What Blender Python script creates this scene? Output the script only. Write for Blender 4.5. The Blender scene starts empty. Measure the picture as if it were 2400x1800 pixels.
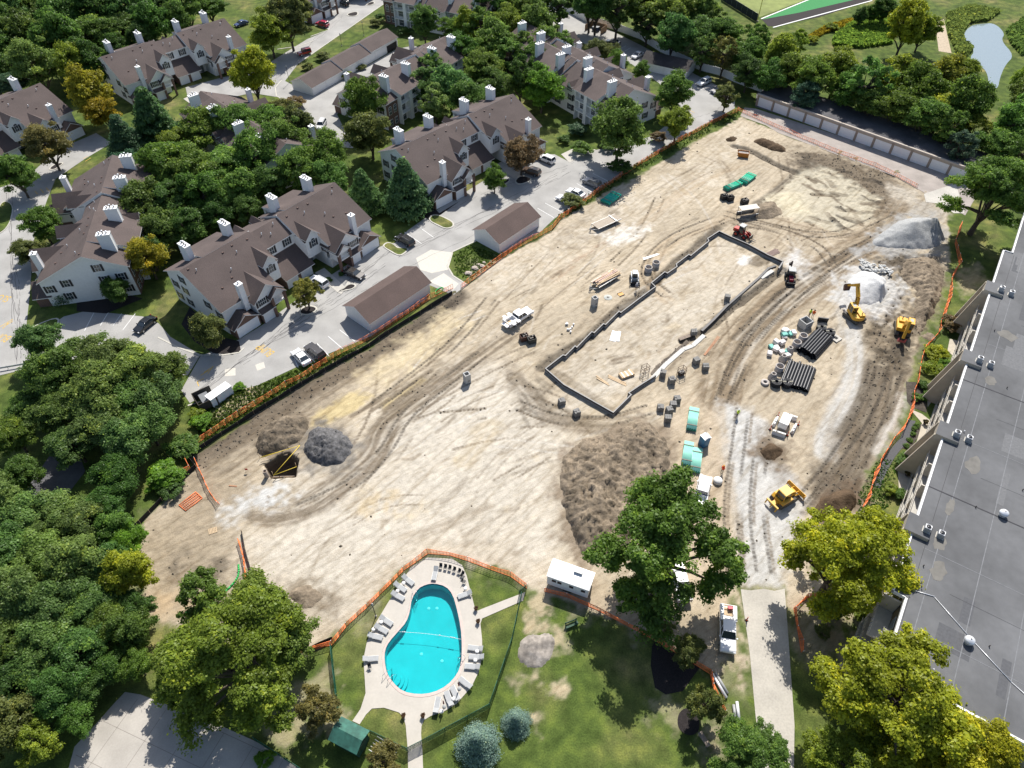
import bpy, math, random
import numpy as np
from math import sin, cos, pi, radians, sqrt, atan2, floor
from mathutils import Vector, Matrix
S = bpy.context.scene
COL = S.collection
# ---------------------------------------------------------------- camera
CAM_H, PITCH, FPX = 92.0, radians(47.3), 1655.0
cd = bpy.data.cameras.new('camera'); cam = bpy.data.objects.new('camera', cd); COL.objects.link(cam)
cam.location = (0, 0, CAM_H); cam.rotation_euler = (pi/2 - PITCH, 0, 0)
cd.sensor_width = 36; cd.lens = FPX/2400*36; cd.clip_end = 3000; cd.clip_start = 0.5
S.camera = cam
# ---------------------------------------------------------------- sky and sun
SUN_EL, SUN_AZ = radians(49), radians(13)
w = bpy.data.worlds.new('World'); S.world = w; w.use_nodes = True
nt = w.node_tree; sky = nt.nodes.new('ShaderNodeTexSky'); sky.sky_type = 'NISHITA'; sky.sun_disc = False
sky.sun_elevation = SUN_EL; sky.sun_rotation = SUN_AZ; sky.air_density = 1.0; sky.dust_density = 1.5
nt.links.new(sky.outputs[0], nt.nodes['Background'].inputs[0]); nt.nodes['Background'].inputs[1].default_value = 0.095
sl = bpy.data.lights.new('sun', 'SUN'); sun = bpy.data.objects.new('sun', sl); COL.objects.link(sun)
sl.energy = 4.7; sl.angle = radians(0.5); sl.color = (1.0, 0.955, 0.88)
sd = Vector((sin(SUN_AZ)*cos(SUN_EL), cos(SUN_AZ)*cos(SUN_EL), sin(SUN_EL)))
sun.rotation_euler = sd.to_track_quat('Z', 'Y').to_euler(); sun.location = (0, 0, 150)
S.view_settings.view_transform = 'Standard'; S.view_settings.look = 'None'; S.view_settings.exposure = 0.6
S.view_settings.gamma = 1.0
# ---------------------------------------------------------------- helpers
def G(px, py, z=0.0):
    """world point at height z that the photograph shows at pixel (px, py)"""
    x, y = px-1200, py-900
    t = (CAM_H-z)/(FPX*sin(PITCH)+y*cos(PITCH))
    return Vector((x*t, (FPX*cos(PITCH)-y*sin(PITCH))*t, z))
def ZM(x0, y0, k=3.6867):
    return lambda x, y, z=0.0: G(x0+x/k, y0+y/k, z)
def mpp(px, py):                       # metres per photo pixel, sideways
    return CAM_H/(FPX*sin(PITCH)+(py-900)*cos(PITCH))
def tag(o, label=None, cat=None, group=None, kind=None):
    if label: o['label'] = label
    if cat: o['category'] = cat
    if group: o['group'] = group
    if kind: o['kind'] = kind
    return o
def thing(name, label, cat, loc=(0, 0, 0), rz=0.0, group=None):
    o = bpy.data.objects.new(name, None); COL.objects.link(o)
    o.location = loc; o.rotation_euler = (0, 0, rz); o.empty_display_size = 0.3
    return tag(o, label, cat, group)
KIDS = {}
def kids(o): return KIDS.get(o.name, [])
def link(o, parent):
    COL.objects.link(o)
    if parent is not None:
        o.parent = parent; KIDS.setdefault(parent.name, []).append(o)
    return o
def copy_tree(o, parent=None, skip=()):
    c = o.copy(); link(c, parent)
    for ch in kids(o):
        if ch.name.split('.')[0] in skip: continue
        copy_tree(ch, c)
    return c
def dup(o, loc, rz=0.0, label=None, group=None, skip=()):
    c = copy_tree(o, None, skip); c.location = loc; c.rotation_euler = (0, 0, rz)
    if label: c['label'] = label
    if group: c['group'] = group
    return c
class MB:
    """collects faces; build() links them as ONE mesh object"""
    def __init__(s): s.v = []; s.f = []; s.m = []; s.M = None; s.sm = []
    def pt(s, p):
        p = Vector(p)
        if s.M is not None: p = s.M @ p
        s.v.append(p[:]); return len(s.v)-1
    def face(s, pts, m=0, sm=False):
        s.f.append([s.pt(p) for p in pts]); s.m.append(m); s.sm.append(sm); return s
    def box(s, a, b, m=0, top=None):
        x0, y0, z0 = a; x1, y1, z1 = b
        i = [s.pt(p) for p in ((x0,y0,z0),(x1,y0,z0),(x1,y1,z0),(x0,y1,z0),(x0,y0,z1),(x1,y0,z1),(x1,y1,z1),(x0,y1,z1))]
        for q in ((0,3,2,1),(4,5,6,7),(0,1,5,4),(1,2,6,5),(2,3,7,6),(3,0,4,7)):
            s.f.append([i[k] for k in q]); s.m.append(top if (top is not None and q == (4,5,6,7)) else m); s.sm.append(False)
        return s
    def cbox(s, c, d, m=0): return s.box([c[k]-d[k]/2 for k in range(3)], [c[k]+d[k]/2 for k in range(3)], m)
    def prism(s, pts, z0, z1, m=0, mt=None):
        n = len(pts)
        ar = sum(pts[i][0]*pts[(i+1) % n][1]-pts[(i+1) % n][0]*pts[i][1] for i in range(n))
        if ar < 0: pts = pts[::-1]
        a = [s.pt((p[0], p[1], z0)) for p in pts]; b = [s.pt((p[0], p[1], z1)) for p in pts]
        s.f.append(b); s.m.append(m if mt is None else mt); s.sm.append(False)
        s.f.append(a[::-1]); s.m.append(m); s.sm.append(False)
        for i in range(n):
            j = (i+1) % n; s.f.append([a[i], a[j], b[j], b[i]]); s.m.append(m); s.sm.append(False)
        return s
    def extr(s, prof, axis, t0, t1, m=0, caps=True):
        """profile of 2-D points swept along x (axis 0: prof=(y,z)) or y (axis 1: prof=(x,z))"""
        f = (lambda p, t: (t, p[0], p[1])) if axis == 0 else (lambda p, t: (p[0], t, p[1]))
        n = len(prof); a = [s.pt(f(p, t0)) for p in prof]; b = [s.pt(f(p, t1)) for p in prof]
        for i in range(n):
            j = (i+1) % n; s.f.append([a[i], a[j], b[j], b[i]]); s.m.append(m); s.sm.append(False)
        if caps:
            s.f.append(a[::-1]); s.m.append(m); s.sm.append(False); s.f.append(b); s.m.append(m); s.sm.append(False)
        return s
    def tube(s, p0, p1, r, n=8, m=0, r1=None, caps=True, mc=None):
        p0, p1 = Vector(p0), Vector(p1); d = (p1-p0).normalized()
        q = d.cross(Vector((0, 0, 1)) if abs(d.z) < .9 else Vector((1, 0, 0))).normalized(); w_ = d.cross(q)
        r1 = r if r1 is None else r1
        a = [s.pt(p0+(q*cos(2*pi*k/n)+w_*sin(2*pi*k/n))*r) for k in range(n)]
        b = [s.pt(p1+(q*cos(2*pi*k/n)+w_*sin(2*pi*k/n))*r1) for k in range(n)]
        for k in range(n):
            j = (k+1) % n; s.f.append([a[k], b[k], b[j], a[j]]); s.m.append(m); s.sm.append(True)
        if caps:
            s.f.append(a); s.m.append(m if mc is None else mc); s.sm.append(False)
            s.f.append(b[::-1]); s.m.append(m if mc is None else mc); s.sm.append(False)
        return s
    def path(s, pts, r, n=6, m=0):
        for a, b in zip(pts[:-1], pts[1:]): s.tube(a, b, r, n, m)
        return s
    def lathe(s, prof, c=(0, 0, 0), n=20, m=0, sm=True):
        rows = [[s.pt((c[0]+r*cos(2*pi*k/n), c[1]+r*sin(2*pi*k/n), c[2]+z)) for k in range(n)] for r, z in prof]
        for a, b in zip(rows[:-1], rows[1:]):
            for k in range(n):
                j = (k+1) % n; s.f.append([a[k], a[j], b[j], b[k]]); s.m.append(m); s.sm.append(sm)
        return s
    def slab(s, pts, t, m=0, me=None):
        """flat polygon in 3-D given from above, thickened downwards"""
        a = [s.pt(p) for p in pts]; b = [s.pt((p[0], p[1], p[2]-t)) for p in pts]; n = len(pts)
        s.f.append(a); s.m.append(m); s.sm.append(False); s.f.append(b[::-1]); s.m.append(m if me is None else me); s.sm.append(False)
        for i in range(n):
            j = (i+1) % n; s.f.append([a[i], b[i], b[j], a[j]]); s.m.append(m if me is None else me); s.sm.append(False)
        return s
    def mesh(s, name, mats):
        me = bpy.data.meshes.new(name); me.from_pydata(s.v, [], s.f)
        for m in (mats if isinstance(mats, (list, tuple)) else [mats]): me.materials.append(m)
        me.polygons.foreach_set('material_index', s.m); me.polygons.foreach_set('use_smooth', s.sm)
        me.update(); return me
    def build(s, name, mats, parent=None, loc=None):
        o = bpy.data.objects.new(name, s.mesh(name, mats))
        if loc is not None: o.location = loc
        return link(o, parent)
def bevel(o, wd=0.04, seg=2):
    b = o.modifiers.new('bevel', 'BEVEL'); b.width = wd; b.segments = seg; b.limit_method = 'ANGLE'; b.angle_limit = radians(35); return o
# ---------------------------------------------------------------- materials
MT = {}
def nodes(name):
    m = bpy.data.materials.new(name); m.use_nodes = True; t = m.node_tree
    return m, t, t.nodes['Principled BSDF'], t.nodes.new, t.links.new
def mat(name, c, rough=0.7, metal=0.0, var=0.12, scale=1.5, bump=0.0, spec=0.4, var2=0.0, s2=0.15, stretch=None):
    """procedural paint: base colour broken up by two noises"""
    if name in MT: return MT[name]
    m, t, b, N, L = nodes(name)
    tc = N('ShaderNodeTexCoord'); src = tc.outputs['Object']
    if stretch:
        mp = N('ShaderNodeMapping'); mp.inputs['Scale'].default_value = stretch; L(src, mp.inputs[0]); src = mp.outputs[0]
    n = N('ShaderNodeTexNoise'); n.inputs['Scale'].default_value = scale; n.inputs['Detail'].default_value = 5; L(src, n.inputs['Vector'])
    r = N('ShaderNodeMapRange'); r.inputs[1].default_value = .25; r.inputs[2].default_value = .75
    r.inputs[3].default_value = 1-var; r.inputs[4].default_value = 1+var; L(n.outputs[0], r.inputs[0])
    out = r.outputs[0]
    if var2:
        n2 = N('ShaderNodeTexNoise'); n2.inputs['Scale'].default_value = s2; n2.inputs['Detail'].default_value = 3; L(tc.outputs['Object'], n2.inputs['Vector'])
        r2 = N('ShaderNodeMapRange'); r2.inputs[1].default_value = .3; r2.inputs[2].default_value = .7; r2.inputs[3].default_value = 1-var2; r2.inputs[4].default_value = 1+var2
        L(n2.outputs[0], r2.inputs[0]); mm = N('ShaderNodeMath'); mm.operation = 'MULTIPLY'; L(out, mm.inputs[0]); L(r2.outputs[0], mm.inputs[1]); out = mm.outputs[0]
    vm = N('ShaderNodeVectorMath'); vm.operation = 'SCALE'; vm.inputs[0].default_value = c[:3]; L(out, vm.inputs['Scale'])
    L(vm.outputs[0], b.inputs['Base Color'])
    b.inputs['Roughness'].default_value = rough; b.inputs['Metallic'].default_value = metal; b.inputs['Specular IOR Level'].default_value = spec
    if bump:
        bp = N('ShaderNodeBump'); bp.inputs['Strength'].default_value = 1; bp.inputs['Distance'].default_value = bump; L(n.outputs[0], bp.inputs['Height']); L(bp.outputs[0], b.inputs['Normal'])
    MT[name] = m; return m
def banded(name, c, period, depth=.25, duty=.12, rough=.6, axis='Z', c2=None, var=.08, offs=0.0):
    """horizontal courses (siding, shingles) or vertical seams along an object axis"""
    if name in MT: return MT[name]
    m, t, b, N, L = nodes(name)
    tc = N('ShaderNodeTexCoord'); sp = N('ShaderNodeSeparateXYZ'); L(tc.outputs['Object'], sp.inputs[0])
    a = N('ShaderNodeMath'); a.operation = 'MULTIPLY'; a.inputs[1].default_value = 1/period; L(sp.outputs[axis], a.inputs[0])
    f = N('ShaderNodeMath'); f.operation = 'FRACT'; L(a.outputs[0], f.inputs[0])
    g = N('ShaderNodeMath'); g.operation = 'LESS_THAN'; g.inputs[1].default_value = duty; L(f.outputs[0], g.inputs[0])
    n = N('ShaderNodeTexNoise'); n.inputs['Scale'].default_value = 2.2; n.inputs['Detail'].default_value = 6; L(tc.outputs['Object'], n.inputs['Vector'])
    r = N('ShaderNodeMapRange'); r.inputs[1].default_value = .25; r.inputs[2].default_value = .75; r.inputs[3].default_value = 1-var; r.inputs[4].default_value = 1+var; L(n.outputs[0], r.inputs[0])
    k = N('ShaderNodeMath'); k.operation = 'MULTIPLY_ADD'; k.inputs[1].default_value = -depth; k.inputs[2].default_value = 1; L(g.outputs[0], k.inputs[0])
    k2 = N('ShaderNodeMath'); k2.operation = 'MULTIPLY'; L(k.outputs[0], k2.inputs[0]); L(r.outputs[0], k2.inputs[1])
    vm = N('ShaderNodeVectorMath'); vm.operation = 'SCALE'; vm.inputs[0].default_value = c; L(k2.outputs[0], vm.inputs['Scale']); L(vm.outputs[0], b.inputs['Base Color'])
    b.inputs['Roughness'].default_value = rough; MT[name] = m; return m
def brickmat(name, c1, c2, mortar, sc=1.0):
    m, t, b, N, L = nodes(name); tc = N('ShaderNodeTexCoord'); mp = N('ShaderNodeMapping'); mp.inputs['Rotation'].default_value = (radians(90), 0, 0)
    sp = N('ShaderNodeSeparateXYZ'); L(tc.outputs['Object'], sp.inputs[0]); ad = N('ShaderNodeMath'); L(sp.outputs[0], ad.inputs[0]); L(sp.outputs[1], ad.inputs[1])
    cb = N('ShaderNodeCombineXYZ'); L(ad.outputs[0], cb.inputs[0]); L(sp.outputs[2], cb.inputs[1])
    br = N('ShaderNodeTexBrick'); br.inputs['Color1'].default_value = (*c1, 1); br.inputs['Color2'].default_value = (*c2, 1); br.inputs['Mortar'].default_value = (*mortar, 1)
    br.inputs['Scale'].default_value = sc; br.inputs['Brick Width'].default_value = .42; br.inputs['Row Height'].default_value = .15; br.inputs['Mortar Size'].default_value = .018
    L(cb.outputs[0], br.inputs['Vector']); L(br.outputs[0], b.inputs['Base Color']); b.inputs['Roughness'].default_value = .85; MT[name] = m; return m
siding = banded('siding', (.74, .745, .745), .22, .13, .2, .55, var=.05)
siding2 = banded('siding_chimney', (.80, .81, .82), .2, .10, .2, .5, var=.05)
trim = mat('white_trim', (.78, .78, .77), .5, var=.05)
shingle = mat('roof_shingles', (.088, .067, .062), .9, var=.22, scale=6, bump=.03, var2=.14, s2=.25, stretch=(1, 1, 3))
shingle2 = mat('garage_shingles', (.095, .066, .058), .9, var=.2, scale=7, bump=.03, var2=.12, s2=.3)
darkshingle = mat('dark_shingles', (.045, .039, .039), .9, var=.25, scale=6, bump=.03, var2=.3, s2=.4)
brick = brickmat('red_brick', (.15, .068, .046), (.10, .05, .038), (.20, .16, .13))
glass = mat('window_glass', (.03, .04, .05), .12, var=.2, spec=.8)
shutter = mat('black_shutter', (.018, .018, .024), .5)
doorwhite = banded('garage_door', (.74, .75, .76), .55, .12, .06, .5, var=.04)
flue_m = mat('flue_metal', (.05, .045, .045), .5, .3)
capw = mat('cap_metal', (.72, .73, .75), .35, .3)
dark = mat('dark_recess', (.02, .02, .022), .8)
concrete = mat('concrete', (.43, .41, .37), .9, var=.10, scale=2.5, bump=.01, var2=.10, s2=.2)
curbm = mat('kerb_concrete', (.46, .44, .39), .9, var=.12, scale=3)
blackpl = mat('black_plastic', (.02, .021, .025), .38, var=.15)
steel = mat('grey_steel', (.30, .31, .32), .45, .6, var=.15)
rubber = mat('black_rubber', (.022, .022, .022), .85)
orange = mat('orange_net', (.80, .20, .06), .7, var=.15)
woodm = mat('raw_lumber', (.48, .36, .23), .85, var=.2, scale=4, stretch=(.3, 3, 3))
palletw = mat('grey_pallet_wood', (.26, .21, .17), .9, var=.25, scale=5)
white = mat('white_paint', (.80, .80, .80), .35, var=.04)
yellow = mat('machine_yellow', (.66, .36, .035), .42, var=.12, scale=3)
red = mat('machine_red', (.42, .03, .02), .42, var=.1)
mulch = mat('mulch', (.022, .018, .018), 1, var=.5, scale=8, bump=.05)
def metalpaint(name, c): return mat(name, c, .22, .25, var=.05, spec=.6)
# ================================================================ ground
def _h(ix, iy, s):
    n = (ix.astype(np.int64)*374761393+iy.astype(np.int64)*668265263+s*1274126177) & 0x7fffffff
    n = ((n ^ (n >> 13))*1274126177) & 0x7fffffff
    return ((n ^ (n >> 16)) & 0xffff)/65535.0
def vn(x, y, s=0):
    ix = np.floor(x); iy = np.floor(y); fx = x-ix; fy = y-iy
    fx = fx*fx*(3-2*fx); fy = fy*fy*(3-2*fy)
    a = _h(ix, iy, s); b = _h(ix+1, iy, s); c = _h(ix, iy+1, s); d = _h(ix+1, iy+1, s)
    return (a*(1-fx)+b*fx)*(1-fy)+(c*(1-fx)+d*fx)*fy
def fbm(x, y, o=4, s=0, ridge=False):
    r = 0; k = .5; tot = 0
    for i in range(o):
        v = vn(x, y, s+i*17)
        if ridge: v = 1-abs(2*v-1)
        r = r+k*v; tot += k; x = x*2.03+11.3; y = y*2.03-7.1; k *= .5
    return r/tot
def sstep(a, b, x): t = np.clip((x-a)/(b-a), 0, 1); return t*t*(3-2*t)
def W(pts, f=None):
    f = f or G
    return np.array([f(*p)[:2] for p in pts])
def sdist(X, Y, poly):
    """signed distance, positive inside"""
    d = np.full(X.shape, 1e9); ins = np.zeros(X.shape, bool); n = len(poly)
    for i in range(n):
        x0, y0 = poly[i]; x1, y1 = poly[(i+1) % n]; dx, dy = x1-x0, y1-y0
        t = np.clip(((X-x0)*dx+(Y-y0)*dy)/(dx*dx+dy*dy+1e-9), 0, 1)
        d = np.minimum(d, np.hypot(X-x0-t*dx, Y-y0-t*dy))
        if abs(dy) > 1e-9:
            c = ((y0 > Y) != (y1 > Y)) & (X < dx*(Y-y0)/dy+x0); ins ^= c
    return np.where(ins, d, -d)
def pdist(X, Y, pts):
    """distance to a polyline, signed side offset and distance along it"""
    best = np.full(X.shape, 1e9); al = np.zeros(X.shape); sg = np.zeros(X.shape); acc = 0
    for (x0, y0), (x1, y1) in zip(pts[:-1], pts[1:]):
        dx, dy = x1-x0, y1-y0; l = sqrt(dx*dx+dy*dy)+1e-9
        tt = ((X-x0)*dx+(Y-y0)*dy)/(l*l); t = np.clip(tt, 0, 1)
        d = np.hypot(X-x0-t*dx, Y-y0-t*dy); m = d < best
        best = np.where(m, d, best); al = np.where(m, acc+t*l, al); sg = np.where(m, ((X-x0)*dy-(Y-y0)*dx)/l, sg); acc += l
    return best, sg, al
def smooth(pts, n=3):
    pts = np.array(pts, float)
    for _ in range(n):
        q = pts[:-1]*.75+pts[1:]*.25; r = pts[:-1]*.25+pts[1:]*.75
        pts = np.vstack([pts[:1], np.column_stack([q, r]).reshape(-1, pts.shape[1]), pts[-1:]])
    return pts
def cls(pts, n=2):                      # smoothed closed outline
    pts = np.array([p[:2] for p in pts], float)
    for _ in range(n):
        nx = np.roll(pts, -1, 0); pts = np.column_stack([pts*.75+nx*.25, pts*.25+nx*.75]).reshape(-1, 2)
    return pts
X0, X1, Y0, Y1, ST = -92.0, 106.0, 15.0, 194.0, 0.25
gx = np.arange(X0, X1+.01, ST); gy = np.arange(Y0, Y1+.01, ST); NX, NY = len(gx), len(gy)
TX, TY = np.meshgrid(gx, gy); TX = TX.ravel(); TY = TY.ravel()
TC = np.tile(np.array((.385, .33, .25)), (len(TX), 1)); TA = np.zeros(len(TX)); TZ = np.zeros(len(TX))
N1 = fbm(TX*.09, TY*.09, 4, 1); N2 = fbm(TX*.5, TY*.5, 4, 5); N3 = fbm(TX*1.3, TY*1.3, 3, 9)
C_PALE, C_TAN, C_MUD, C_DARK = (.455, .418, .357), (.385, .33, .25), (.145, .115, .082), (.058, .049, .039)
C_PUD, C_GRAV, C_GREY, C_BROWN = (.44, .36, .20), (.42, .415, .40), (.27, .275, .275), (.112, .088, .06)
def sub(pts, pad):
    a = pts.min(0)-pad; b = pts.max(0)+pad
    return np.nonzero((TX > a[0]) & (TX < b[0]) & (TY > a[1]) & (TY < b[1]))[0]
def blend(i, m, c, alpha=1.0):
    c = np.array(c); m = m[:, None]; TC[i] = TC[i]*(1-m)+c*m
    if alpha is not None: TA[i] = np.maximum(TA[i], m[:, 0]*alpha) if alpha > 0 else TA[i]*(1-m[:, 0])
def fill(pts, c, s=1., soft=1., wob=1.5, dz=0., rough=0., world=False, alpha=1.0, patch=0.):
    p = np.array(pts, float) if world else W(pts); i = sub(p, soft+wob+1); x, y = TX[i], TY[i]
    d = sdist(x, y, p)+(N2[i]-.5)*2*wob+(N3[i]-.5)*wob
    m = sstep(-soft, soft, d)*s
    if patch: m = m*sstep(patch-.12, patch+.12, N2[i]*.6+N3[i]*.4)
    blend(i, m, c, alpha)
    if dz or rough: TZ[i] += m*(dz+rough*(fbm(x*1.1, y*1.1, 3, 33)-.5)*2)
def stroke(pts, wd, c, s=.6, soft=.5, streak=.6, dz=0., ex=1.1, ey=.06, sd=3, world=False, alpha=None, sm=2):
    p = smooth(np.array(pts, float) if world else W(pts), sm); i = sub(p, wd+soft+1); x, y = TX[i], TY[i]
    d, sg, al = pdist(x, y, p); d = d+(N2[i]-.5)*soft*1.5
    k = vn(sg*ex+50, al*ey+sd*7.3, sd)*.6+vn(sg*ex*2.3+90, al*ey*2.2, sd+4)*.4
    m = (1-sstep(wd-soft, wd+soft, d))*s*((1-streak)+streak*sstep(.35, .65, k))
    blend(i, m, c, alpha)
    if dz: TZ[i] += dz*m
a9 = ZM(600, 900); a4 = ZM(600, 450); b4 = ZM(1200, 450); c4 = ZM(1800, 450); c9 = ZM(1800, 900); b9 = ZM(1200, 900); z9 = ZM(0, 900); d0 = ZM(600, 1350); e0 = ZM(1200, 1350); f0 = ZM(1800, 1350); t2 = ZM(1200, 0); t3 = ZM(1800, 0)
SITE = [(1740, 275), (1610, 345), (1500, 410), (1405, 462), (1314, 520), (1293, 543), (1200, 592), (1101, 664), (1062, 690), (1052, 694), (933, 770), (871, 811), (735, 888), (596, 974), (460, 1066), (442, 1074), (460, 1098), (407, 1147), (352, 1205), (306, 1254), (300, 1310), (335, 1360), (330, 1430), (400, 1470), (500, 1520), (640, 1545), (722, 1526), (779, 1501), (811, 1462), (858, 1420), (915, 1362), (935, 1330), (1001, 1292), (1094, 1312), (1197, 1342), (1240, 1372), (1275, 1392), (1380, 1435), (1471, 1467), (1536, 1502), (1664, 1578), (1745, 1640), (1765, 1560), (1738, 1380), (1838, 1376), (1850, 1420), (1880, 1440), (1935, 1430), (1960, 1390), (1900, 1330), (1950, 1290), (2010, 1250), (2030, 1190), (2014, 1152), (2058, 1074), (2120, 954), (2123, 900), (2134, 884), (2150, 830), (2166, 762), (2185, 716), (2215, 661), (2226, 618), (2223, 518), (2215, 480), (2160, 440), (2098, 412), (1963, 361), (1827, 312), (1800, 298)]
fill(SITE, C_TAN, soft=.5, wob=.8)
si = TA > .05
# broad tone: pale dry clay low in the picture, warmer tan towards the top
k = sstep(.35, .65, N1)
TC[si] = TC[si]*(.93+.14*k[si])[:, None]
fill([(640, 1240), (700, 1130), (820, 1060), (900, 960), (1060, 860), (1180, 850), (1300, 980), (1330, 1060), (1300, 1180), (1340, 1290), (1270, 1340), (1090, 1290), (1000, 1280), (900, 1330), (800, 1450), (720, 1440), (660, 1380), (580, 1330), (560, 1260)], C_PALE, .95, 5, 3)
fill([(1080, 640), (1300, 560), (1450, 470), (1600, 400), (1740, 300), (1700, 420), (1500, 520), (1340, 600), (1180, 700)], C_PALE, .5, 4, 4, patch=.45)
fill([(1290, 870), (1440, 950), (1820, 620), (1690, 560)], C_PALE, .45, 2, 2, patch=.42)
# whole-site grading streaks along the haul direction
for q in range(70):
    rr = random.Random(q); x = rr.uniform(620, 2050); y = rr.uniform(330, 1330); L_ = rr.uniform(60, 230)
    an = radians(rr.gauss(-37, 9)); dx, dy = L_*cos(an), L_*sin(an)
    cc = rr.choice([(.25, .205, .15), C_PALE, C_PALE, C_TAN, (.29, .24, .175)]); p = W([(x, y), (x+dx*.5, y+dy*.5+rr.uniform(-12, 12)), (x+dx, y+dy)])
    i = sub(smooth(p, 1), 4)
    if len(i) and TA[i].mean() > .9: stroke(p, rr.uniform(.8, 2.6), cc, rr.uniform(.25, .6), .6, .8, world=True, sd=q % 13, ex=1.6, ey=.1)
for q in range(330):
    rr = random.Random(q+7000); x = rr.uniform(560, 2150); y = rr.uniform(320, 1340); L_ = rr.uniform(18, 90)
    an = radians(rr.gauss(-36 if x < 1650 else -48 if y > 640 else 5, 14)); dx, dy = L_*cos(an), L_*sin(an); bw = rr.uniform(-10, 10)
    p = W([(x, y), (x+dx*.5+bw*.5, y+dy*.5+bw), (x+dx, y+dy)]); i = sub(p, 2)
    if len(i) and TA[i].mean() > .9: stroke(p, rr.uniform(.12, .4), rr.choice([C_MUD, (.25, .208, .155), (.27, .22, .16), C_PALE, C_PALE]), rr.uniform(.35, .75), .22, .35, world=True, sd=q % 13, ey=.25, dz=rr.uniform(-.05, .02))
for q in range(90):
    rr = random.Random(q+8000); x = rr.uniform(600, 2000); y = rr.uniform(400, 1300); r_ = rr.uniform(3, 14); p = W([(x-r_, y), (x, y-r_*.6), (x+r_*1.3, y-r_*.2), (x+r_*.6, y+r_*.6)]); i = sub(p, 2)
    if len(i) and TA[i].mean() > .9: fill(p, rr.choice([C_MUD, C_BROWN, C_PALE, C_PALE, (.40, .33, .215)]), rr.uniform(.3, .7), .8, 1.2, world=True, patch=rr.choice([0, .45]))
def tracks(pts, c, s=.7, gauge=1.9, wd=.2, sd=1, tread=True, dz=-.04):
    p = smooth(W(pts), 2)
    for o_ in (-gauge/2, gauge/2):
        d = np.gradient(p, axis=0); d /= np.linalg.norm(d, axis=1)[:, None]+1e-9; q = p+np.column_stack([-d[:, 1], d[:, 0]])*o_; i = sub(q, wd+1); x, y = TX[i], TY[i]; dd, sg, al = pdist(x, y, q)
        m = (1-sstep(wd*.7, wd*1.25, dd))*s*((.55+.45*(np.sin(al*9) > 0)) if tread else 1)*sstep(.25, .5, vn(al*.12+sd*3.1, al*0+o_, sd)); blend(i, m, c, None); TZ[i] += dz*m
for q in range(60):
    rr = random.Random(q+5000); zone = q % 4
    if zone == 0: x, y, a0 = rr.uniform(700, 1200), rr.uniform(880, 1300), rr.gauss(-38, 14)
    elif zone == 1: x, y, a0 = rr.uniform(1050, 1600), rr.uniform(430, 780), rr.gauss(-36, 12)
    elif zone == 2: x, y, a0 = rr.uniform(1640, 1950), rr.uniform(520, 900), rr.gauss(-50, 22)
    else: x, y, a0 = rr.uniform(900, 1350), rr.uniform(780, 1050), rr.gauss(-30, 30)
    a0 = radians(a0); l = rr.uniform(80, 260); cv = rr.uniform(-.5, .5); pts = [(x+l*t*cos(a0+cv*t), y+l*t*sin(a0+cv*t)) for t in (0, .35, .7, 1)]; p = W(pts); i = sub(p, 2)
    if len(i) and TA[i].mean() > .93: tracks(pts, rr.choice([C_MUD, C_BROWN, C_MUD, (.48, .455, .41)]), rr.uniform(.45, .85), rr.choice([1.7, 2.1]), rr.uniform(.16, .3), q)
# west strip beside the silt fence
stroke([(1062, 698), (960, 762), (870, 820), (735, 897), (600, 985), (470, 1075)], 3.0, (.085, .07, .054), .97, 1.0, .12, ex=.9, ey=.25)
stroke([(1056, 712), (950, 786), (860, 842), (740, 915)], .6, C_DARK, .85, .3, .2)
stroke([(940, 790), (830, 870), (700, 960), (640, 1000), (560, 1060), (470, 1100)], 3.5, C_MUD, .75, 2, .5)
fill([(420, 1150), (480, 1100), (620, 1120), (560, 1230), (520, 1330), (560, 1400), (480, 1420), (330, 1400), (320, 1260)], (.26, .215, .155), .85, 3, 3)
fill([(400, 1310), (520, 1290), (560, 1340), (480, 1370), (390, 1360)], C_DARK, .6, 2, 3, patch=.47)
fill([(340, 1370), (420, 1380), (450, 1440), (360, 1450)], (.36, .27, .17), .8, 2, 2)
fill([(660, 1370), (780, 1390), (760, 1440), (690, 1440)], C_MUD, .8, 2.5, 3, patch=.45, rough=.12)
# puddles
fill([(722, 1005), (730, 975), (755, 955), (815, 925), (838, 917), (862, 922), (875, 928), (842, 955), (822, 976), (795, 979), (773, 996), (745, 1003)], C_PUD, .95, .6, .9)
fill([(890, 945), (985, 885), (1000, 890), (900, 960)], C_PUD, .9, .6, .8)
fill([(850, 880), (1050, 735), (1100, 755), (960, 860), (890, 905)], (.48, .405, .265), .75, 3, 3)
for q, (u0, u1) in enumerate([((822, 976), (1040, 850)), ((872, 962), (1010, 870)), ((886, 968), (1020, 880)), ((842, 966), (930, 905)), ((900, 968), (1060, 862))]): stroke([u0, u1], .35, C_MUD, .75, .25, .5, dz=-.06, sd=q)
# looping haul tracks
stroke([(1180, 800), (1080, 870), (960, 960), (900, 1000), (885, 1060), (830, 1110), (740, 1180), (660, 1205), (610, 1200)], 2.4, C_MUD, .8, .8, .7, ex=1.7)
stroke([(930, 985), (900, 1060), (860, 1110), (780, 1165)], .8, C_MUD, .55, .4, .6)
stroke([(1040, 850), (900, 980), (860, 1040)], 1.2, C_BROWN, .35, .6, .7)
fill([(860, 1150), (925, 1160), (920, 1200), (840, 1195)], (.40, .32, .20), .7, 2, 2, patch=.45)
fill([(945, 1210), (1000, 1175), (1000, 1195), (960, 1215)], (.42, .33, .19), .6, 1.5, 1.2)
stroke([(1120, 1015), (1165, 990), (1090, 1080)], 1.6, (.40, .33, .22), .5, 1.2, .6)
stroke([(690, 1290), (705, 1270), (760, 1275), (830, 1250)], .3, C_MUD, .3, .2, .5)
stroke([(1060, 1225), (1110, 1180), (1170, 1110)], .5, C_BROWN, .3, .4, .8)
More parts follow.
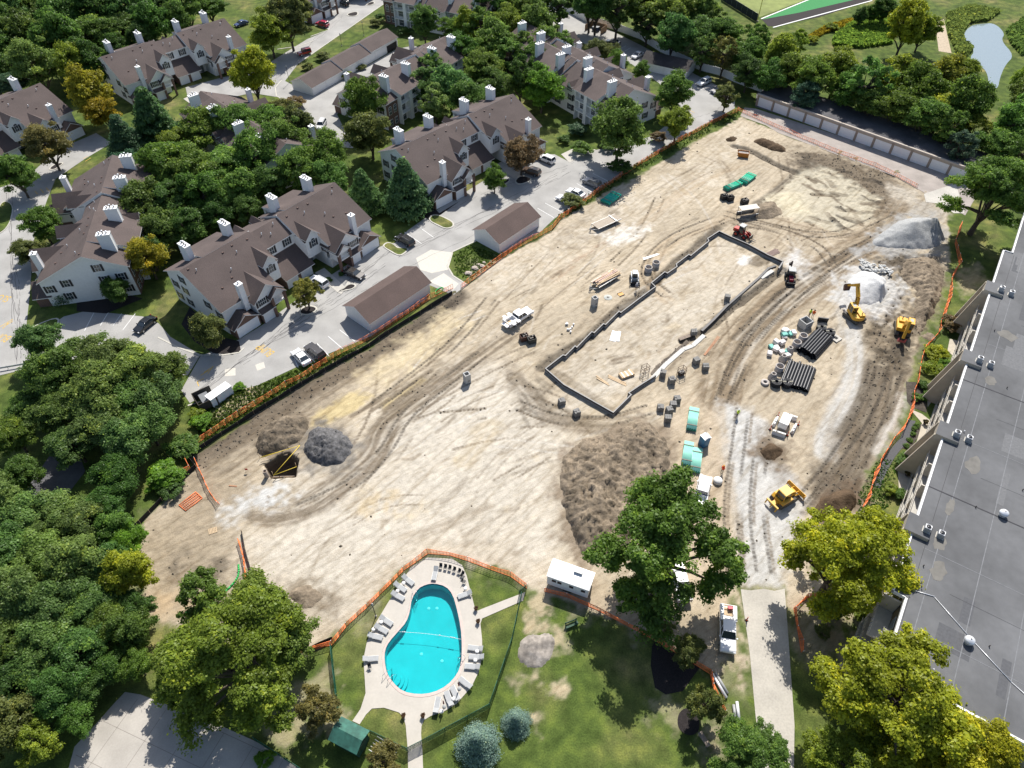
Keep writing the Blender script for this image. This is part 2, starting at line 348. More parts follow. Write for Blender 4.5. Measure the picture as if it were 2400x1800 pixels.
# dumping apron (white lime) by the excavation and south-west
fill([(535, 1190), (600, 1140), (650, 1125), (690, 1160), (650, 1195), (560, 1210)], (.47, .48, .48), .8, 2, 3, patch=.35)
for q in range(26):
    rr = random.Random(q+900); x, y = rr.uniform(620, 700), rr.uniform(1130, 1200); fill([(x, y), (x+6, y+1), (x+5, y+4)], C_MUD, .9, .2, .3, rough=.1)
# around the foundation
fill([(1180, 840), (1240, 900), (1290, 960), (1400, 1000), (1330, 1000), (1220, 960), (1190, 900)], C_MUD, .55, 1.5, 2, patch=.42)
for q in range(12):
    rr = random.Random(q+50); x, y = rr.uniform(1215, 1260), rr.uniform(880, 965); stroke([(x, y), (x+rr.uniform(15, 50), y+rr.uniform(10, 45))], .3, C_DARK, .6, .2, .4)
stroke([(1210, 890), (1280, 960), (1400, 995), (1500, 985), (1560, 1000)], 1.5, C_BROWN, .5, .8, .75)
stroke([(1265, 985), (1370, 1010), (1480, 1000)], 1.0, C_MUD, .55, .4, .7)
stroke([(1215, 910), (1255, 960)], .8, C_PALE, .6, .4, .7)
# dark and brown strips painted along the foundation trench
stroke([(1268, 862), (1310, 830), (1350, 812), (1395, 778), (1448, 728), (1520, 680), (1560, 633), (1615, 594), (1680, 536)], .95, C_DARK, .85, .5, .15, dz=-.25)
stroke([(1290, 866), (1345, 900), (1437, 963)], .8, C_BROWN, .5, .4, .3)
stroke([(1835, 632), (1760, 690), (1700, 735), (1650, 780), (1600, 800)], .75, C_DARK, .9, .35, .2, dz=-.7)
stroke([(1812, 640), (1760, 685), (1715, 722)], .55, (.5, .48, .45), .0, .3, .1)
fill([(1540, 740), (1620, 690), (1680, 640), (1720, 610)], C_TAN, .3, 1, 1)
# pad features
fill([(1752, 606), (1775, 600), (1806, 604), (1803, 618), (1775, 628), (1752, 618)], C_BROWN, .7, .4, .5)
fill([(1727, 606), (1750, 596), (1762, 598), (1750, 625), (1735, 622)], (.58, .57, .55), .8, .5, .8)
fill([(1490, 738), (1510, 745), (1530, 760), (1505, 775), (1485, 765)], C_MUD, .35, .6, .8, patch=.4)
for q in range(14):
    rr = random.Random(q+70); x, y = rr.uniform(1440, 1490), rr.uniform(825, 850); stroke([(x, y), (x+rr.uniform(-28, -10), y+rr.uniform(3, 12))], .22, C_MUD, .6, .15, .3)
# upper site: trench, wet pit, mud
stroke([(1722, 343), (1760, 352), (1800, 375), (1832, 392), (1870, 405)], .9, C_DARK, .9, .4, .2, dz=-.5)
stroke([(1872, 402), (1840, 430), (1800, 460), (1770, 480)], .8, C_DARK, .8, .5, .4, dz=-.3)
fill([(1850, 350), (1960, 360), (2100, 415), (2150, 450), (2140, 500), (2060, 520), (1960, 450), (1870, 410)], (.145, .118, .086), .97, 3, 4, rough=.22)
fill([(1795, 470), (1838, 440), (1880, 400), (1925, 385), (1990, 420), (2060, 455), (2040, 520), (1970, 545), (1890, 525), (1835, 500)], (.40, .365, .285), .95, 1, 2, dz=-.25)
fill([(1800, 465), (1850, 445), (1880, 455), (1900, 500), (1850, 500)], (.50, .45, .33), .8, 2, 1)
for q in range(46):
    rr = random.Random(q+200); x, y = rr.uniform(1880, 2090), rr.uniform(385, 530); an = radians(rr.gauss(28, 14)); l_ = rr.uniform(15, 55)
    stroke([(x, y), (x+l_*cos(an)*.5, y+l_*sin(an)*.4+rr.uniform(-5, 5)), (x+l_*cos(an), y+l_*sin(an)*.8)], rr.uniform(.25, .7), rr.choice([C_DARK, C_MUD, C_BROWN]), .75, .25, .4, dz=rr.uniform(-.25, .25), sd=q % 9)
fill([(2080, 430), (2150, 445), (2150, 500), (2090, 490)], C_PALE, .7, 2, 2)
fill([(2120, 500), (2160, 470), (2215, 490), (2215, 520), (2150, 515)], (.30, .28, .25), .8, 2, 2)
fill([(1880, 360), (1930, 380), (1900, 400), (1850, 390)], C_DARK, .5, 1.5, 2, patch=.42)
for x, y in ((1713, 325), (1790, 338)): pass
stroke([(1300, 655), (1340, 620), (1400, 580), (1460, 560)], .9, (.27, .18, .12), .55, .6, .85, ey=.4, dz=.12)
stroke([(1235, 690), (1300, 648), (1360, 605)], .6, C_BROWN, .5, .4, .85, ey=.4)
fill([(1400, 555), (1470, 525), (1525, 535), (1500, 560), (1430, 575)], (.56, .54, .50), .8, 1.5, 2.5, patch=.36)
for x, y, r in ((1352, 570, 2.6), (1310, 560, 5)): 
    c_ = G(x, y); stroke([(c_.x+r*cos(t*.7), c_.y+r*.8*sin(t*.7)) for t in range(9)], .35, C_MUD, .4, .25, .5, world=True)
stroke([(1290, 600), (1295, 570), (1340, 530), (1400, 500)], .7, C_MUD, .3, .4, .7)
stroke([(1500, 530), (1560, 480), (1610, 440), (1690, 400), (1750, 380)], 1.2, (.36, .28, .19), .5, .7, .8)
stroke([(1560, 700), (1500, 640), (1570, 560), (1700, 510), (1740, 470)], 1.6, (.38, .29, .19), .45, .9, .8)
stroke([(1690, 380), (1705, 400), (1720, 430), (1700, 470)], .8, C_MUD, .5, .4, .6)
stroke([(1510, 460), (1640, 385)], .25, C_MUD, .6, .2, .4); stroke([(1560, 455), (1670, 400)], .25, C_MUD, .5, .2, .4); stroke([(1610, 350), (1680, 380)], .25, C_MUD, .5, .2, .3)
# haul roads on the east side
for pts, wd, s, sd_ in (([(1690, 930), (1705, 860), (1740, 800), (1820, 715), (1930, 640), (2010, 580), (2110, 560)], 4.2, .75, 1), ([(1720, 510), (1800, 515), (1900, 545), (2000, 555), (2060, 530), (2100, 480)], 3.0, .6, 2), ([(1820, 560), (1900, 600), (1930, 640), (1910, 700)], 2.5, .35, 5), ([(1700, 900), (1780, 770), (1880, 690), (2000, 600), (2060, 540)], 1.2, .6, 7), ([(1600, 900), (1660, 840), (1720, 770), (1830, 690)], 1.5, .3, 9)):
    stroke(pts, wd, (.20, .155, .105), min(1, s*1.25), 1.0, .75, ex=1.3, sd=sd_)
for q in range(22):
    rr = random.Random(q+400); o_ = rr.uniform(-40, 40)
    pts = [(1700+o_*.6, 900), (1745+o_*.8, 800+o_*.2), (1830+o_*.6, 715+o_*.5), (1930+o_*.3, 640+o_*.5), (2010+o_*.2, 585+o_*.3)]; k0 = rr.randint(0, 2)
    stroke(pts[k0:k0+3], rr.uniform(.2, .45), rr.choice([C_DARK, C_PALE, C_MUD, C_PALE]), .55, .2, .3, dz=rr.uniform(-.06, .04))
for q in range(16):
    rr = random.Random(q+440); x, y = rr.uniform(1830, 1960), rr.uniform(540, 690); an = radians(rr.choice([-40, 10, 60, 20, -15])); l_ = rr.uniform(30, 90)
    stroke([(x, y), (x+l_*.5*cos(an), y+l_*.4*sin(an)+6), (x+l_*cos(an), y+l_*sin(an)*.8)], .3, C_PALE, .5, .2, .4)
# eastern brown bench with dozer ribs
fill([(2030, 830), (2120, 880), (2122, 950), (2060, 1070), (2010, 1150), (1950, 1200), (1890, 1190), (1900, 1120), (1935, 1040), (1985, 960), (2020, 900)], (.115, .096, .073), .97, 2.5, 2.5)
fill([(2030, 780), (2040, 700), (2080, 640), (2040, 610), (2120, 588), (2200, 600), (2222, 640), (2200, 710), (2160, 790), (2130, 880), (2040, 850)], (.098, .08, .058), .97, 2, 2, rough=.45)
for q in range(40):
    rr = random.Random(q+600); x, y = rr.uniform(2050, 2180), rr.uniform(610, 800); stroke([(x, y), (x-rr.uniform(5, 25), y+rr.uniform(10, 40))], rr.uniform(.3, 1.0), rr.choice([C_DARK, C_TAN, C_MUD, (.22, .18, .13)]), .7, .35, .4, dz=rr.uniform(-.3, .3))
stroke([(2060, 640), (2130, 650), (2150, 690), (2110, 760)], 1.4, (.30, .25, .18), .6, .8, .5)
for q in range(15):
    o_ = q*9.0; stroke([(2035+o_*.62, 850+o_*.35), (2010+o_*.75, 950+o_*.3), (1950+o_*.9, 1060+o_*.35), (1905+o_*.9, 1150+o_*.25)], .5, (C_MUD, C_DARK, (.34, .29, .22))[q % 3], .5, .35, .65, sd=q)
stroke([(2000, 780), (2005, 850), (1985, 930), (1935, 1010), (1930, 1060)], 1.6, C_GRAV, .85, 1, .5)
stroke([(2030, 850), (2020, 930), (1960, 1020)], .5, C_DARK, .5, .3, .6)
stroke([(2118, 930), (2112, 965), (2060, 1060)], 1.0, (.46, .44, .41), .8, .7, .5)
stroke([(1980, 740), (1990, 800)], 2.0, C_GRAV, .5, 1.2, .6)
fill([(1955, 700), (1990, 640), (2080, 630), (2100, 700), (2060, 740), (1990, 730)], (.47, .465, .46), .9, 3, 3)
fill([(1835, 600), (1870, 590), (1895, 620), (1880, 650), (1850, 640)], (.48, .475, .465), .85, 2, 2)
# stone haul road down to the concrete drive
fill([(1690, 955), (1700, 1010), (1672, 960), (1680, 940), (1760, 962), (1800, 1000), (1800, 1060), (1872, 1130), (1900, 1170), (1872, 1225), (1845, 1290), (1840, 1382), (1735, 1382), (1722, 1290), (1705, 1150), (1685, 1050)], C_GRAV, .97, 1.2, 1.2, rough=.05)
stroke([(1690, 960), (1690, 1040), (1710, 1160), (1728, 1290)], .9, (.34, .28, .2), .5, .7, .6)
stroke([(1790, 1000), (1800, 1080), (1870, 1140)], 1.6, C_MUD, .4, 1.2, .7)
fill([(1770, 1060), (1800, 1035), (1835, 1050), (1820, 1085), (1785, 1085)], C_DARK, .85, 1, 1)
fill([(1560, 1050), (1600, 930), (1680, 960), (1720, 1200), (1735, 1380), (1690, 1420), (1600, 1350), (1560, 1200)], (.40, .33, .245), .8, 2, 2)
# bottom strip around trailer and trucks: worn grass
fill([(1300, 1400), (1400, 1350), (1560, 1420), (1700, 1400), (1760, 1600), (1745, 1640), (1660, 1570), (1480, 1460)], (.34, .28, .20), .7, 2, 3)
fill([(1690, 1560), (1760, 1560), (1770, 1680), (1700, 1650)], (.12, .16, .05), .5, 2, 2, alpha=0, patch=.45)
fill([(1715, 1350), (1735, 1380), (1765, 1600), (1745, 1600), (1722, 1420)], (.12, .16, .05), .8, 1, 1, alpha=0, patch=.5)
# worn patches on the lawns
for pts, s in (([(1235, 1410), (1290, 1395), (1300, 1440), (1270, 1480), (1240, 1470)], .85), ([(1300, 1470), (1330, 1475), (1325, 1510), (1290, 1530)], .8), ([(1215, 1580), (1260, 1570), (1275, 1590), (1240, 1600)], .8), ([(1298, 1608), (1322, 1612), (1318, 1632), (1308, 1628)], .9), ([(1252, 1678), (1265, 1682), (1262, 1715), (1254, 1715)], .9), ([(1205, 1590), (1230, 1600), (1215, 1615)], .6), ([(690, 1600), (780, 1560), (790, 1700), (700, 1760), (640, 1700)], .5), ([(640, 1650), (720, 1700), (690, 1780), (620, 1720)], .55), ([(790, 1560), (800, 1620), (812, 1700), (798, 1700)], .7), ([(1500, 1640), (1560, 1600), (1600, 1700), (1540, 1700)], .4)):
    fill(pts, (.40, .33, .22), s, .8, 1.6, patch=.36)
fill([(1650, 1700), (1700, 1660), (1720, 1760), (1660, 1790)], (.33, .27, .19), .7, 1.5, 2, patch=.4)
fill([(1860, 1400), (1990, 1420), (2050, 1480), (1980, 1560), (1900, 1560), (1855, 1500)], (.30, .24, .17), .7, 2, 2, patch=.36)
fill([(520, 930), (600, 900), (640, 905), (560, 960), (500, 985)], (.42, .33, .22), .7, 1, 2, patch=.42)
fill([(700, 900), (860, 810), (870, 800), (720, 880)], (.42, .31, .2), .6, .6, 1.2, patch=.42)
fill([(2240, 640), (2290, 620), (2310, 660), (2260, 690)], (.36, .29, .18), .6, 1.5, 2)
for pts in ([(880, 950), (1000, 860), (1080, 790), (1150, 700)], [(1130, 830), (1040, 900), (950, 970), (910, 1050), (840, 1130), (700, 1195)], [(1690, 940), (1735, 820), (1830, 715), (1940, 635), (2050, 570)], [(1700, 930), (1760, 800), (1850, 700), (1960, 610), (2080, 545)], [(1720, 520), (1820, 535), (1920, 575), (1950, 620)], [(1700, 500), (1800, 530), (1950, 560), (2080, 500)], [(1560, 690), (1500, 640), (1560, 560), (1690, 510)], [(1215, 950), (1300, 985), (1420, 990), (1520, 960)], [(1880, 1180), (1960, 1080), (2040, 950), (2070, 850)], [(1900, 1190), (1990, 1080), (2070, 960), (2100, 870)], [(1720, 1340), (1710, 1180), (1730, 1050), (1740, 960)], [(1790, 1340), (1770, 1200), (1780, 1080)]):
    for k in range(2): tracks([(x+k*9, y+k*4) for x, y in pts], (C_DARK, C_MUD)[k], .75, 2.0, .26, k+3)
for pts, c in (([(1325, 1060), (1440, 1005), (1510, 975), (1560, 1005), (1585, 1070), (1570, 1130), (1520, 1210), (1460, 1320), (1380, 1345), (1335, 1290), (1300, 1180), (1300, 1100)], (.20, .16, .118)), ([(590, 1055), (610, 1000), (690, 962), (735, 985), (720, 1045), (650, 1075)], (.15, .122, .09)), ([(700, 1050), (735, 995), (800, 990), (845, 1040), (820, 1095), (760, 1110), (710, 1085)], (.17, .155, .135)), ([(1995, 590), (2100, 510), (2180, 500), (2225, 545), (2200, 592), (2100, 596)], (.29, .285, .275)), ([(1950, 700), (1975, 640), (2040, 615), (2100, 650), (2100, 705), (2050, 735)], (.40, .395, .38)), ([(1885, 1200), (1950, 1135), (2020, 1145), (2020, 1190), (1930, 1240)], (.11, .08, .055)), ([(1760, 1065), (1800, 1025), (1850, 1050), (1820, 1095)], (.16, .125, .09)), ([(650, 1390), (710, 1355), (785, 1395), (740, 1445)], (.22, .185, .14))): fill(pts, c, .9, 1.6, 3.0)
# micro relief and tone inside the dirt
dm = np.clip(TA, 0, 1)
lum = TC.mean(1)
TZ += dm*((N2-.5)*.10+(N3-.5)*.07*np.where(lum < .27, 3.0, 1.0))
TC *= (1+(N3-.5)[:, None]*.16+(N2-.5)[:, None]*.14)
# the square excavation
PIT = W([(620, 1090), (650, 1068), (676, 1059), (699, 1076), (692, 1117), (635, 1120)])
pi_ = sub(PIT, 2); pdv = sdist(TX[pi_], TY[pi_], PIT); TZ[pi_] -= 3.2*sstep(-.15, .5, pdv)
TC[pi_] = np.where((pdv > -.1)[:, None], np.array([.11, .085, .06]), TC[pi_])
def ground_z(x, y):
    i = int(round((x-X0)/ST)); j = int(round((y-Y0)/ST))
POOL = cls(W([(1540, 65), (1640, 90), (1700, 160), (1740, 300), (1770, 450), (1780, 600), (1775, 750), (1740, 850), (1650, 950), (1530, 1010), (1400, 1025), (1270, 1000), (1190, 930), (1130, 840), (1110, 730), (1115, 640), (1150, 570), (1230, 480), (1300, 400), (1330, 310), (1345, 200), (1400, 110), (1470, 75)], d0), 1)
# grass / dirt material
gm, t, b, N, L = nodes('ground_cover'); MT['ground_cover'] = gm
tc = N('ShaderNodeTexCoord')
def noise(sc, det=4, st=None):
    n = N('ShaderNodeTexNoise'); n.inputs['Scale'].default_value = sc; n.inputs['Detail'].default_value = det
    if st:
        mp = N('ShaderNodeMapping'); mp.vector_type = 'TEXTURE'; mp.inputs['Rotation'].default_value = (0, 0, radians(st[2])); mp.inputs['Scale'].default_value = (1/st[0], 1/st[1], 1); L(tc.outputs['Object'], mp.inputs[0]); L(mp.outputs[0], n.inputs['Vector'])
    else: L(tc.outputs['Object'], n.inputs['Vector'])
    return n.outputs[0]
def ramp(src, stops):
    r = N('ShaderNodeValToRGB'); e = r.color_ramp.elements
    while len(e) < len(stops): e.new(.5)
    for k, (p, c) in enumerate(stops): e[k].position = p; e[k].color = (*c, 1)
    L(src, r.inputs[0]); return r.outputs[0]
def mix(f, a, c, mode='MIX'):
    m = N('ShaderNodeMix'); m.data_type = 'RGBA'; m.blend_type = mode
    if isinstance(f, float): m.inputs[0].default_value = f
    else: L(f, m.inputs[0])
    for s_, k in ((a, 6), (c, 7)):
        if isinstance(s_, tuple): m.inputs[k].default_value = (*s_, 1)
        else: L(s_, m.inputs[k])
    return m.outputs[2]
gr = ramp(noise(.09, 5), [(.3, (.054, .086, .018)), (.48, (.074, .108, .024)), (.6, (.105, .125, .036)), (.72, (.18, .165, .07))])
gr = mix(.75, gr, ramp(noise(.5, 8), [(.3, (.45, .48, .45)), (.5, (.95, .95, .95)), (.68, (1.65, 1.5, 1.3))]), 'MULTIPLY')
gr = mix(.7, gr, ramp(noise(5, 4), [(.3, (.6, .6, .6)), (.7, (1.35, 1.35, 1.3))]), 'MULTIPLY')
at = N('ShaderNodeAttribute'); at.attribute_name = 'dirt'; at.attribute_type = 'GEOMETRY'
dr = mix(.8, at.outputs['Color'], ramp(noise(1.1, 6), [(.3, (.8, .79, .77)), (.5, (1, 1, 1)), (.7, (1.13, 1.12, 1.1))]), 'MULTIPLY')
dr = mix(.8, dr, ramp(noise(.8, 7, (.14, 1.5, 50)), [(.3, (.70, .66, .60)), (.48, (1, 1, 1)), (.7, (1.14, 1.13, 1.12))]), 'MULTIPLY')
dr = mix(.5, dr, ramp(noise(1.0, 6, (.25, 2.4, 28)), [(.32, (.72, .68, .62)), (.5, (1, 1, 1)), (.68, (1.12, 1.12, 1.12))]), 'MULTIPLY')
dr = mix(.8, dr, ramp(noise(9, 4), [(.28, (.72, .70, .67)), (.5, (1, 1, 1)), (.72, (1.15, 1.15, 1.14))]), 'MULTIPLY')
L(mix(at.outputs['Alpha'], gr, dr), b.inputs['Base Color']); b.inputs['Roughness'].default_value = .95; b.inputs['Specular IOR Level'].default_value = .15
bp = N('ShaderNodeBump'); bp.inputs['Distance'].default_value = .07; bp.inputs['Strength'].default_value = .8; L(noise(4.5, 6), bp.inputs['Height']); L(bp.outputs[0], b.inputs['Normal'])
del t, b, N, L
grass = gm.copy(); grass.name = 'grass_cover'
for nd in grass.node_tree.nodes:
    if nd.type == 'ATTRIBUTE':
        for lk in list(nd.outputs['Alpha'].links): sk_ = lk.to_socket; grass.node_tree.links.remove(lk); sk_.default_value = 0.0
# fine sheet
ii = np.arange(NX*NY).reshape(NY, NX); F = np.stack([ii[:-1, :-1], ii[:-1, 1:], ii[1:, 1:], ii[1:, :-1]], -1).reshape(-1, 4)
cx_ = TX[F].mean(1); cy_ = TY[F].mean(1); hole = sdist(cx_, cy_, POOL) > -.25
F = F[~hole]
edge = (TX < X0+.2) | (TX > X1-.4) | (TY < Y0+.2) | (TY > Y1-.4); TZ[edge] = 0
me = bpy.data.meshes.new('ground'); me.vertices.add(len(TX)); me.vertices.foreach_set('co', np.column_stack([TX, TY, TZ]).astype(np.float32).ravel())
me.loops.add(F.size); me.loops.foreach_set('vertex_index', F.ravel().astype(np.int32)); me.polygons.add(len(F))
me.polygons.foreach_set('loop_start', (np.arange(len(F))*4).astype(np.int32)); me.polygons.foreach_set('use_smooth', np.ones(len(F), bool)); me.update(calc_edges=True)
ca = me.attributes.new('dirt', 'FLOAT_COLOR', 'POINT'); ca.data.foreach_set('color', np.column_stack([np.clip(TC, .01, .7), TA]).astype(np.float32).ravel())
me.materials.append(gm); gob = bpy.data.objects.new('ground', me); COL.objects.link(gob); tag(gob, kind='structure')
xe, ye = X0+(NX-1)*ST, Y0+(NY-1)*ST
m_ = MB()
for a, c in (((-900, -300), (900, Y0)), ((-900, ye), (900, 1500)), ((-900, Y0), (X0, ye)), ((xe, Y0), (900, ye))): m_.face([(a[0], a[1], 0), (c[0], a[1], 0), (c[0], c[1], 0), (a[0], c[1], 0)])
tag(m_.build('lawn', grass), kind='structure')
# ================================================================ roads, lots, kerbs, markings
asph = mat('asphalt', (.315, .308, .295), .95, var=.09, scale=7, var2=.14, s2=.22)
asph2 = mat('old_asphalt', (.10, .098, .105), .95, var=.15, scale=5, var2=.3, s2=.3)
asph3 = mat('dusty_asphalt', (.31, .275, .25), .95, var=.1, scale=6, var2=.15, s2=.35, stretch=(1, 1, 1))
deckm = mat('pool_concrete', (.43, .40, .355), .85, var=.04, scale=3, var2=.05, s2=.5)
paintw = mat('road_paint', (.70, .70, .69), .8, var=.12, scale=8)
painty = mat('yellow_paint', (.55, .36, .08), .8, var=.25, scale=6)
def sheet(name, pts, z, m, f=None, th=None, loop=None):
    f = f or G; b = MB(); p = [f(*q) for q in pts] if loop is None else loop
    if th: b.prism([(q[0], q[1]) for q in p], z-th, z)
    else:
        q = [(v[0], v[1], z) for v in p]
        if sum(q[i][0]*q[(i+1) % len(q)][1]-q[(i+1) % len(q)][0]*q[i][1] for i in range(len(q))) < 0: q = q[::-1]
        b.face(q)
    return tag(b.build(name, m), kind='structure')
ROAD_A = [(425, 915), (470, 835), (560, 796), (612, 764), (760, 655), (846, 600), (905, 572), (925, 570), (956, 540), (1012, 500), (1075, 460), (1180, 395), (1255, 362), (1300, 362), (1335, 380), (1395, 352), (1480, 335), (1530, 318), (1560, 295), (1590, 262), (1545, 195), (1480, 150), (1400, 120), (1340, 85), (1290, 60), (1235, 25), (1150, -25), (1250, -25), (1330, 22), (1420, 66), (1500, 105), (1640, 180), (1722, 222), (1722, 254), (1600, 320), (1500, 380), (1400, 446), (1300, 512), (1265, 545), (1180, 592), (1120, 562), (1062, 588), (1048, 620), (1062, 645), (1096, 667), (1062, 692), (1006, 668), (1000, 700), (870, 788), (700, 858), (600, 905), (540, 918), (480, 925), (445, 945)]
sheet('road', ROAD_A, .03, asph)
sheet('side_road', [(-40, 890), (100, 855), (150, 870), (330, 870), (440, 880), (470, 832), (400, 790), (372, 758), (335, 742), (205, 728), (150, 742), (112, 768), (60, 780), (70, 690), (80, 560), (110, 470), (130, 420), (200, 372), (262, 335), (225, 312), (160, 340), (110, 372), (60, 420), (0, 440), (-60, 470)], .034, asph)
sheet('upper_road', [(700, -30), (910, -30), (906, 5), (700, 148), (668, 190), (735, 225), (930, 115), (965, 108), (1000, 112), (790, 268), (805, 300), (835, 348), (800, 345), (700, 272), (652, 228), (590, 218), (545, 228), (440, 228), (435, 205), (520, 182), (650, 160), (630, 148), (720, 92), (772, 70), (735, 58), (770, 20)], .038, asph)
sheet('garage_lane', [(1735, 272), (1745, 252), (1772, 255), (2262, 414), (2300, 440), (2262, 505), (2200, 470), (2098, 414), (1960, 362), (1825, 312), (1795, 294)], .03, asph3)
sheet('back_lane', [(1775, 205), (1830, 205), (2000, 262), (2290, 375), (2260, 410), (1770, 250)], .026, asph2)
sheet('concrete_slab', [(2165, 455), (2240, 430), (2260, 500), (2235, 500), (2205, 478), (2170, 474)], .05, concrete)
sheet('driveway', [(1736, 1381), (1760, 1384), (1790, 1380), (1815, 1385), (1839, 1380), (1848, 1500), (1862, 1700), (1860, 1830), (1790, 1830), (1771, 1680), (1757, 1530)], .04, mat('driveway_concrete', (.40, .375, .33), .9, var=.12, scale=4, var2=.12, s2=.3))
sheet('parking_pad', [(293, 1622), (262, 1655), (225, 1697), (175, 1750), (150, 1840), (820, 1840), (695, 1797), (600, 1738), (500, 1693), (400, 1655), (330, 1628)], .03, mat('pad_concrete', (.37, .345, .31), .9, var=.07, scale=5, var2=.14, s2=.25))
sheet('service_road', [(60, 1150), (115, 1070), (190, 1075), (200, 1105), (150, 1170), (120, 1185)], .03, asph2)
b = MB(); PAD = W([(293, 1622), (262, 1655), (225, 1697), (175, 1750), (150, 1840), (820, 1840), (695, 1797), (600, 1738), (500, 1693), (400, 1655), (330, 1628)]); u_ = (G(695, 1797)-G(330, 1628)).normalized(); v_ = Vector((-u_.y, u_.x, 0)); o_ = G(330, 1628)
for k in range(-8, 9):
    for d_, e_ in ((u_, v_), (v_, u_)):
        for q in range(-40, 40):
            a = o_+e_*(k*4.2)+d_*(q*.6); m_ = a+d_*.3
            if sdist(np.array([m_.x]), np.array([m_.y]), PAD)[0] > .3: c = a+d_*.6; n = e_*.03; z_ = Vector((0, 0, .034)); b.face([p+z_ for p in ((a-n, c-n, c+n, a+n) if d_ is u_ else (a+n, c+n, c-n, a-n))])
tag(b.build('pad_joint', mat('joint_dark', (.22, .20, .18), .9)), kind='structure')
# pavement repairs and cracks
b = MB(); rr = random.Random(5)
pale = mat('pale_patch', (.50, .475, .42), .9, var=.1, scale=3)
for pts in ([(975, 605), (1010, 585), (1062, 592), (1050, 632), (1012, 640), (985, 632)], [(1005, 660), (1040, 640), (1075, 665), (1060, 682)], [(527, 865), (552, 862), (552, 880), (527, 882)], [(598, 855), (618, 848), (622, 862), (603, 869)]): b.face([G(*p, .036) for p in pts][::-1])
tag(b.build('pavement_patch', pale), kind='structure')
b = MB(); rr = random.Random(11)
for s, e_, n in (((470, 915), (930, 575), 4), ((560, 850), (900, 620), 3), ((930, 600), (1330, 400), 4), ((620, 805), (1180, 505), 1), ((20, 440), (40, 850), 3), ((30, 620), (60, 860), 2), ((800, 30), (640, 190), 2), ((1000, 512), (1350, 380), 1), ((1560, 320), (1690, 250), 1)):
    for k in range(n):
        q = 40; pr = None; ofs = rr.uniform(-8, 8)
        for i in range(q+1):
            t_ = i/q; x = s[0]+(e_[0]-s[0])*t_+ofs+4*sin(t_*9+k*2)+rr.uniform(-1.6, 1.6); y = s[1]+(e_[1]-s[1])*t_+ofs*.5+rr.uniform(-1.6, 1.6)+3*cos(t_*7+k)
            p = G(x, y, .042)
            if pr is not None and rr.random() < .88:
                nn = (p-pr).cross(Vector((0, 0, 1))).normalized()*rr.uniform(.02, .055); b.face([pr-nn, p-nn, p+nn, pr+nn])
            pr = p
tag(b.build('sealed_crack', mat('crack_sealant', (.115, .11, .11), .8)), kind='structure')
def mark(name, segs, wd, m, z=.046):
    b = MB()
    for p, q in segs:
        a, c = G(*p, z), G(*q, z); n = (c-a).cross(Vector((0, 0, 1))).normalized()*wd/2; b.face([a-n, c-n, c+n, a+n])
    return tag(b.build(name, m), kind='structure')
mark('stall_line', [(a4(300, 1380), a4(365, 1515))] if 0 else [((683, 825), (699, 861)), ((713, 821), (738, 849)), ((743, 805), (772, 835)), ((769, 788), (804, 818)), ((796, 773), (832, 800)), ((922, 560), (958, 578)), ((948, 544), (988, 571)), ((977, 528), (1016, 556)), ((1278, 476), (1317, 497)), ((1260, 488), (1298, 510)), ((1298, 465), (1335, 485)), ((1389, 406), (1428, 426)), ((1352, 430), (1390, 452)), ((220, 733), (198, 775)), ((254, 732), (235, 763)), ((285, 735), (265, 763)), ((317, 735), (288, 773)), ((350, 752), (311, 783)), ((1627, 205), (1640, 196)), ((1642, 211), (1668, 198)), ((1660, 219), (1675, 212)), ((1447, 117), (1467, 107)), ((1460, 122), (1478, 112))], .12, paintw)
mark('hatch_marking', [((462, 895), (478, 887)), ((462, 895), (466, 905)), ((478, 873), (495, 862)), ((487, 875), (500, 858)), ((470, 880), (489, 868)), ((0, 766), (30, 748)), ((6, 770), (20, 756)), ((15, 762), (30, 752)), ((82, 448), (88, 455)), ((95, 443), (102, 452)), ((108, 440), (116, 448)), ((1610, 262), (1622, 268)), ((1616, 258), (1628, 264)), ((195, 372), (206, 366)), ((200, 378), (213, 370))], .16, painty)
def text_mark(body, px, py, ang, size, sx=1.0, sy=1.0):
    cu = bpy.data.curves.new('txt', 'FONT'); cu.body = body; cu.size = size; cu.align_x = 'CENTER'; cu.align_y = 'CENTER'
    o = bpy.data.objects.new('txt', cu); COL.objects.link(o); me = bpy.data.meshes.new_from_object(o); bpy.data.objects.remove(o)
    me.materials.append(painty); o = bpy.data.objects.new('road_lettering', me); COL.objects.link(o); o.location = G(px, py, .047)
    o.rotation_euler = (0, 0, radians(ang)); o.scale = (sx, sy, 1); tag(o, kind='structure'); return o
text_mark('BUMP', 622, 820, 142, 1.5, 1, 1.7); text_mark('BUMP', 2, 789, 160, 1.6, 1, 1.6); text_mark('SLOW', 0, 697, 165, 1.6, 1, 1.6)
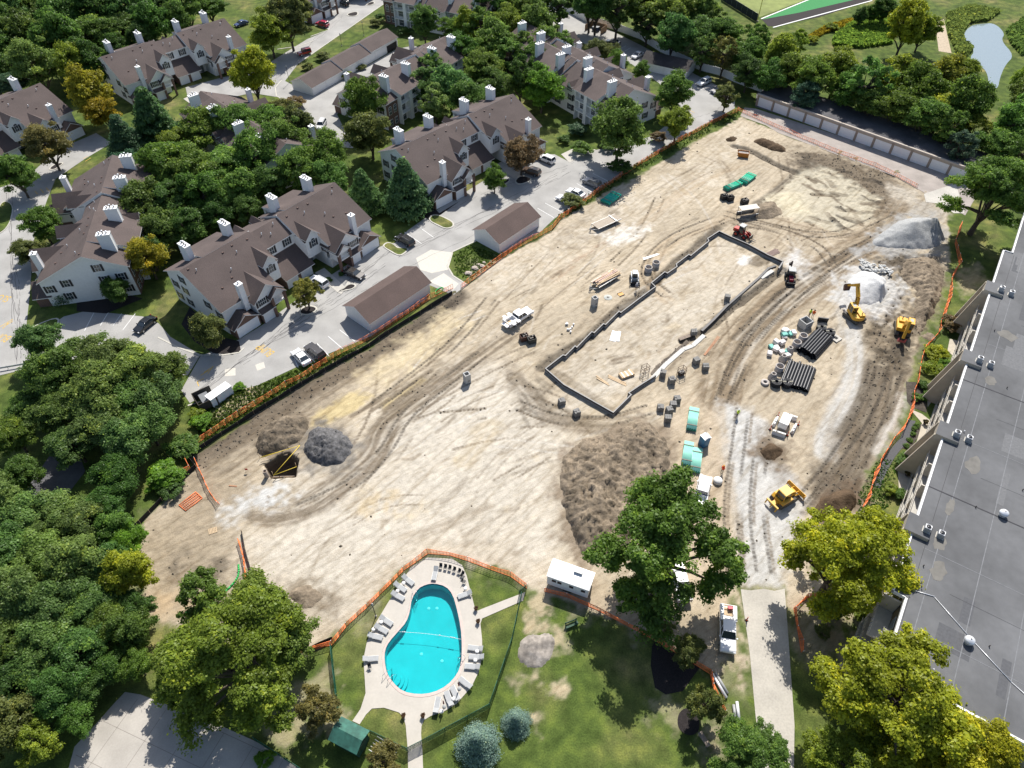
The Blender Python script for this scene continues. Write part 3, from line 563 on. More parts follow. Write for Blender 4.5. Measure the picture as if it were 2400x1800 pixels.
# planted islands with kerbs
def island(name, pts, m, wd=.35, z=.14, f=None):
    p = cls([(f or G)(*q) for q in pts], 2); c = p.mean(0)
    b = MB(); b.prism([tuple(q) for q in p], 0, z, 0); o = tag(b.build('kerb', curbm), kind='structure')
    inner = np.array([q+(c-q)/np.linalg.norm(c-q)*wd for q in p])
    return sheet(name, None, z+.012, m, loop=[(q[0], q[1]) for q in inner])
island('planting_bed', [(790, 688), (818, 664), (838, 667), (830, 678), (800, 684), (794, 682)], mulch); island('lawn_strip', [(895, 575), (912, 566), (936, 583), (962, 582), (950, 595), (935, 602), (905, 585)], grass)
island('lawn_strip', [(1000, 515), (1018, 500), (1062, 518), (1066, 532), (1048, 538), (1030, 532)], grass); island('planting_bed', [(695, 735), (715, 715), (742, 718), (746, 728), (722, 742)], mulch)
island('planting_bed', [(1148, 440), (1168, 425), (1200, 418), (1188, 432), (1165, 442)], mulch); island('planting_bed', [(1203, 425), (1220, 410), (1250, 418), (1240, 428), (1215, 435)], mulch)
island('lawn_strip', [(810, 33), (840, 26), (840, 38), (818, 40)], mulch); island('planting_bed', [(855, 12), (872, 3), (882, 8), (868, 14)], mulch)
island('lawn_strip', [(0, 470), (30, 475), (32, 510), (10, 545), (-20, 555)], grass); island('lawn_strip', [(112, 398), (128, 384), (153, 380), (140, 392), (125, 400)], mulch)
island('lawn_strip', [(40, 790), (75, 765), (150, 738), (120, 790), (60, 815)], grass)
for pts in ([(425, 760), (445, 720), (470, 745), (480, 790), (520, 790), (560, 800), (565, 822), (545, 832), (500, 828), (455, 800)], [(985, 500), (1010, 480), (1030, 500), (1080, 470), (1010, 520)]): sheet('mulch_bed', pts, .055, mulch)
sheet('mulch_bed', [(1528, 1515), (1536, 1503), (1590, 1535), (1640, 1565), (1600, 1620), (1560, 1628), (1535, 1612), (1525, 1560)], .06, mulch)
sheet('mulch_bed', None, .06, mulch, loop=[tuple(q) for q in cls([G(*q) for q in ((1588, 1672), (1612, 1655), (1638, 1680), (1640, 1715), (1615, 1727), (1588, 1708))], 2)])
sheet('mulch_bed', [(180, 700), (300, 690), (335, 700), (250, 735), (180, 730)], .055, mulch)
for a, c in (((812, 632), (752, 655)), ((800, 645), (752, 660)),): pass
walk = [[(738, 640), (760, 628), (808, 672), (815, 660), (822, 664), (800, 690), (790, 685), (775, 672), (762, 662)], [(1165, 385), (1178, 378), (1205, 400), (1222, 405), (1228, 412), (1206, 420), (1190, 408)], [(1315, 362), (1340, 350), (1395, 352), (1335, 382)], [(430, 232), (445, 225), (470, 245), (455, 250)]]
for p in walk: sheet('sidewalk', p, .07, concrete)
kb = MB()
for pts in ([(1006, 668), (1000, 664), (1012, 660)], [(370, 790), (420, 815), (470, 832), (520, 832), (560, 826), (572, 815)], [(110, 770), (60, 776), (52, 790), (62, 800)], [(1048, 622), (1060, 590), (1118, 563)], [(1048, 622), (1062, 646), (1095, 667)], [(660, 188), (645, 205), (648, 225), (668, 235)], [(728, 85), (770, 70), (772, 62)], [(650, 115), (700, 108), (735, 95)], [(1330, 378), (1338, 376), (1395, 350)], [(700, 148), (905, 5)], [(545, 925), (490, 935), (440, 950)]):
    p = [G(*q, .08) for q in pts]
    for a, c in zip(p[:-1], p[1:]):
        n = (c-a).cross(Vector((0, 0, 1))).normalized()*.15; kb.slab([a-n, c-n, c+n, a+n], .08)
tag(kb.build('kerb', curbm), kind='structure')
# far sports field
turf = mat('green_turf', (.025, .20, .055), .9, var=.1, scale=2); sheet('turf_field', [(1786, 46), (1905, -5), (2040, -30), (2000, 0), (1872, 30)], .04, turf)
sheet('cinder_track', [(1786, 46), (1872, 30), (2000, 0), (2060, -20), (2090, -20), (2044, 0), (1920, 40), (1812, 62), (1800, 62)], .044, mat('brown_cinder', (.022, .017, .018), .95, var=.15))
mark('turf_line', [((1784, 44), (1905, -5)), ((1812, 64), (2044, 1))], .5, paintw, .06)
sheet('ball_field', [(1660, -40), (1900, -40), (1900, -5), (1780, 40), (1700, 0)], .02, mat('field_grass', (.17, .20, .06), .95, var=.2, scale=.4, var2=.3, s2=.04))
sheet('dirt_path', [(2200, 50), (2212, 45), (2222, 90), (2230, 125), (2200, 120), (2195, 80)], .03, mat('path_dirt', (.40, .33, .24), .95, var=.2))
# pond
PD = [(1750, 220), (1850, 205), (1960, 200), (2050, 290), (2010, 350), (2130, 480), (2050, 560), (2000, 680), (1990, 760), (1880, 830), (1910, 700), (1880, 600), (1790, 545), (1740, 500), (1790, 440), (1700, 360), (1690, 290)]
wm, t, b_, N, L = nodes('pond_water'); b_.inputs['Base Color'].default_value = (.20, .25, .27, 1); b_.inputs['Roughness'].default_value = .06; b_.inputs['Specular IOR Level'].default_value = 1.0; b_.inputs['IOR'].default_value = 1.5
wn = N('ShaderNodeTexNoise'); wn.inputs['Scale'].default_value = .8; tcn = N('ShaderNodeTexCoord'); L(tcn.outputs['Object'], wn.inputs['Vector']); wb = N('ShaderNodeBump'); wb.inputs['Distance'].default_value = .04; L(wn.outputs[0], wb.inputs['Height']); L(wb.outputs[0], b_.inputs['Normal'])
sheet('pond', None, .03, wm, loop=[tuple(q) for q in cls([t3(*q) for q in PD], 2)])
# ================================================================ pool
DECK = [(963, 1331), (1001, 1307), (1060, 1310), (1083, 1325), (1094, 1350), (1100, 1375), (1113, 1425), (1119, 1432), (1128, 1428), (1231, 1388), (1226, 1408), (1130, 1450), (1126, 1462), (1130, 1500), (1130, 1540), (1122, 1575), (1105, 1610), (1070, 1650), (1040, 1668), (1010, 1678), (994, 1688), (988, 1702), (987, 1720), (990, 1760), (993, 1830), (957, 1830), (956, 1760), (951, 1700), (945, 1680), (935, 1670), (900, 1659), (872, 1661), (858, 1675), (843, 1698), (826, 1690), (845, 1662), (857, 1625), (855, 1590), (852, 1545), (860, 1505), (875, 1470), (905, 1420), (930, 1380)]
pool_o = POOL; cpo = np.array([q+(q-pool_o.mean(0))/np.linalg.norm(q-pool_o.mean(0))*.38 for q in pool_o])
def ring(b, o, i, z0, z1, m=0):
    n = len(o)
    for k in range(n):
        j = (k+1) % n
        b.face([(*o[k], z1), (*o[j], z1), (*i[j], z1), (*i[k], z1)], m); b.face([(*o[k], z0), (*o[j], z0), (*o[j], z1), (*o[k], z1)], m); b.face([(*i[j], z0), (*i[k], z0), (*i[k], z1), (*i[j], z1)], m)
dk = [tuple(G(*q)[:2]) for q in DECK]
import mathutils
from mathutils.geometry import delaunay_2d_cdt
def with_hole(outer, inner, z, name, m):
    P_ = [Vector(p) for p in outer]+[Vector(p) for p in inner]; n, k = len(outer), len(inner)
    E_ = [(i, (i+1) % n) for i in range(n)]+[(n+i, n+(i+1) % k) for i in range(k)]
    v, e, f, *_ = delaunay_2d_cdt(P_, E_, [], 0, 1e-5); O_ = np.array(outer); I_ = np.array(inner); b = MB()
    for q in f:
        c = sum((v[i] for i in q), Vector((0, 0)))/len(q)
        if sdist(np.array([c.x]), np.array([c.y]), O_)[0] > 0 and sdist(np.array([c.x]), np.array([c.y]), I_)[0] < 0:
            pp = [(v[i].x, v[i].y, z) for i in q]
            if (pp[1][0]-pp[0][0])*(pp[2][1]-pp[0][1])-(pp[1][1]-pp[0][1])*(pp[2][0]-pp[0][0]) < 0: pp = pp[::-1]
            b.face(pp)
    return tag(b.build(name, m), kind='structure')
with_hole(dk, [tuple(q) for q in cpo], .06, 'pool_deck', deckm)
pool = thing('swimming_pool', 'turquoise kidney shaped swimming pool set in the pale concrete deck', 'pool', (*pool_o.mean(0), 0))
pc = Vector((*pool_o.mean(0), 0)); lo = pool_o-pool_o.mean(0); lc = cpo-cpo.mean(0)
b = MB(); ring(b, lc, lo, -.02, .09); b.build('coping', mat('pool_coping', (.50, .40, .36), .7, var=.1), pool)
poolp = mat('pool_plaster', (.085, .46, .49), .7, var=.06, scale=.6, var2=.05, s2=.2)
b = MB(); n = len(lo)
for k in range(n):
    j = (k+1) % n; b.face([(*lo[k], .05), (*lo[k]*.985, -1.35), (*lo[j]*.985, -1.35), (*lo[j], .05)][::-1])
b.face([(*q*.985, -1.35) for q in lo]); b.build('basin', poolp, pool)
b = MB(); li = lo*.992; n = len(lo)
for k in range(n): j = (k+1) % n; b.face([(*lo[k]*.996, .0), (*lo[j]*.996, .0), (*lo[j]*.995, -.26), (*lo[k]*.995, -.26)])
b.build('tile_band', mat('tile_blue', (.02, .16, .24), .3, var=.25, scale=6), pool)
for q in ((1485, 243), (1556, 242), (1420, 640), (1600, 700)): p = d0(*q)-pc; b = MB(); b.lathe([(.01, -1.32), (.2, -1.32), (.22, -1.35)], p, 12); b.build('drain', [white], pool)
wm2, t, b_, N, L = nodes('pool_water'); t.nodes.remove(b_); o_ = t.nodes['Material Output']
tr = N('ShaderNodeBsdfTransparent'); tr.inputs[0].default_value = (.34, .90, .92, 1); gl = N('ShaderNodeBsdfGlossy'); gl.inputs['Roughness'].default_value = .05; gl.inputs[0].default_value = (1, 1, 1, 1)
fr = N('ShaderNodeFresnel'); fr.inputs[0].default_value = 1.33; mx = N('ShaderNodeMixShader'); L(fr.outputs[0], mx.inputs[0]); L(tr.outputs[0], mx.inputs[1]); L(gl.outputs[0], mx.inputs[2]); L(mx.outputs[0], o_.inputs[0])
tcn = N('ShaderNodeTexCoord'); wn = N('ShaderNodeTexNoise'); wn.inputs['Scale'].default_value = 1.6; L(tcn.outputs['Object'], wn.inputs['Vector']); wb = N('ShaderNodeBump'); wb.inputs['Distance'].default_value = .03; L(wn.outputs[0], wb.inputs['Height']); L(wb.outputs[0], gl.inputs['Normal'])
b = MB(); b.face([(*q*.999, -.10) for q in lo]); wo = b.build('water', wm2, pool)
if Vector(wo.data.polygons[0].normal).z < 0: wo.data.flip_normals()
b = MB()
st_c = d0(1180, 880)-pc
for k, r in enumerate((1.9, 1.45, 1.0)):
    ang0 = [a_ for a_ in np.linspace(-2.6, .9, 16)]; b.prism([(st_c.x+.0, st_c.y)]+[(st_c.x+r*cos(a_+.9), st_c.y+r*sin(a_+.9)) for a_ in ang0], -1.34+k*.01, -1.0+k*.3)
b.build('step', poolp, pool)
chrome = mat('chrome', (.75, .76, .78), .15, 1.0, var=.03)
for q in ((1375, 165), (1770, 712)):
    p = d0(*q)-pc; d = Vector((-p.x, -p.y, 0)).normalized(); s_ = d.cross(Vector((0, 0, 1)))*.28; b = MB()
    for sg in (-1, 1): b.path([p+s_*sg-d*.5+Vector((0, 0, .06)), p+s_*sg-d*.35+Vector((0, 0, .75)), p+s_*sg+d*.2+Vector((0, 0, .8)), p+s_*sg+d*.35+Vector((0, 0, -.9))], .025)
    for z in (-.3, -.6, -.9): b.tube(p-s_+d*.35+Vector((0, 0, z)), p+s_+d*.35+Vector((0, 0, z)), .025)
    b.build('ladder', chrome, pool)
p = d0(1150, 870)-pc; b = MB(); d = Vector((-p.x, -p.y, 0)).normalized(); s_ = d.cross(Vector((0, 0, 1)))*.45
for sg in (-1, 1): b.path([p+s_*sg-d*.7+Vector((0, 0, .06)), p+s_*sg-d*.6+Vector((0, 0, .85)), p+s_*sg+d*.3+Vector((0, 0, .7)), p+s_*sg+d*.9+Vector((0, 0, -.3))], .028)
b.build('handrail', chrome, pool)
b = MB(); pr = None
for k in range(21):
    t_ = k/20; p = d0(1235+(1775-1235)*t_, 480-12*sin(pi*t_)+65*t_)-pc+Vector((0, 0, -.08))
    if pr is not None: b.tube(pr, p, .02, 5)
    pr = p
for t_ in (.06, .09, .65, .83, .86, .89):
    p = d0(1235+(1775-1235)*t_, 480-12*sin(pi*t_)+65*t_)-pc+Vector((0, 0, -.06)); b.lathe([(.01, -.1), (.11, 0), (.01, .1)], p, 8)
b.build('float_rope', white, pool)
# ================================================================ townhouses
LN = 37.4
RS = .485                                   # roof pitch
def fr(y): return 5.8+(y-1.9)*RS            # front roof plane
def slope(b, x0, x1, y0, z0, y1, z1, t=.16):
    p = [(x0, y0, z0), (x1, y0, z0), (x1, y1, z1), (x0, y1, z1)]
    b.slab(p, t, 0, 1)
def gable_roof_y(b, xc, hw, ze, za, y0, y1, t=.14):
    """small roof whose ridge runs along y"""
    b.slab([(xc-hw, y0, ze), (xc, y0, za), (xc, y1, za), (xc-hw, y1, ze)][::1] if False else [(xc-hw, y0, ze), (xc, y0, za), (xc, y1, za), (xc-hw, y1, ze)], t, 0, 1)
    b.slab([(xc, y0, za), (xc+hw, y0, ze), (xc+hw, y1, ze), (xc, y1, za)], t, 0, 1)
def win_mesh(w_, h, arch=False, shut=True, name='window'):
    b = MB()
    b.box((-w_/2-.08, -.05, -h/2-.08), (w_/2+.08, .0, h/2+.08), 0)
    b.box((-w_/2, -.07, -h/2), (w_/2, -.045, h/2), 1)
    nx = 2 if w_ > 1.1 else 1
    for k in range(1, nx*2): x = -w_/2+k*w_/(nx*2); b.box((x-.02, -.085, -h/2), (x+.02, -.071, h/2), 0)
    b.box((-w_/2, -.088, -.025), (w_/2, -.072, .025), 0)
    if arch:
        n = 8; pr = [(w_/2*cos(pi*k/n), h/2+.08+w_/2*.85*sin(pi*k/n)) for k in range(n+1)]; b.extr(pr, 1, -.07, -.02, 1)
        pr2 = [((w_/2+.1)*cos(pi*k/n), h/2+.08+(w_/2*.85+.1)*sin(pi*k/n)) for k in range(n+1)]; b.extr(pr2, 1, -.05, .0, 0)
    if shut:
        for s_ in (-1, 1): x = s_*(w_/2+.32); b.box((x-.2, -.075, -h/2-.05), (x+.2, -.001, h/2+.05), 2)
    return b.mesh(name, [trim, glass, shutter])
WM = {'sq': win_mesh(1.0, 1.5), 'wide': win_mesh(1.7, 1.4), 'arch': win_mesh(.95, 1.4, True), 'brick': win_mesh(1.0, 1.6, False, False), 'barch': win_mesh(1.0, 1.5, True, False), 'slide': win_mesh(1.9, 2.1, False, False), 'small': win_mesh(.9, 1.0)}
def place(me, name, loc, rz, parent):
    o = bpy.data.objects.new(name, me); o.location = loc; o.rotation_euler = (0, 0, rz); return link(o, parent)
vb = MB(); vb.tube((0, 0, -.2), (0, 0, .45), .06, 6); vb.lathe([(.11, .45), (.11, .55), (.01, .6)], n=6); VENT = vb.mesh('vent_pipe', [capw])
vb = MB(); vb.box((-.16, -.16, -.1), (.16, .16, .14)); VENT2 = vb.mesh('roof_vent', [mat('brown_vent', (.10, .06, .05), .7)])
def chimney_parts(parent, x, y, wx, wy, z0, z1, nf):
    b = MB(); b.box((x-wx/2, y-wy/2, z0), (x+wx/2, y+wy/2, z1), 0)
    for sx in (-1, 1):
        for sy in (-1, 1): b.cbox((x+sx*wx/2, y+sy*wy/2, (z0+z1)/2), (.1, .1, z1-z0), 1)
    b.box((x-wx/2-.12, y-wy/2-.12, z1), (x+wx/2+.12, y+wy/2+.12, z1+.14), 1)
    c = b.build('chimney', [siding2, trim], parent)
    for k in range(nf):
        yy = y+(k-(nf-1)/2)*wy/max(nf, 1)*.85; h = .35+.25*(k % 2); f = MB(); f.tube((x, yy, z1+.14), (x, yy, z1+.14+h), .12, 8, 0); f.lathe([(.2, h+.14), (.2, h+.24), (.02, h+.28)], (x, yy, z1), 8, 1); f.build('flue', [flue_m, capw], c)
def make_house():
    T = thing('townhouse', 'brown roofed white townhouse row', 'townhouse')
    wb = MB(); rb = MB(); bw = []
    def nb(Mx): q = MB(); q.M = Mx; bw.append(q); return q
    for mir in (0, 1):
        Mx = Matrix.Translation((LN, 0, 0)) @ Matrix.Scale(-1, 4, (1, 0, 0)) if mir else Matrix()
        for q in (wb, rb): q.M = Mx
        xf = (lambda x: LN-x) if mir else (lambda x: x)
        # bodies
        wb.extr([(2.3, 0), (2.3, fr(2.3)-.2), (12, fr(12)-.2), (18.8, 7.2), (18.8, 0)], 0, 0, 11.7)
        wb.extr([(4.65, 3.3), (4.65, fr(4.65)-.2), (12, fr(12)-.2), (18.8, 7.2), (18.8, 0), (7.5, 0), (7.5, 3.3)], 0, 11.703, 15.1)
        # main roof
        slope(rb, -.4, 11.8, 1.9, 5.8, 12, fr(12)); slope(rb, 11.8, 15.3, 4.6, fr(4.6), 12, fr(12)); slope(rb, -.4, 15.3, 12, fr(12), 19.3, fr(12)-7.3*RS)
        # raised balcony roof at the back
        slope(rb, 4.6, 13.1, 12.02, fr(12)+.02, 20.5, 8.05); wb.extr([(12.2, 10.2), (20.3, 7.9), (20.3, 7.7), (18.7, 7.0)], 0, 4.65, 4.85); wb.extr([(12.2, 10.2), (20.3, 7.9), (20.3, 7.7), (18.7, 7.0)], 0, 12.85, 13.05)
        # garage gable
        nb(Mx).extr([(.1, 0), (.1, 2.5), (2.75, 4.15), (5.5, 2.5), (5.5, 0)], 1, 0.0, 2.29)
        rb.slab([(-.35, -.35, 2.35), (2.75, -.35, 4.35), (2.75, 3.2, 4.35), (-.35, 3.2, 2.35)], .14, 0, 1); rb.slab([(2.75, -.35, 4.35), (5.9, -.35, 2.35), (5.9, 2.3, 2.35), (2.75, 2.3, 4.35)], .14, 0, 1)
        # single garage with lean-to roof, upper cross gable above it
        nb(Mx).box((5.9, -.45, 0), (9.0, 2.29, 2.6)); rb.slab([(5.6, -1.0, 2.62), (9.0, -1.0, 2.62), (9.0, .05, 3.35), (5.6, .05, 3.35)], .13, 0, 1)
        wb.extr([(5.5, 2.55), (5.5, 5.1), (8.6, 7.62), (11.7, 5.1), (11.7, 2.55)], 1, 0, 3.2)
        gable_roof_y(rb, 8.6, 3.5, 4.98, 7.88, -.32, 6.6)
        # porch gable over brick columns
        wb.extr([(8.55, 4.55), (10.1, 5.95), (11.75, 4.55)], 1, -.75, .0); gable_roof_y(rb, 10.12, 1.95, 4.6, 6.28, -1.05, 3.4)
        # tower
        wb.extr([(11.85, 3.3), (11.85, 7.85), (13.3, 9.2), (14.85, 7.85), (14.85, 3.3)], 1, 4.5, 7.6); gable_roof_y(rb, 13.33, 1.85, 7.72, 9.46, 4.15, 9.7)
        # balconies at the back: side walls, pier, floors
        for x0, x1 in ((4.65, 4.9), (8.3, 9.5), (12.8, 13.05)): wb.box((x0, 18.81, 0), (x1, 20.1, 7.75))
        if mir == 0: pass
        nb(Mx).box((0.02, 18.81, 0), (4.6, 18.9, 7.0))
    for q in (wb, rb): q.M = None
    # middle block
    wb.extr([(8.4, 0), (8.4, 8.0), (12, 10.0), (18.8, 6.7), (18.8, 0)], 0, 15.103, LN-15.103)
    slope(rb, 15.3, LN-15.3, 8.0, 8.02, 12, 10.2); slope(rb, 15.3, LN-15.3, 12, 10.2, 19.3, 6.75)
    for x in (15.12, LN-15.32): wb.extr([(7.6, 8.3), (12.1, 10.72), (12.1, 10.0), (7.6, 7.6)], 0, x, x+.2)
    nb(None).box((15.4, 4.0, 0), (LN-15.4, 8.39, 2.55)); rb.slab([(14.95, 3.3, 2.62), (LN-14.95, 3.3, 2.62), (LN-14.95, 8.42, 5.5), (14.95, 8.42, 5.5)], .14, 0, 1)
    for x in (16.6, LN-16.6):
        wb.extr([(x-.75, 5.8), (x-.75, 7.4), (x, 8.2), (x+.75, 7.4), (x+.75, 5.8)], 1, 17.6, 18.95); gable_roof_y(rb, x, 1.0, 7.3, 8.4, 14.9, 19.3)
    wb.build('wall', [siding], T); rb.build('roof', [shingle, trim], T); [q.build('brick_wall', [brick], T) for q in bw]
    # doors, windows, columns, chimneys
    def gdoor(x, y, w_, h, rz=0):
        b = MB(); b.box((-w_/2, -.06, .05), (w_/2, 0, h), 0); b.box((-w_/2-.1, -.05, h), (w_/2+.1, .0, h+.12), 1)
        for s_ in (-1, 1): b.box((s_*(w_/2+.05)-.05, -.05, 0), (s_*(w_/2+.05)+.05, 0, h), 1)
        o = b.build('garage_door', [doorwhite, trim], T); o.location = (x, y, 0)
    for x, y, w_ in ((2.75, 0, 4.7), (7.45, -.45, 2.5), (16.9, 4.0, 2.6), (20.5, 4.0, 2.6), (LN-7.45, -.45, 2.5), (LN-2.75, 0, 4.7)): gdoor(x, y, w_, 2.2)
    for sg in (0, 1):
        f = (lambda x: LN-x) if sg else (lambda x: x); ex = LN+.0 if sg else 0.0; rz = radians(90) if sg else radians(-90)
        place(WM['wide'], 'window', (f(7.0), -.005, 4.5), 0, T); place(WM['arch'], 'window', (f(13.33), 4.495, 6.2), 0, T); place(WM['sq'], 'window', (f(16.8), 8.395, 6.75), 0, T); place(WM['small'], 'window', (f(19.0)+.01, 8.395, 6.75), 0, T) if 0 else None
        place(WM['sq'], 'window', (f(11.705), 3.5, 4.3), radians(-90) if sg else radians(90), T)
        for y, z in ((13.6, 7.5), (17.0, 4.9), (13.9, 4.7), (6.9, 4.9), (17.2, 1.9), (13.9, 1.8), (6.3, 1.9), (3.6, 4.0)): place(WM['sq'], 'window', (ex-.005 if not sg else ex+.005, y, z), rz, T)
        for x in (1.4, 3.4): place(WM['barch'], 'window', (f(x), 18.905, 4.6), pi, T); place(WM['brick'], 'window', (f(x), 18.905, 1.6), pi, T)
        for z in (1.3, 4.0, 6.6):
            for x in (6.6, 11.1): place(WM['slide'], 'sliding_door', (f(x), 18.805, z), pi, T)
        for x in (14.2,): place(WM['sq'], 'window', (f(x), 18.805, 1.8), pi, T); place(WM['sq'], 'window', (f(x), 18.805, 4.6), pi, T)
        place(WM['small'], 'window', (f(16.6), 18.955, 6.6), pi, T)
        b = MB(); b.box((-.5, -.05, 0), (.5, 0, 2.1)); o = b.build('door', [mat('grey_door', (.16, .18, .2), .5)], T); o.location = (f(13.0), 7.49, .1)
        for x in (8.75, 11.6): b = MB(); b.cbox((f(x), -.65, 2.3), (.5, .5, 4.6), 0); b.build('column', [brick], T)
        b = MB(); x0, x1 = sorted((f(8.9), f(11.5))); b.box((x0, -.7, 2.75), (x1, -.02, 2.95), 0); b.box((x0, -.74, 3.7), (x1, -.68, 3.78), 0)
        for k in range(12): xx = x0+(k+.5)*(x1-x0)/12; b.box((xx-.02, -.72, 2.95), (xx+.02, -.69, 3.7), 0)
        b.build('balcony', [trim], T)
        for z in (2.55, 5.25):
            for xa, xb in ((4.9, 8.3), (9.5, 12.8)):
                x0, x1 = sorted((f(xa), f(xb))); b = MB(); b.box((x0, 18.82, z), (x1, 20.05, z+.22), 0); b.box((x0, 19.98, z+1.05), (x1, 20.04, z+1.12), 0)
                for k in range(9): xx = x0+(k+.5)*(x1-x0)/9; b.box((xx-.02, 19.99, z+.2), (xx+.02, 20.03, z+1.06), 0)
                b.build('balcony', [trim], T)
        chimney_parts(T, f(4.7), 1.95, .95, 1.0, 3.4, 9.3, 1)
        for x in (3.9, 12.9): chimney_parts(T, f(x), 15.9, 1.05, 2.3, 6.4, 12.25, 3)
        for x, y in ((7.0, 7.4), (2.0, 10.4), (10.3, 9.6)): place(VENT, 'vent_pipe', (f(x), y, fr(y)), 0, T)
        for x, y in ((3.2, 5.5), (8.2, 10.9), (10.6, 11.2), (13.8, 10.8), (1.0, 11.4), (6.0, 6.2)): place(VENT2, 'roof_vent', (f(x), y, fr(y)), 0, T)
    for x, y in ((17, 10.6), (20.4, 11.2), (18.5, 9.8)): place(VENT, 'vent_pipe', (x, y, 8.02+(y-8)*.545), 0, T)
    place(WM['sq'], 'window', (LN/2, 8.395, 6.75), 0, T) if 0 else None
    for x in (16.2, LN-16.2): place(WM['sq'], 'window', (x, 18.805, 4.3), pi, T); place(WM['sq'], 'window', (x, 18.805, 1.7), pi, T)
    return T
house = make_house()
def hpose(o, ang, u=0, v=0):                # local (u, v) of the model origin measured from a seen corner
    c, s = cos(radians(ang)), sin(radians(ang)); return Vector((o.x+u*c+v*s, o.y+u*s-v*c, 0)), radians(ang)
GRP = 'white townhouse rows with brown roofs'
t5 = G(561.9, 792.3); l, r = hpose(t5, 52.0, -.4, .1); house.location = l; house.rotation_euler = (0, 0, r)
house['label'] = 'front townhouse row with white end wall, facing the long garage and the site fence'; house['group'] = GRP
for lab, pose in (
    ('townhouse row with a reddish crabapple at its door, up the street from the front row', hpose(G(1023.4, 490), 45.6, -.4, .1)),
    ('townhouse row at the edge of the dark wood, upper left, behind the tall gold tree', hpose(G(294, 200.7, 5.8), 46.6, .2, 1.9)),
    ('townhouse row cut by the left photo edge with one white garage door facing the pavement', hpose(G(199.3, 316), 58.0, -37.0, 0)),
    ('townhouse row whose white gable wall faces the angled parking stalls at the far left', hpose(G(94.96, 720.6), 282.6, -37.5, 0)),
    ('townhouse row with brick corner and balconies behind the three part garage', (lambda o, a: hpose(o, a, 37.5, 20.2-40.4))(Vector((-31.71, 175.79, 0)), 57.66)),
    ('townhouse row with white gable end and balconies next to the large bright maple', hpose(Vector((40.55, 184.75, 0)), 127.0)),
    ('townhouse row half sunk in dark trees with its roof ridge showing above the crowns', None),
    ('townhouse row at the top edge with brick left wall and tiers of balconies', None),
    ('townhouse row behind the bright maple beside the brown waste enclosure', None),
    ('townhouse row at the top edge behind the parked red car', hpose(G(732.9, 55.6), 55.0, -.4, 0)),
    ('townhouse row barely showing at the top edge above the small blue car', hpose(G(500, 12), 50.0, -10, -17))):
    l, r = pose or (None, 0)
    if 'row with brick corner' in lab:
        c_, s_ = cos(radians(57.66)), sin(radians(57.66)); o_ = Vector((-31.71, 175.79, 0)); l = o_+Vector((c_, s_, 0))*37.4+Vector((s_, -c_, 0))*-19.9; r = radians(237.66)
    elif 'far left' in lab:
        c_, s_ = cos(radians(102.6)), sin(radians(102.6)); o_ = Vector((-92.87, 105.41, 0)); l = o_+Vector((c_, s_, 0))*37.3; r = radians(282.6)
    elif 'half sunk' in lab:
        far = G(471, 213.5, 10.7); a_ = radians(136); l = far-Vector((cos(a_), sin(a_), 0))*37.6-Vector((-sin(a_), cos(a_), 0))*12; l.z = 0; r = a_
    elif 'brick left wall' in lab:
        o_ = G(904, 53.7); a_ = radians(-27.0+180); l = o_-Vector((cos(a_), sin(a_), 0))*37.4-Vector((-sin(a_), cos(a_), 0))*18.9; r = a_
    elif 'waste enclosure' in lab:
        far = G(1229, 50, 10.7); a_ = radians(126); l = far-Vector((cos(a_), sin(a_), 0))*37.6-Vector((-sin(a_), cos(a_), 0))*12; l.z = 0; r = a_
    dup(house, l, r, lab)
# ================================================================ garages
def garage(lab, NL, NR, depth, eave=2.5, ridge=4.2, doors=0, steps=1, roofm=None, ang=None, group=None, open_door=False, wallm=None, h0=0):
    """NL, NR: ground points of the near long wall, left to right; depth goes away from the viewer"""
    d = NR-NL; L_ = d.length; a = atan2(d.y, d.x); T = thing('garage', lab, 'garage', NL, a, group)
    wl = MB(); rf = MB(); sl_ = L_/steps
    for k in range(steps):
        x0, x1 = k*sl_+(.002 if k else 0), (k+1)*sl_; e, r_ = eave+k*h0, ridge+k*h0; t_ = .14
        wl.extr([(0, 0), (0, e), (depth/2, r_-.12), (depth, e), (depth, 0)], 0, x0, x1)
        xa, xb = x0-(.35 if k == 0 else -.0), x1+(.35 if k == steps-1 else .1); dz = (r_-e)/(depth/2)*.4
        rf.slab([(xa, -.4, e-dz+.12), (xb, -.4, e-dz+.12), (xb, depth/2, r_+.02), (xa, depth/2, r_+.02)], t_, 0, 1); rf.slab([(xa, depth/2, r_+.02), (xb, depth/2, r_+.02), (xb, depth+.4, e-dz+.12), (xa, depth+.4, e-dz+.12)], t_, 0, 1)
    wl.build('wall', [wallm or siding], T); rf.build('roof', [roofm or shingle2, trim], T)
    for k in range(doors):
        w_ = L_/doors; x = (k+.5)*w_; b = MB(); op = open_door and k == doors-1
        b.box((x-w_/2+.35, -.05, .05), (x+w_/2-.35, -.005, 2.2), 2 if op else 0); b.box((x-w_/2+.25, -.06, 2.2), (x+w_/2-.25, -.004, 2.32), 1)
        b.build('garage_door', [doorwhite, trim, dark], T)
    g_ = MB(); g_.tube((.05, -.1, 0), (.05, -.1, eave-.1), .05, 6); g_.tube((L_-.05, -.1, 0), (L_-.05, -.1, eave-.1), .05, 6); g_.build('downpipe', [trim], T)
    return T
garage('long brown roofed garage without doors on its fence side, beside the white sedan', G(871.2, 779.5), G(1008.2, 686), 7.2, 2.7, 4.6)
garage('shorter brown roofed garage between the site entrance and the marked stalls', G(1169.6, 593.7), G(1262.4, 531), 7.2, 2.7, 4.6)
garage('long stepped garage of three parts with white doors, one open, by the grass verge', G(734.3, 225.1), G(932.3, 111.2), 7.6, 2.5, 4.3, 7, 3, shingle, open_door=True, h0=.35)
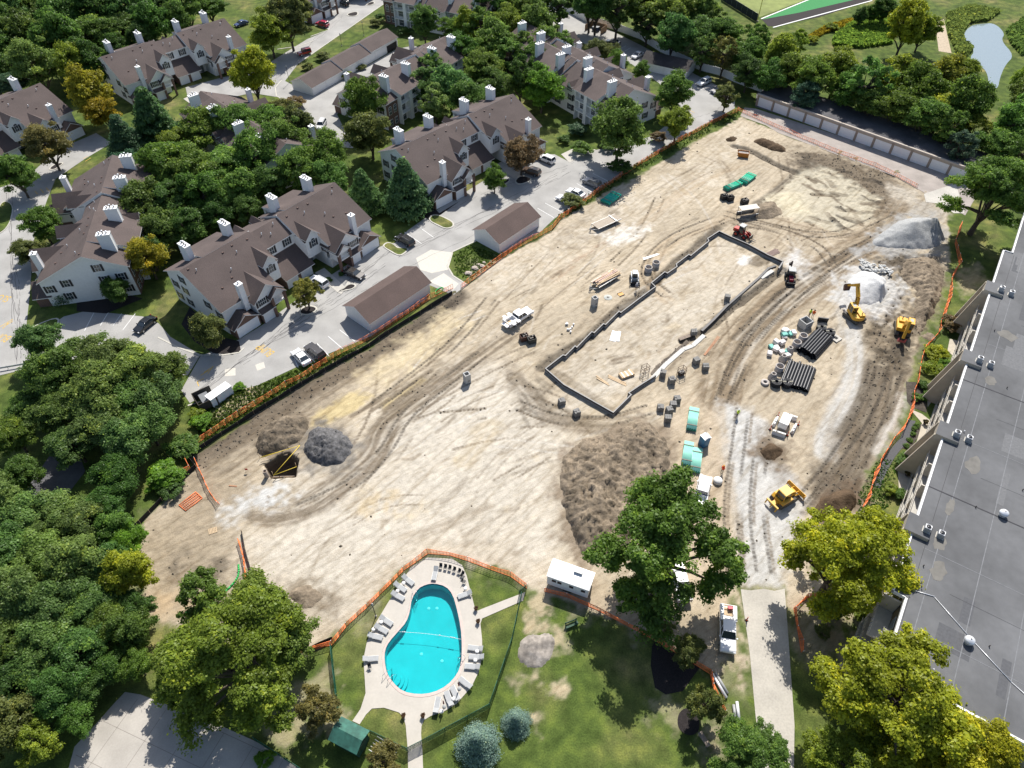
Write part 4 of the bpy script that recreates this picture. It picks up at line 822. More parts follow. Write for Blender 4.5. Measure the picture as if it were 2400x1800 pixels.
garage('dark roofed white garage against the long white fence', G(1502, 163), G(1606.8, 187), 7.4, 2.5, 4.3, 4, 1, darkshingle)
# long flat roofed garage range
NL, NR = G(1770, 247), G(2262, 426); d = NR-NL; L_ = d.length; T = thing('garage_range', 'long flat roofed garage range with a row of white doors between tan pillars', 'garage', NL, atan2(d.y, d.x))
tan = mat('tan_stucco', (.40, .34, .28), .9, var=.08)
b = MB(); b.box((0, .25, 0), (L_, 10.5, 3.0)); b.build('wall', [tan], T)
b = MB(); b.box((-.2, .0, 3.0), (L_+.2, .5, 3.35), 1); b.box((-.2, .5, 3.0), (L_+.2, 10.8, 3.12), 0); b.build('roof', [mat('flat_roof_dark', (.085, .083, .09), .95, var=.15, scale=2, var2=.3, s2=.2), mat('parapet_tan', (.43, .38, .33), .9)], T)
n = 12
for k in range(n):
    x0 = k*L_/n; b = MB(); b.box((x0+.55, .14, .05), (x0+L_/n-.05, .24, 2.45)); b.build('garage_door', [doorwhite], T)
    b = MB(); b.box((x0-.05, .02, 0), (x0+.5, .249, 2.98)); b.build('pillar', [mat('pillar_tan', (.30, .245, .20), .9)], T)
b = MB(); b.box((0, .12, 2.46), (L_, .245, 2.98)); b.build('lintel', [tan], T)
# ================================================================ flat roofed apartment block at right
D1 = Vector((cos(radians(56.2)), sin(radians(56.2)), 0)); P0 = Vector((54.28, 51.02, 0)); AA = radians(56.2)
T = apt = thing('apartment_block', 'large flat grey roofed apartment block filling the right edge, with slanted tan wall fins', 'apartment block', P0, AA)
beige = mat('beige_concrete', (.42, .37, .30), .9, var=.08, scale=1.2, var2=.1)
# local x along the facade, local y = towards the site (negative = inside)
OUT = [(-22.7, -1.6), (-12.5, -1.6), (-12.5, 0), (71.5, 0), (71.5, -1.5), (88, -1.5), (88, -45), (-22.7, -45)]
b = MB(); b.prism([(x, y-1.5 if y > -10 else y) for x, y in OUT], 0, 9.7); b.build('wall', [beige], T)
roofg = mat('roof_membrane', (.112, .114, .119), .9, var=.10, scale=.9, var2=.22, s2=.12, bump=.01)
b = MB(); b.prism(OUT, 9.7, 10.0, 0); b.build('roof', [roofg, white], T)
b = MB()
for (xa, ya), (xb, yb) in zip(OUT[:6], OUT[1:6]): b.box((min(xa, xb)-.05, min(ya, yb)-.16, 9.62), (max(xa, xb)+.05, max(ya, yb)+.1, 10.16))
b.box((-22.85, -20, 9.62), (-22.6, -1.6, 10.16)); b.build('parapet', [white], T)
seam = mat('roof_seam_light', (.17, .175, .185), .9, var=.25, scale=2); seamd = mat('roof_seam_dark', (.05, .05, .055), .9)
b = MB(); rr = random.Random(3)
for y in (-3.4, -8.6, -14, -19.5): b.box((-22, y-.05, 10.004), (88, y+.05, 10.012), 0)
for x in (-16, -4, 18, 42, 60): b.box((x-.04, -42, 10.005), (x+.04, -1.8, 10.014), 0)
for x in (6.5, 31): b.box((x-.09, -44, 10.006), (x+.09, -.2, 10.03), 1)
for x in (-9, 12, 25, 50): b.box((x-.02, -40, 10.005), (x+.02, -6, 10.013), 1)
b.box((-22, -1.95, 10.005), (71, -1.9, 10.02), 1); b.build('roof_seam', [seam, seamd], T)
pm = [mat('roof_patch_light', (.135, .137, .142), .9, var=.15, scale=3), mat('roof_patch_dark', (.085, .087, .094), .9, var=.15, scale=3), mat('roof_stain', (.15, .143, .13), .9, var=.2, scale=1)]
for k in range(30): x, y, a_, c_ = rr.uniform(-21, 80), rr.uniform(-30, -2), rr.uniform(1.5, 7), rr.uniform(.8, 4); b = MB(); b.box((x, y-c_, 9.99), (x+a_, y, 10.0035+k*.00006)); b.build('roof_patch', [pm[k % 2]], T)
for x, y, rx, ry in ((-6.5, -4.2, 1.6, .9), (-2, -3.4, 1.3, .8), (14, -4.8, 1.6, 1), (33, -3.9, 1.0, .8), (46, -4.4, 1.2, 1.6), (4.5, -3.4, 1.6, .5)):
    o_ = [(x+rx*rr.uniform(.7, 1.3)*cos(k*.45), y+ry*rr.uniform(.7, 1.3)*sin(k*.45)) for k in range(14)]; b = MB(); b.prism(o_, 9.99, 10.0155); b.build('roof_stain', [pm[2]], T)
TABS = [(57.6, 1.1), (36.3, 1.1), (17.9, 1.1), (-1.3, 1.1), (-21.5, -.5)]
acm = mat('ac_grey', (.42, .43, .44), .5, .2, var=.08)
for k, (x, y) in enumerate(TABS):
    b = MB(); b.box((x-1.6, -2.0, 9.2), (x+1.5, y, 10.62), 1, 0); b.build('stair_tower', [roofg, beige], T)
    for s_ in (-1.55, 1.2): b = MB(); b.extr([(y-1.6, 0), (y+1.8, 0), (y+.1, 10.3), (y-1.6, 10.3)], 0, x+s_, x+s_+.32); b.build('fin_wall', [beige], T)
for k in range(4):
    xa, xb = TABS[k+1][0]+1.8, TABS[k][0]-1.9
    for z in (.0, 3.2, 6.4):
        b = MB(); b.box((xa+2, -1.49, z+.02), (xb, .55, z+.2), 0); b.box((xa+2, .48, z+1.0), (xb, .54, z+1.08), 1)
        for q in range(24): x = xa+2+q*(xb-xa-2)/23; b.box((x-.025, .49, z+.2), (x+.025, .53, z+1.0), 1)
        for f_ in (.33, .66): x = xa+2+f_*(xb-xa-2); b.box((x-.08, -1.48, z+.2), (x+.08, .5, z+2.9), 1)
        b.build('balcony', [concrete, mat('tan_rail', (.5, .46, .4), .6)], T)
        for q in range(4): x = xa+3+q*(xb-xa-3)/4; b = MB(); b.box((x, -1.499, z+.25), (x+1.9, -1.44, z+2.4), 0); b.build('window', [glass], T)
def wpt(x, y, z=0): return P0+Vector((cos(AA)*x-sin(AA)*y, sin(AA)*x+cos(AA)*y, z))
for x, y in ((7, -9.5), (-14.3, -9), (27, -16), (50, -18)):
    b = MB(); b.lathe([(.42, 10), (.42, 10.35), (.55, 10.4), (.62, 10.6), (.5, 10.85), (.1, 11.0)], (x, y, 0), 14); b.build('turbine_vent', [capw], T)
for k in range(14):
    x, y = -20+k*6.6, (-6.3, -11.2, -2.4, -16)[k % 4]; b = MB(); b.tube((x, y, 10), (x, y, 10.35), .07, 6); b.build('vent_pipe', [flue_m if k % 3 else capw], T)
b = MB(); b.path([wpt(-13.0, -3.0, 10.1)-P0 for _ in (0,)], .05)
b = MB(); b.path([(-10.5, -4.5, 10.08), (-13.8, -9.5, 10.08), (-16.5, -14, 10.08), (-19, -20, 10.08)], .045, 6); b.path([(-11, -2.2, 10.08), (-10.4, -4.5, 10.08)], .05, 6); b.build('conduit', [capw], T)
def make_ac(sz=.8):
    T = thing('air_conditioner', '', 'air conditioner'); b = MB(); b.box((-sz/2, -sz/2, .06), (sz/2, sz/2, .85), 0); bevel(b.build('housing', [acm], T), .04)
    b = MB(); b.lathe([(.02, .87), (.32, .87), (.32, .852)], n=16, m=0); b.build('fan_grille', [blackpl], T); b = MB(); b.lathe([(.33, .851), (.36, .90), (.39, .851)], n=16); b.build('fan_ring', [capw], T); b = MB(); b.box((-.5, -.5, 0), (.5, .5, .06)); b.build('base_pad', [concrete], T); return T
ac0 = make_ac(); first = True
names = ['uppermost', 'second', 'third', 'fourth']
for k, (x, y) in enumerate(TABS[:4]):
    for j, (dx, dy, dz) in enumerate(((-.3, -1.4, 10.62), (.3, -3.2, 10.0))):
        lab = 'grey air conditioner %s the %s stair tower of the flat block, counted from the top' % (('on', 'beside')[j], names[k])
        if first: o = ac0; o.location = wpt(x+dx, y+dy, dz) if 0 else wpt(x+dx, dy, dz); o.rotation_euler = (0, 0, AA); o['label'] = lab; o['group'] = 'rooftop air conditioners'; first = False
        else: dup(ac0, wpt(x+dx, dy, dz), AA, lab)
# green pool shed
q = [d0(x, y, 2.6) for x, y in ((730, 1205), (975, 1330), (870, 1545), (625, 1415))]
o_ = (q[0]+q[3])/2; a = atan2((q[1]-q[0]).y, (q[1]-q[0]).x); L_ = (q[1]-q[0]).length; W_ = (q[3]-q[0]).length
T = thing('shed', 'dark green wooden pool shed with shallow gable roof beside the chain link fence', 'shed', (o_.x, o_.y, 0), a)
grn = banded('green_boards', (.018, .075, .055), .3, .3, .08, .7, axis='X'); grr = mat('green_roof', (.035, .13, .10), .75, var=.18, scale=2, var2=.35, s2=.5)
b = MB(); b.extr([(-W_/2+.3, 0), (-W_/2+.3, 2.3), (0, 3.0), (W_/2-.3, 2.3), (W_/2-.3, 0)], 0, .25, L_-.25); b.build('wall', [grn], T)
b = MB(); b.slab([(0, -W_/2, 2.45), (L_, -W_/2, 2.45), (L_, 0, 3.2), (0, 0, 3.2)], .12); b.slab([(0, 0, 3.2), (L_, 0, 3.2), (L_, W_/2, 2.45), (0, W_/2, 2.45)], .12); b.build('roof', [grr], T)
b = MB(); b.box((L_-.24, -.5, .05), (L_-.2, .5, 2.0)); b.build('door', [mat('shed_door', (.02, .06, .05), .6)], T)
# ================================================================ trees
lm, t, b_, N, L = nodes('foliage'); t.nodes.remove(b_)
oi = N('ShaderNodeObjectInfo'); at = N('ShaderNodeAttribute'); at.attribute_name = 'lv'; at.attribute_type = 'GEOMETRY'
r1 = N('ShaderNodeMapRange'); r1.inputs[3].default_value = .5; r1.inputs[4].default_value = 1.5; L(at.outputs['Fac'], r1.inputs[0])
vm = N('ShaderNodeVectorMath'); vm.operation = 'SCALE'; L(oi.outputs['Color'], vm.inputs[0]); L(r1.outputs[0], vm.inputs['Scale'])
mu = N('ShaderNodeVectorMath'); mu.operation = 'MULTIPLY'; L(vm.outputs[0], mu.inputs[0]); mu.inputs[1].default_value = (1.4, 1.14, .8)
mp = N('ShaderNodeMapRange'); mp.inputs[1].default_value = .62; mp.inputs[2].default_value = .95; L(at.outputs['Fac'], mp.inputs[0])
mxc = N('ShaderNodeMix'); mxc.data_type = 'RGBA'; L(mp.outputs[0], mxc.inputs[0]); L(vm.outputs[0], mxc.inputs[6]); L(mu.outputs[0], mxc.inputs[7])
df = N('ShaderNodeBsdfDiffuse'); tl = N('ShaderNodeBsdfTranslucent'); gl = N('ShaderNodeBsdfGlossy'); gl.inputs['Roughness'].default_value = .45; gl.inputs[0].default_value = (.8, .85, .8, 1)
L(mxc.outputs[2], df.inputs[0]); L(mxc.outputs[2], tl.inputs[0]); m1 = N('ShaderNodeMixShader'); m1.inputs[0].default_value = .58; L(df.outputs[0], m1.inputs[1]); L(tl.outputs[0], m1.inputs[2])
m2 = N('ShaderNodeMixShader'); m2.inputs[0].default_value = .012; L(m1.outputs[0], m2.inputs[1]); L(gl.outputs[0], m2.inputs[2]); L(m2.outputs[0], t.nodes['Material Output'].inputs[0])
bark = mat('bark', (.075, .06, .047), .95, var=.3, scale=3, bump=.03)
def quads(name, P, A, B, lv):
    """leaf quads: centres P, half axes A and B"""
    n = len(P); V = np.stack([P-A-B, P+A-B*.6, P+A*.9+B, P-A*.7+B*.8], 1).reshape(-1, 3)
    me = bpy.data.meshes.new(name); me.vertices.add(n*4); me.vertices.foreach_set('co', V.astype(np.float32).ravel())
    me.loops.add(n*4); me.loops.foreach_set('vertex_index', np.arange(n*4, dtype=np.int32)); me.polygons.add(n); me.polygons.foreach_set('loop_start', (np.arange(n)*4).astype(np.int32)); me.update(calc_edges=True)
    a = me.attributes.new('lv', 'FLOAT', 'FACE'); a.data.foreach_set('value', lv.astype(np.float32)); me.materials.append(lm); return me
def rot_frame(R, nrm):
    u = R.normal(size=nrm.shape); u -= (u*nrm).sum(1)[:, None]*nrm; u /= np.linalg.norm(u, axis=1)[:, None]+1e-9; return u, np.cross(nrm, u)
def crown(name, seed, nc, nl, ls, kind='round'):
    R = np.random.default_rng(seed); Ps = []; Ns = []; Lv = []; cen = []; todo = []
    if kind == 'oak':                       # boughs: separate lobes of leaf clumps with gaps between them
        nb = nc//14
        for k in range(nb):
            an = k*2.39996+R.normal()*.25; h = R.uniform(0, 1); rad = (R.uniform(.35, 1.0) if h < .6 else R.uniform(.1, .7)); B_ = np.array([rad*cos(an), rad*sin(an), .36+.52*h-.16*rad]); cen.append(B_); br = R.uniform(.20, .34); lb = R.normal(0, .1)
            for q in range(14):
                d = R.normal(size=3); d /= np.linalg.norm(d); d[2] = abs(d[2])*.8-.15; z_ = br*R.uniform(.28, .48); todo.append((B_+d*np.array([br, br, br*.42])*R.uniform(.5, 1.05), np.array([z_, z_, z_*.36]), lb))
    for k in range(0 if kind == 'oak' else nc):
        if kind == 'conifer':
            h = R.uniform(0, 1)**1.25; rad = (1-h)*R.uniform(.45, 1.02)+.03; an = k*2.399+R.normal()*.3
            c = np.array([rad*cos(an), rad*sin(an), .12+.86*h-.05*rad]); sz = np.array([.30, .30, .05])*(.5+.6*(1-h))
        else:
            while True:
                c = R.normal(size=3); c /= np.linalg.norm(c); c *= R.uniform(.35, .90)**(.6)
                if c[2] > -.75: break
            a_ = atan2(c[1], c[0]); lob = 1+.26*sin(3*a_+seed)+.15*sin(5*a_+seed*2.1)
            if kind == 'flat': c[2] = c[2]*.8
            if kind == 'dome': c[2] = abs(c[2])*1.3-.42
            c = np.array([c[0]*lob, c[1]*lob, .60+c[2]*.38*(1+.2*sin(2*a_+seed*1.7))]); q = R.uniform(.15, .33); sz = np.array([q, q, q*(.18 if kind == 'flat' else .32)])
            if kind == 'column': c[0] *= .85; c[1] *= .85
            if kind == 'sparse': sz *= .72
        cen.append(c); todo.append((c, sz, 0))
    for c, sz, lb in todo:
        m = int(nl*R.uniform(.6, 1.4)); d = R.normal(size=(m, 3)); d /= np.linalg.norm(d, axis=1)[:, None]; rr_ = R.uniform(.25, 1, m)**.5
        if kind != 'conifer': d[:, 2] = np.where(d[:, 2] < -.2, -d[:, 2]*.6, d[:, 2])
        p = c+d*rr_[:, None]*sz*(1+.25*R.normal(size=(m, 1))); nn = d*.8+R.normal(size=(m, 3))*.42+np.array([0, 0, .5]); nn /= np.linalg.norm(nn, axis=1)[:, None]
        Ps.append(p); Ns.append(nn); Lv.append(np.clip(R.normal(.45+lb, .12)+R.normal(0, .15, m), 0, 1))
    P = np.concatenate(Ps); Nn = np.concatenate(Ns); lv = np.concatenate(Lv); u, v = rot_frame(R, Nn); s = ls*R.uniform(.6, 1.3, (len(P), 1))
    f = np.array([1, 1, .45]); return quads(name, P, u*s*f, v*s*R.uniform(.55, 1, (len(P), 1))*f, lv), cen
def trunk_mesh(name, seed, cen, r=.045, kind='round'):
    rr = random.Random(seed); b = MB(); bend = [Vector((0, 0, 0))]
    if kind == 'conifer': b.tube((0, 0, 0), (0, 0, .95), .03, 7, 0, .006); return b.mesh(name, [bark])
    for k in range(1, 5): bend.append(Vector((rr.uniform(-.04, .04)*k, rr.uniform(-.04, .04)*k, .13*k)))
    for k in range(4): b.tube(bend[k], bend[k+1], r*(1.35-.2*k), 8, 0, r*(1.15-.2*k), caps=False)
    for c in sorted(cen, key=lambda c: rr.random())[:24]:
        s = bend[rr.randint(1, 4)]; c = Vector(c); mid = s.lerp(c, .5)+Vector((0, 0, .03)); b.tube(s, mid, r*.5, 5, 0, r*.32, caps=False); b.tube(mid, c, r*.32, 5, 0, r*.12, caps=False)
    return b.mesh(name, [bark])
PROT = {}
for kd, nvar, nc, nl, ls in (('round', 4, 95, 260, .034), ('sparse', 2, 70, 230, .034), ('flat', 3, 100, 260, .032), ('oak', 4, 420, 150, .0165), ('conifer', 2, 260, 90, .042), ('spruce', 2, 380, 90, .028), ('shrub', 3, 44, 180, .055), ('column', 2, 80, 260, .04)):
    for k in range(nvar):
        kk = {'spruce': 'conifer', 'shrub': 'dome'}.get(kd, kd)
        cm, cen = crown('crown', hash((len(kd), nc, k)) % 9999 if 0 else nc*31+k*7+len(kd), nc, nl, ls, kk)
        PROT[kd, k] = (cm, trunk_mesh('trunk', nc+k, cen, .05 if kd != 'shrub' else .03, kk))
CO = dict(dk=(.096, .175, .042), md=(.13, .228, .046), lt=(.140, .225, .042), yg=(.235, .305, .040), go=(.40, .34, .03), ol=(.165, .195, .062), bg=(.085, .16, .095), bs=(.26, .38, .32), rd=(.23, .165, .08), pn=(.115, .215, .08), lo=(.155, .255, .068), lb=(.155, .30, .035), gy=(.33, .37, .032), br=(.21, .19, .075))
TR = random.Random(77)
def tree(cx, cy, r, kind, col, label, group=None, hf=1.0, cat=None, zf=.58, name=None, Hm=None, rot=None, var=None):
    k0 = {'conifer': 2.5, 'spruce': 2.3, 'shrub': 1.35, 'column': 2.9, 'flat': 2.35, 'round': 2.5, 'sparse': 2.5}.get(kind, 2.15)
    hf *= TR.uniform(.88, 1.2) if kind in ('round', 'flat', 'sparse', 'column') else 1; R = r*mpp(cx, cy)*.93; H = Hm or R*k0*hf
    for _ in range(2): R = r*(CAM_H-zf*H)/(FPX*sin(PITCH)+(cy-900)*cos(PITCH)); H = Hm or R*k0*hf
    p = G(cx, cy, zf*H); p.z = 0
    if kind == 'shrub': p = G(cx, cy, .45*H); p.z = -.16*H
    nm = name or ('shrub' if kind == 'shrub' else 'tree'); n = len([1 for q in PROT if q[0] == kind]); cm, tm = PROT[kind, TR.randrange(n) if var is None else var]
    T = thing(nm, label, cat or ('shrub' if kind == 'shrub' else 'tree'), p, TR.uniform(0, 6.28) if rot is None else rot, group); T.scale = (R, R, H)
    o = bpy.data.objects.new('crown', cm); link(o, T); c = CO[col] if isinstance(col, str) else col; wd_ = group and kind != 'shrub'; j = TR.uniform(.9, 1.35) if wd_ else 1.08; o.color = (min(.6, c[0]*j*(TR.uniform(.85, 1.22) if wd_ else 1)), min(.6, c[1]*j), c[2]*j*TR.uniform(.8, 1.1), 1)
    if kind != 'shrub': link(bpy.data.objects.new('trunk', tm), T)
    else: o.name = 'foliage'
    return T
def wood(lst, kinds, label, group):
    for q in lst:
        cx, cy, r = q[:3]; tree(cx, cy, r, q[4] if len(q) > 4 else TR.choice(kinds), q[3], label, group)
wood([(20, 20, 55, 'dk'), (90, 15, 50, 'dk'), (150, 35, 52, 'dk'), (225, 20, 50, 'dk'), (300, 15, 50, 'dk'), (365, 15, 45, 'dk'), (430, 10, 45, 'dk'), (490, 15, 36, 'dk'), (60, 85, 48, 'dk'), (140, 90, 55, 'md'), (215, 75, 48, 'dk'), (285, 65, 46, 'dk'), (350, 55, 42, 'dk'), (415, 45, 38, 'md'), (5, 120, 42, 'dk'), (80, 150, 52, 'lo'), (30, 195, 36, 'bg'), (265, 110, 36, 'dk'), (120, 45, 40, 'dk'), (10, 60, 40, 'dk'), (200, 140, 40, 'dk'), (-30, 60, 50, 'dk'), (-30, 160, 45, 'dk'), (330, 90, 30, 'dk')], ['round', 'round', 'flat'], 'dark green tree in the dense wood filling the top left corner', 'dark trees of the top left wood')
wood([(480, 300, 52, 'md'), (555, 290, 52, 'md'), (625, 290, 48, 'lt'), (300, 395, 45, 'bg'), (385, 380, 58, 'md'), (450, 400, 55, 'md'), (530, 385, 56, 'md'), (605, 360, 52, 'md'), (670, 330, 50, 'md'), (330, 470, 52, 'dk'), (400, 460, 52, 'dk'), (475, 455, 50, 'md'), (560, 440, 46, 'md'), (635, 430, 44, 'dk'), (700, 400, 48, 'md'), (760, 365, 48, 'md'), (310, 540, 42, 'lt'), (375, 540, 46, 'dk'), (440, 530, 42, 'dk'), (700, 300, 40, 'ol'), (350, 590, 36, 'dk'), (510, 500, 36, 'dk'), (580, 490, 34, 'dk'), (650, 390, 40, 'md'), (660, 265, 35, 'ol'), (420, 330, 42, 'lt'), (770, 420, 42, 'lo')], ['round', 'round', 'flat'], 'green tree in the close grove between the townhouse rows left of centre', 'trees of the central grove')
wood([(1010, 165, 40, 'lo'), (1055, 205, 46, 'lo'), (985, 200, 38, 'lo'), (1100, 240, 46, 'md'), (1130, 160, 46, 'md'), (1080, 120, 44, 'md'), (1155, 95, 46, 'lt'), (1195, 130, 42, 'md'), (1185, 55, 42, 'lt'), (1130, 60, 40, 'md'), (1020, 240, 40, 'lo'), (1160, 200, 40, 'dk'), (1235, 110, 36, 'md'), (1280, 100, 40, 'md'), (1220, 180, 40, 'dk'), (1255, 60, 44, 'md'), (1300, 110, 40, 'md'), (1262, 130, 44, 'dk'), (1225, 20, 40, 'md'), (1150, 15, 40, 'dk'), (1070, 65, 34, 'lt')], ['flat', 'round', 'sparse'], 'green tree in the strip between the balcony townhouses at the top centre', 'trees of the top centre strip')
wood([(1310, 10, 45, 'dk'), (1385, 5, 44, 'dk'), (1450, 15, 46, 'dk'), (1510, 10, 52, 'lt'), (1570, 35, 50, 'lt'), (1630, 20, 48, 'md'), (1520, 55, 40, 'dk'), (1580, 80, 42, 'dk'), (1640, 75, 44, 'dk'), (1690, 75, 40, 'md'), (1650, 118, 36, 'dk'), (1700, 125, 36, 'ol'), (1750, 130, 40, 'md'), (1755, 170, 34, 'dk'), (1805, 180, 36, 'md'), (1400, 5, 45, 'dk'), (1250, -10, 40, 'md'), (1660, 50, 36, 'md'), (1770, 95, 38, 'lt'), ], ['round', 'flat', 'sparse'], 'dark woodland tree behind the long white fence at the top', 'trees behind the white fence')
wood([(1850, 165, 42, 'lt'), (1905, 185, 48, 'lt'), (1965, 165, 50, 'yg'), (2035, 195, 52, 'md'), (2095, 180, 52, 'yg'), (2150, 210, 55, 'lt'), (2215, 250, 52, 'yg'), (2270, 245, 50, 'md'), (2215, 180, 46, 'yg'), (2250, 205, 36, 'lt'), (2285, 310, 42, 'yg'), (2385, 285, 46, 'md'), (2395, 290, 52, 'md'), (2350, 335, 44, 'md'), (2425, 190, 40, 'yg'), (2225, 300, 44, 'md'), (2170, 270, 46, 'md'), (2105, 250, 44, 'md'), (2040, 240, 40, 'md'), (1985, 215, 36, 'md'), (1890, 225, 30, 'bg'), (2400, 360, 46, 'md'), (2420, 230, 46, 'md'), (1840, 105, 30, 'md'), (1870, 100, 26, 'yg'), (2255, 345, 34, 'bg')], ['round', 'sparse', 'flat'], 'bushy tree in the belt above the flat garage range at upper right', 'trees of the upper right belt')
wood([(185, 840, 60, 'lo'), (255, 845, 60, 'lo'), (320, 860, 58, 'lo'), (380, 870, 52, 'lo'), (130, 880, 58, 'lo'), (90, 800, 45, 'lo'), (225, 920, 62, 'lo'), (300, 930, 60, 'lo'), (365, 935, 52, 'lo'), (140, 960, 58, 'lo'), (70, 950, 46, 'md'), (230, 1000, 58, 'lo'), (300, 1030, 56, 'lo'), (170, 1040, 55, 'dk'), (30, 1020, 46, 'lt'), (345, 1000, 48, 'lo'), (50, 1110, 40, 'md'), (60, 1210, 62, 'lo'), (130, 1210, 62, 'lo'), (200, 1220, 52, 'lo'), (270, 1110, 50, 'dk'), (250, 1180, 48, 'dk'), (20, 1290, 60, 'lo'), (100, 1310, 64, 'lo'), (180, 1320, 60, 'lo'), (255, 1320, 50, 'dk'), (40, 1390, 62, 'lo'), (120, 1420, 64, 'lo'), (200, 1420, 60, 'lo'), (30, 1480, 60, 'lo'), (110, 1510, 62, 'lo'), (190, 1520, 58, 'lo'), (60, 1590, 58, 'dk'), (130, 1620, 58, 'dk'), (250, 1460, 46, 'md'), (200, 1610, 46, 'dk'), (260, 1560, 40, 'md'), (270, 1240, 42, 'md'), (310, 1480, 44, 'md'), (-20, 1350, 60, 'lo'), (-20, 1180, 60, 'lo'), (-10, 1550, 60, 'dk'), (180, 1680, 40, 'md'), (80, 1680, 50, 'dk'), (310, 1420, 40, 'dk'), (320, 1560, 36, 'md')], ['flat', 'flat', 'round'], 'feathery green tree in the thick wood along the lower left edge', 'trees of the lower left wood')
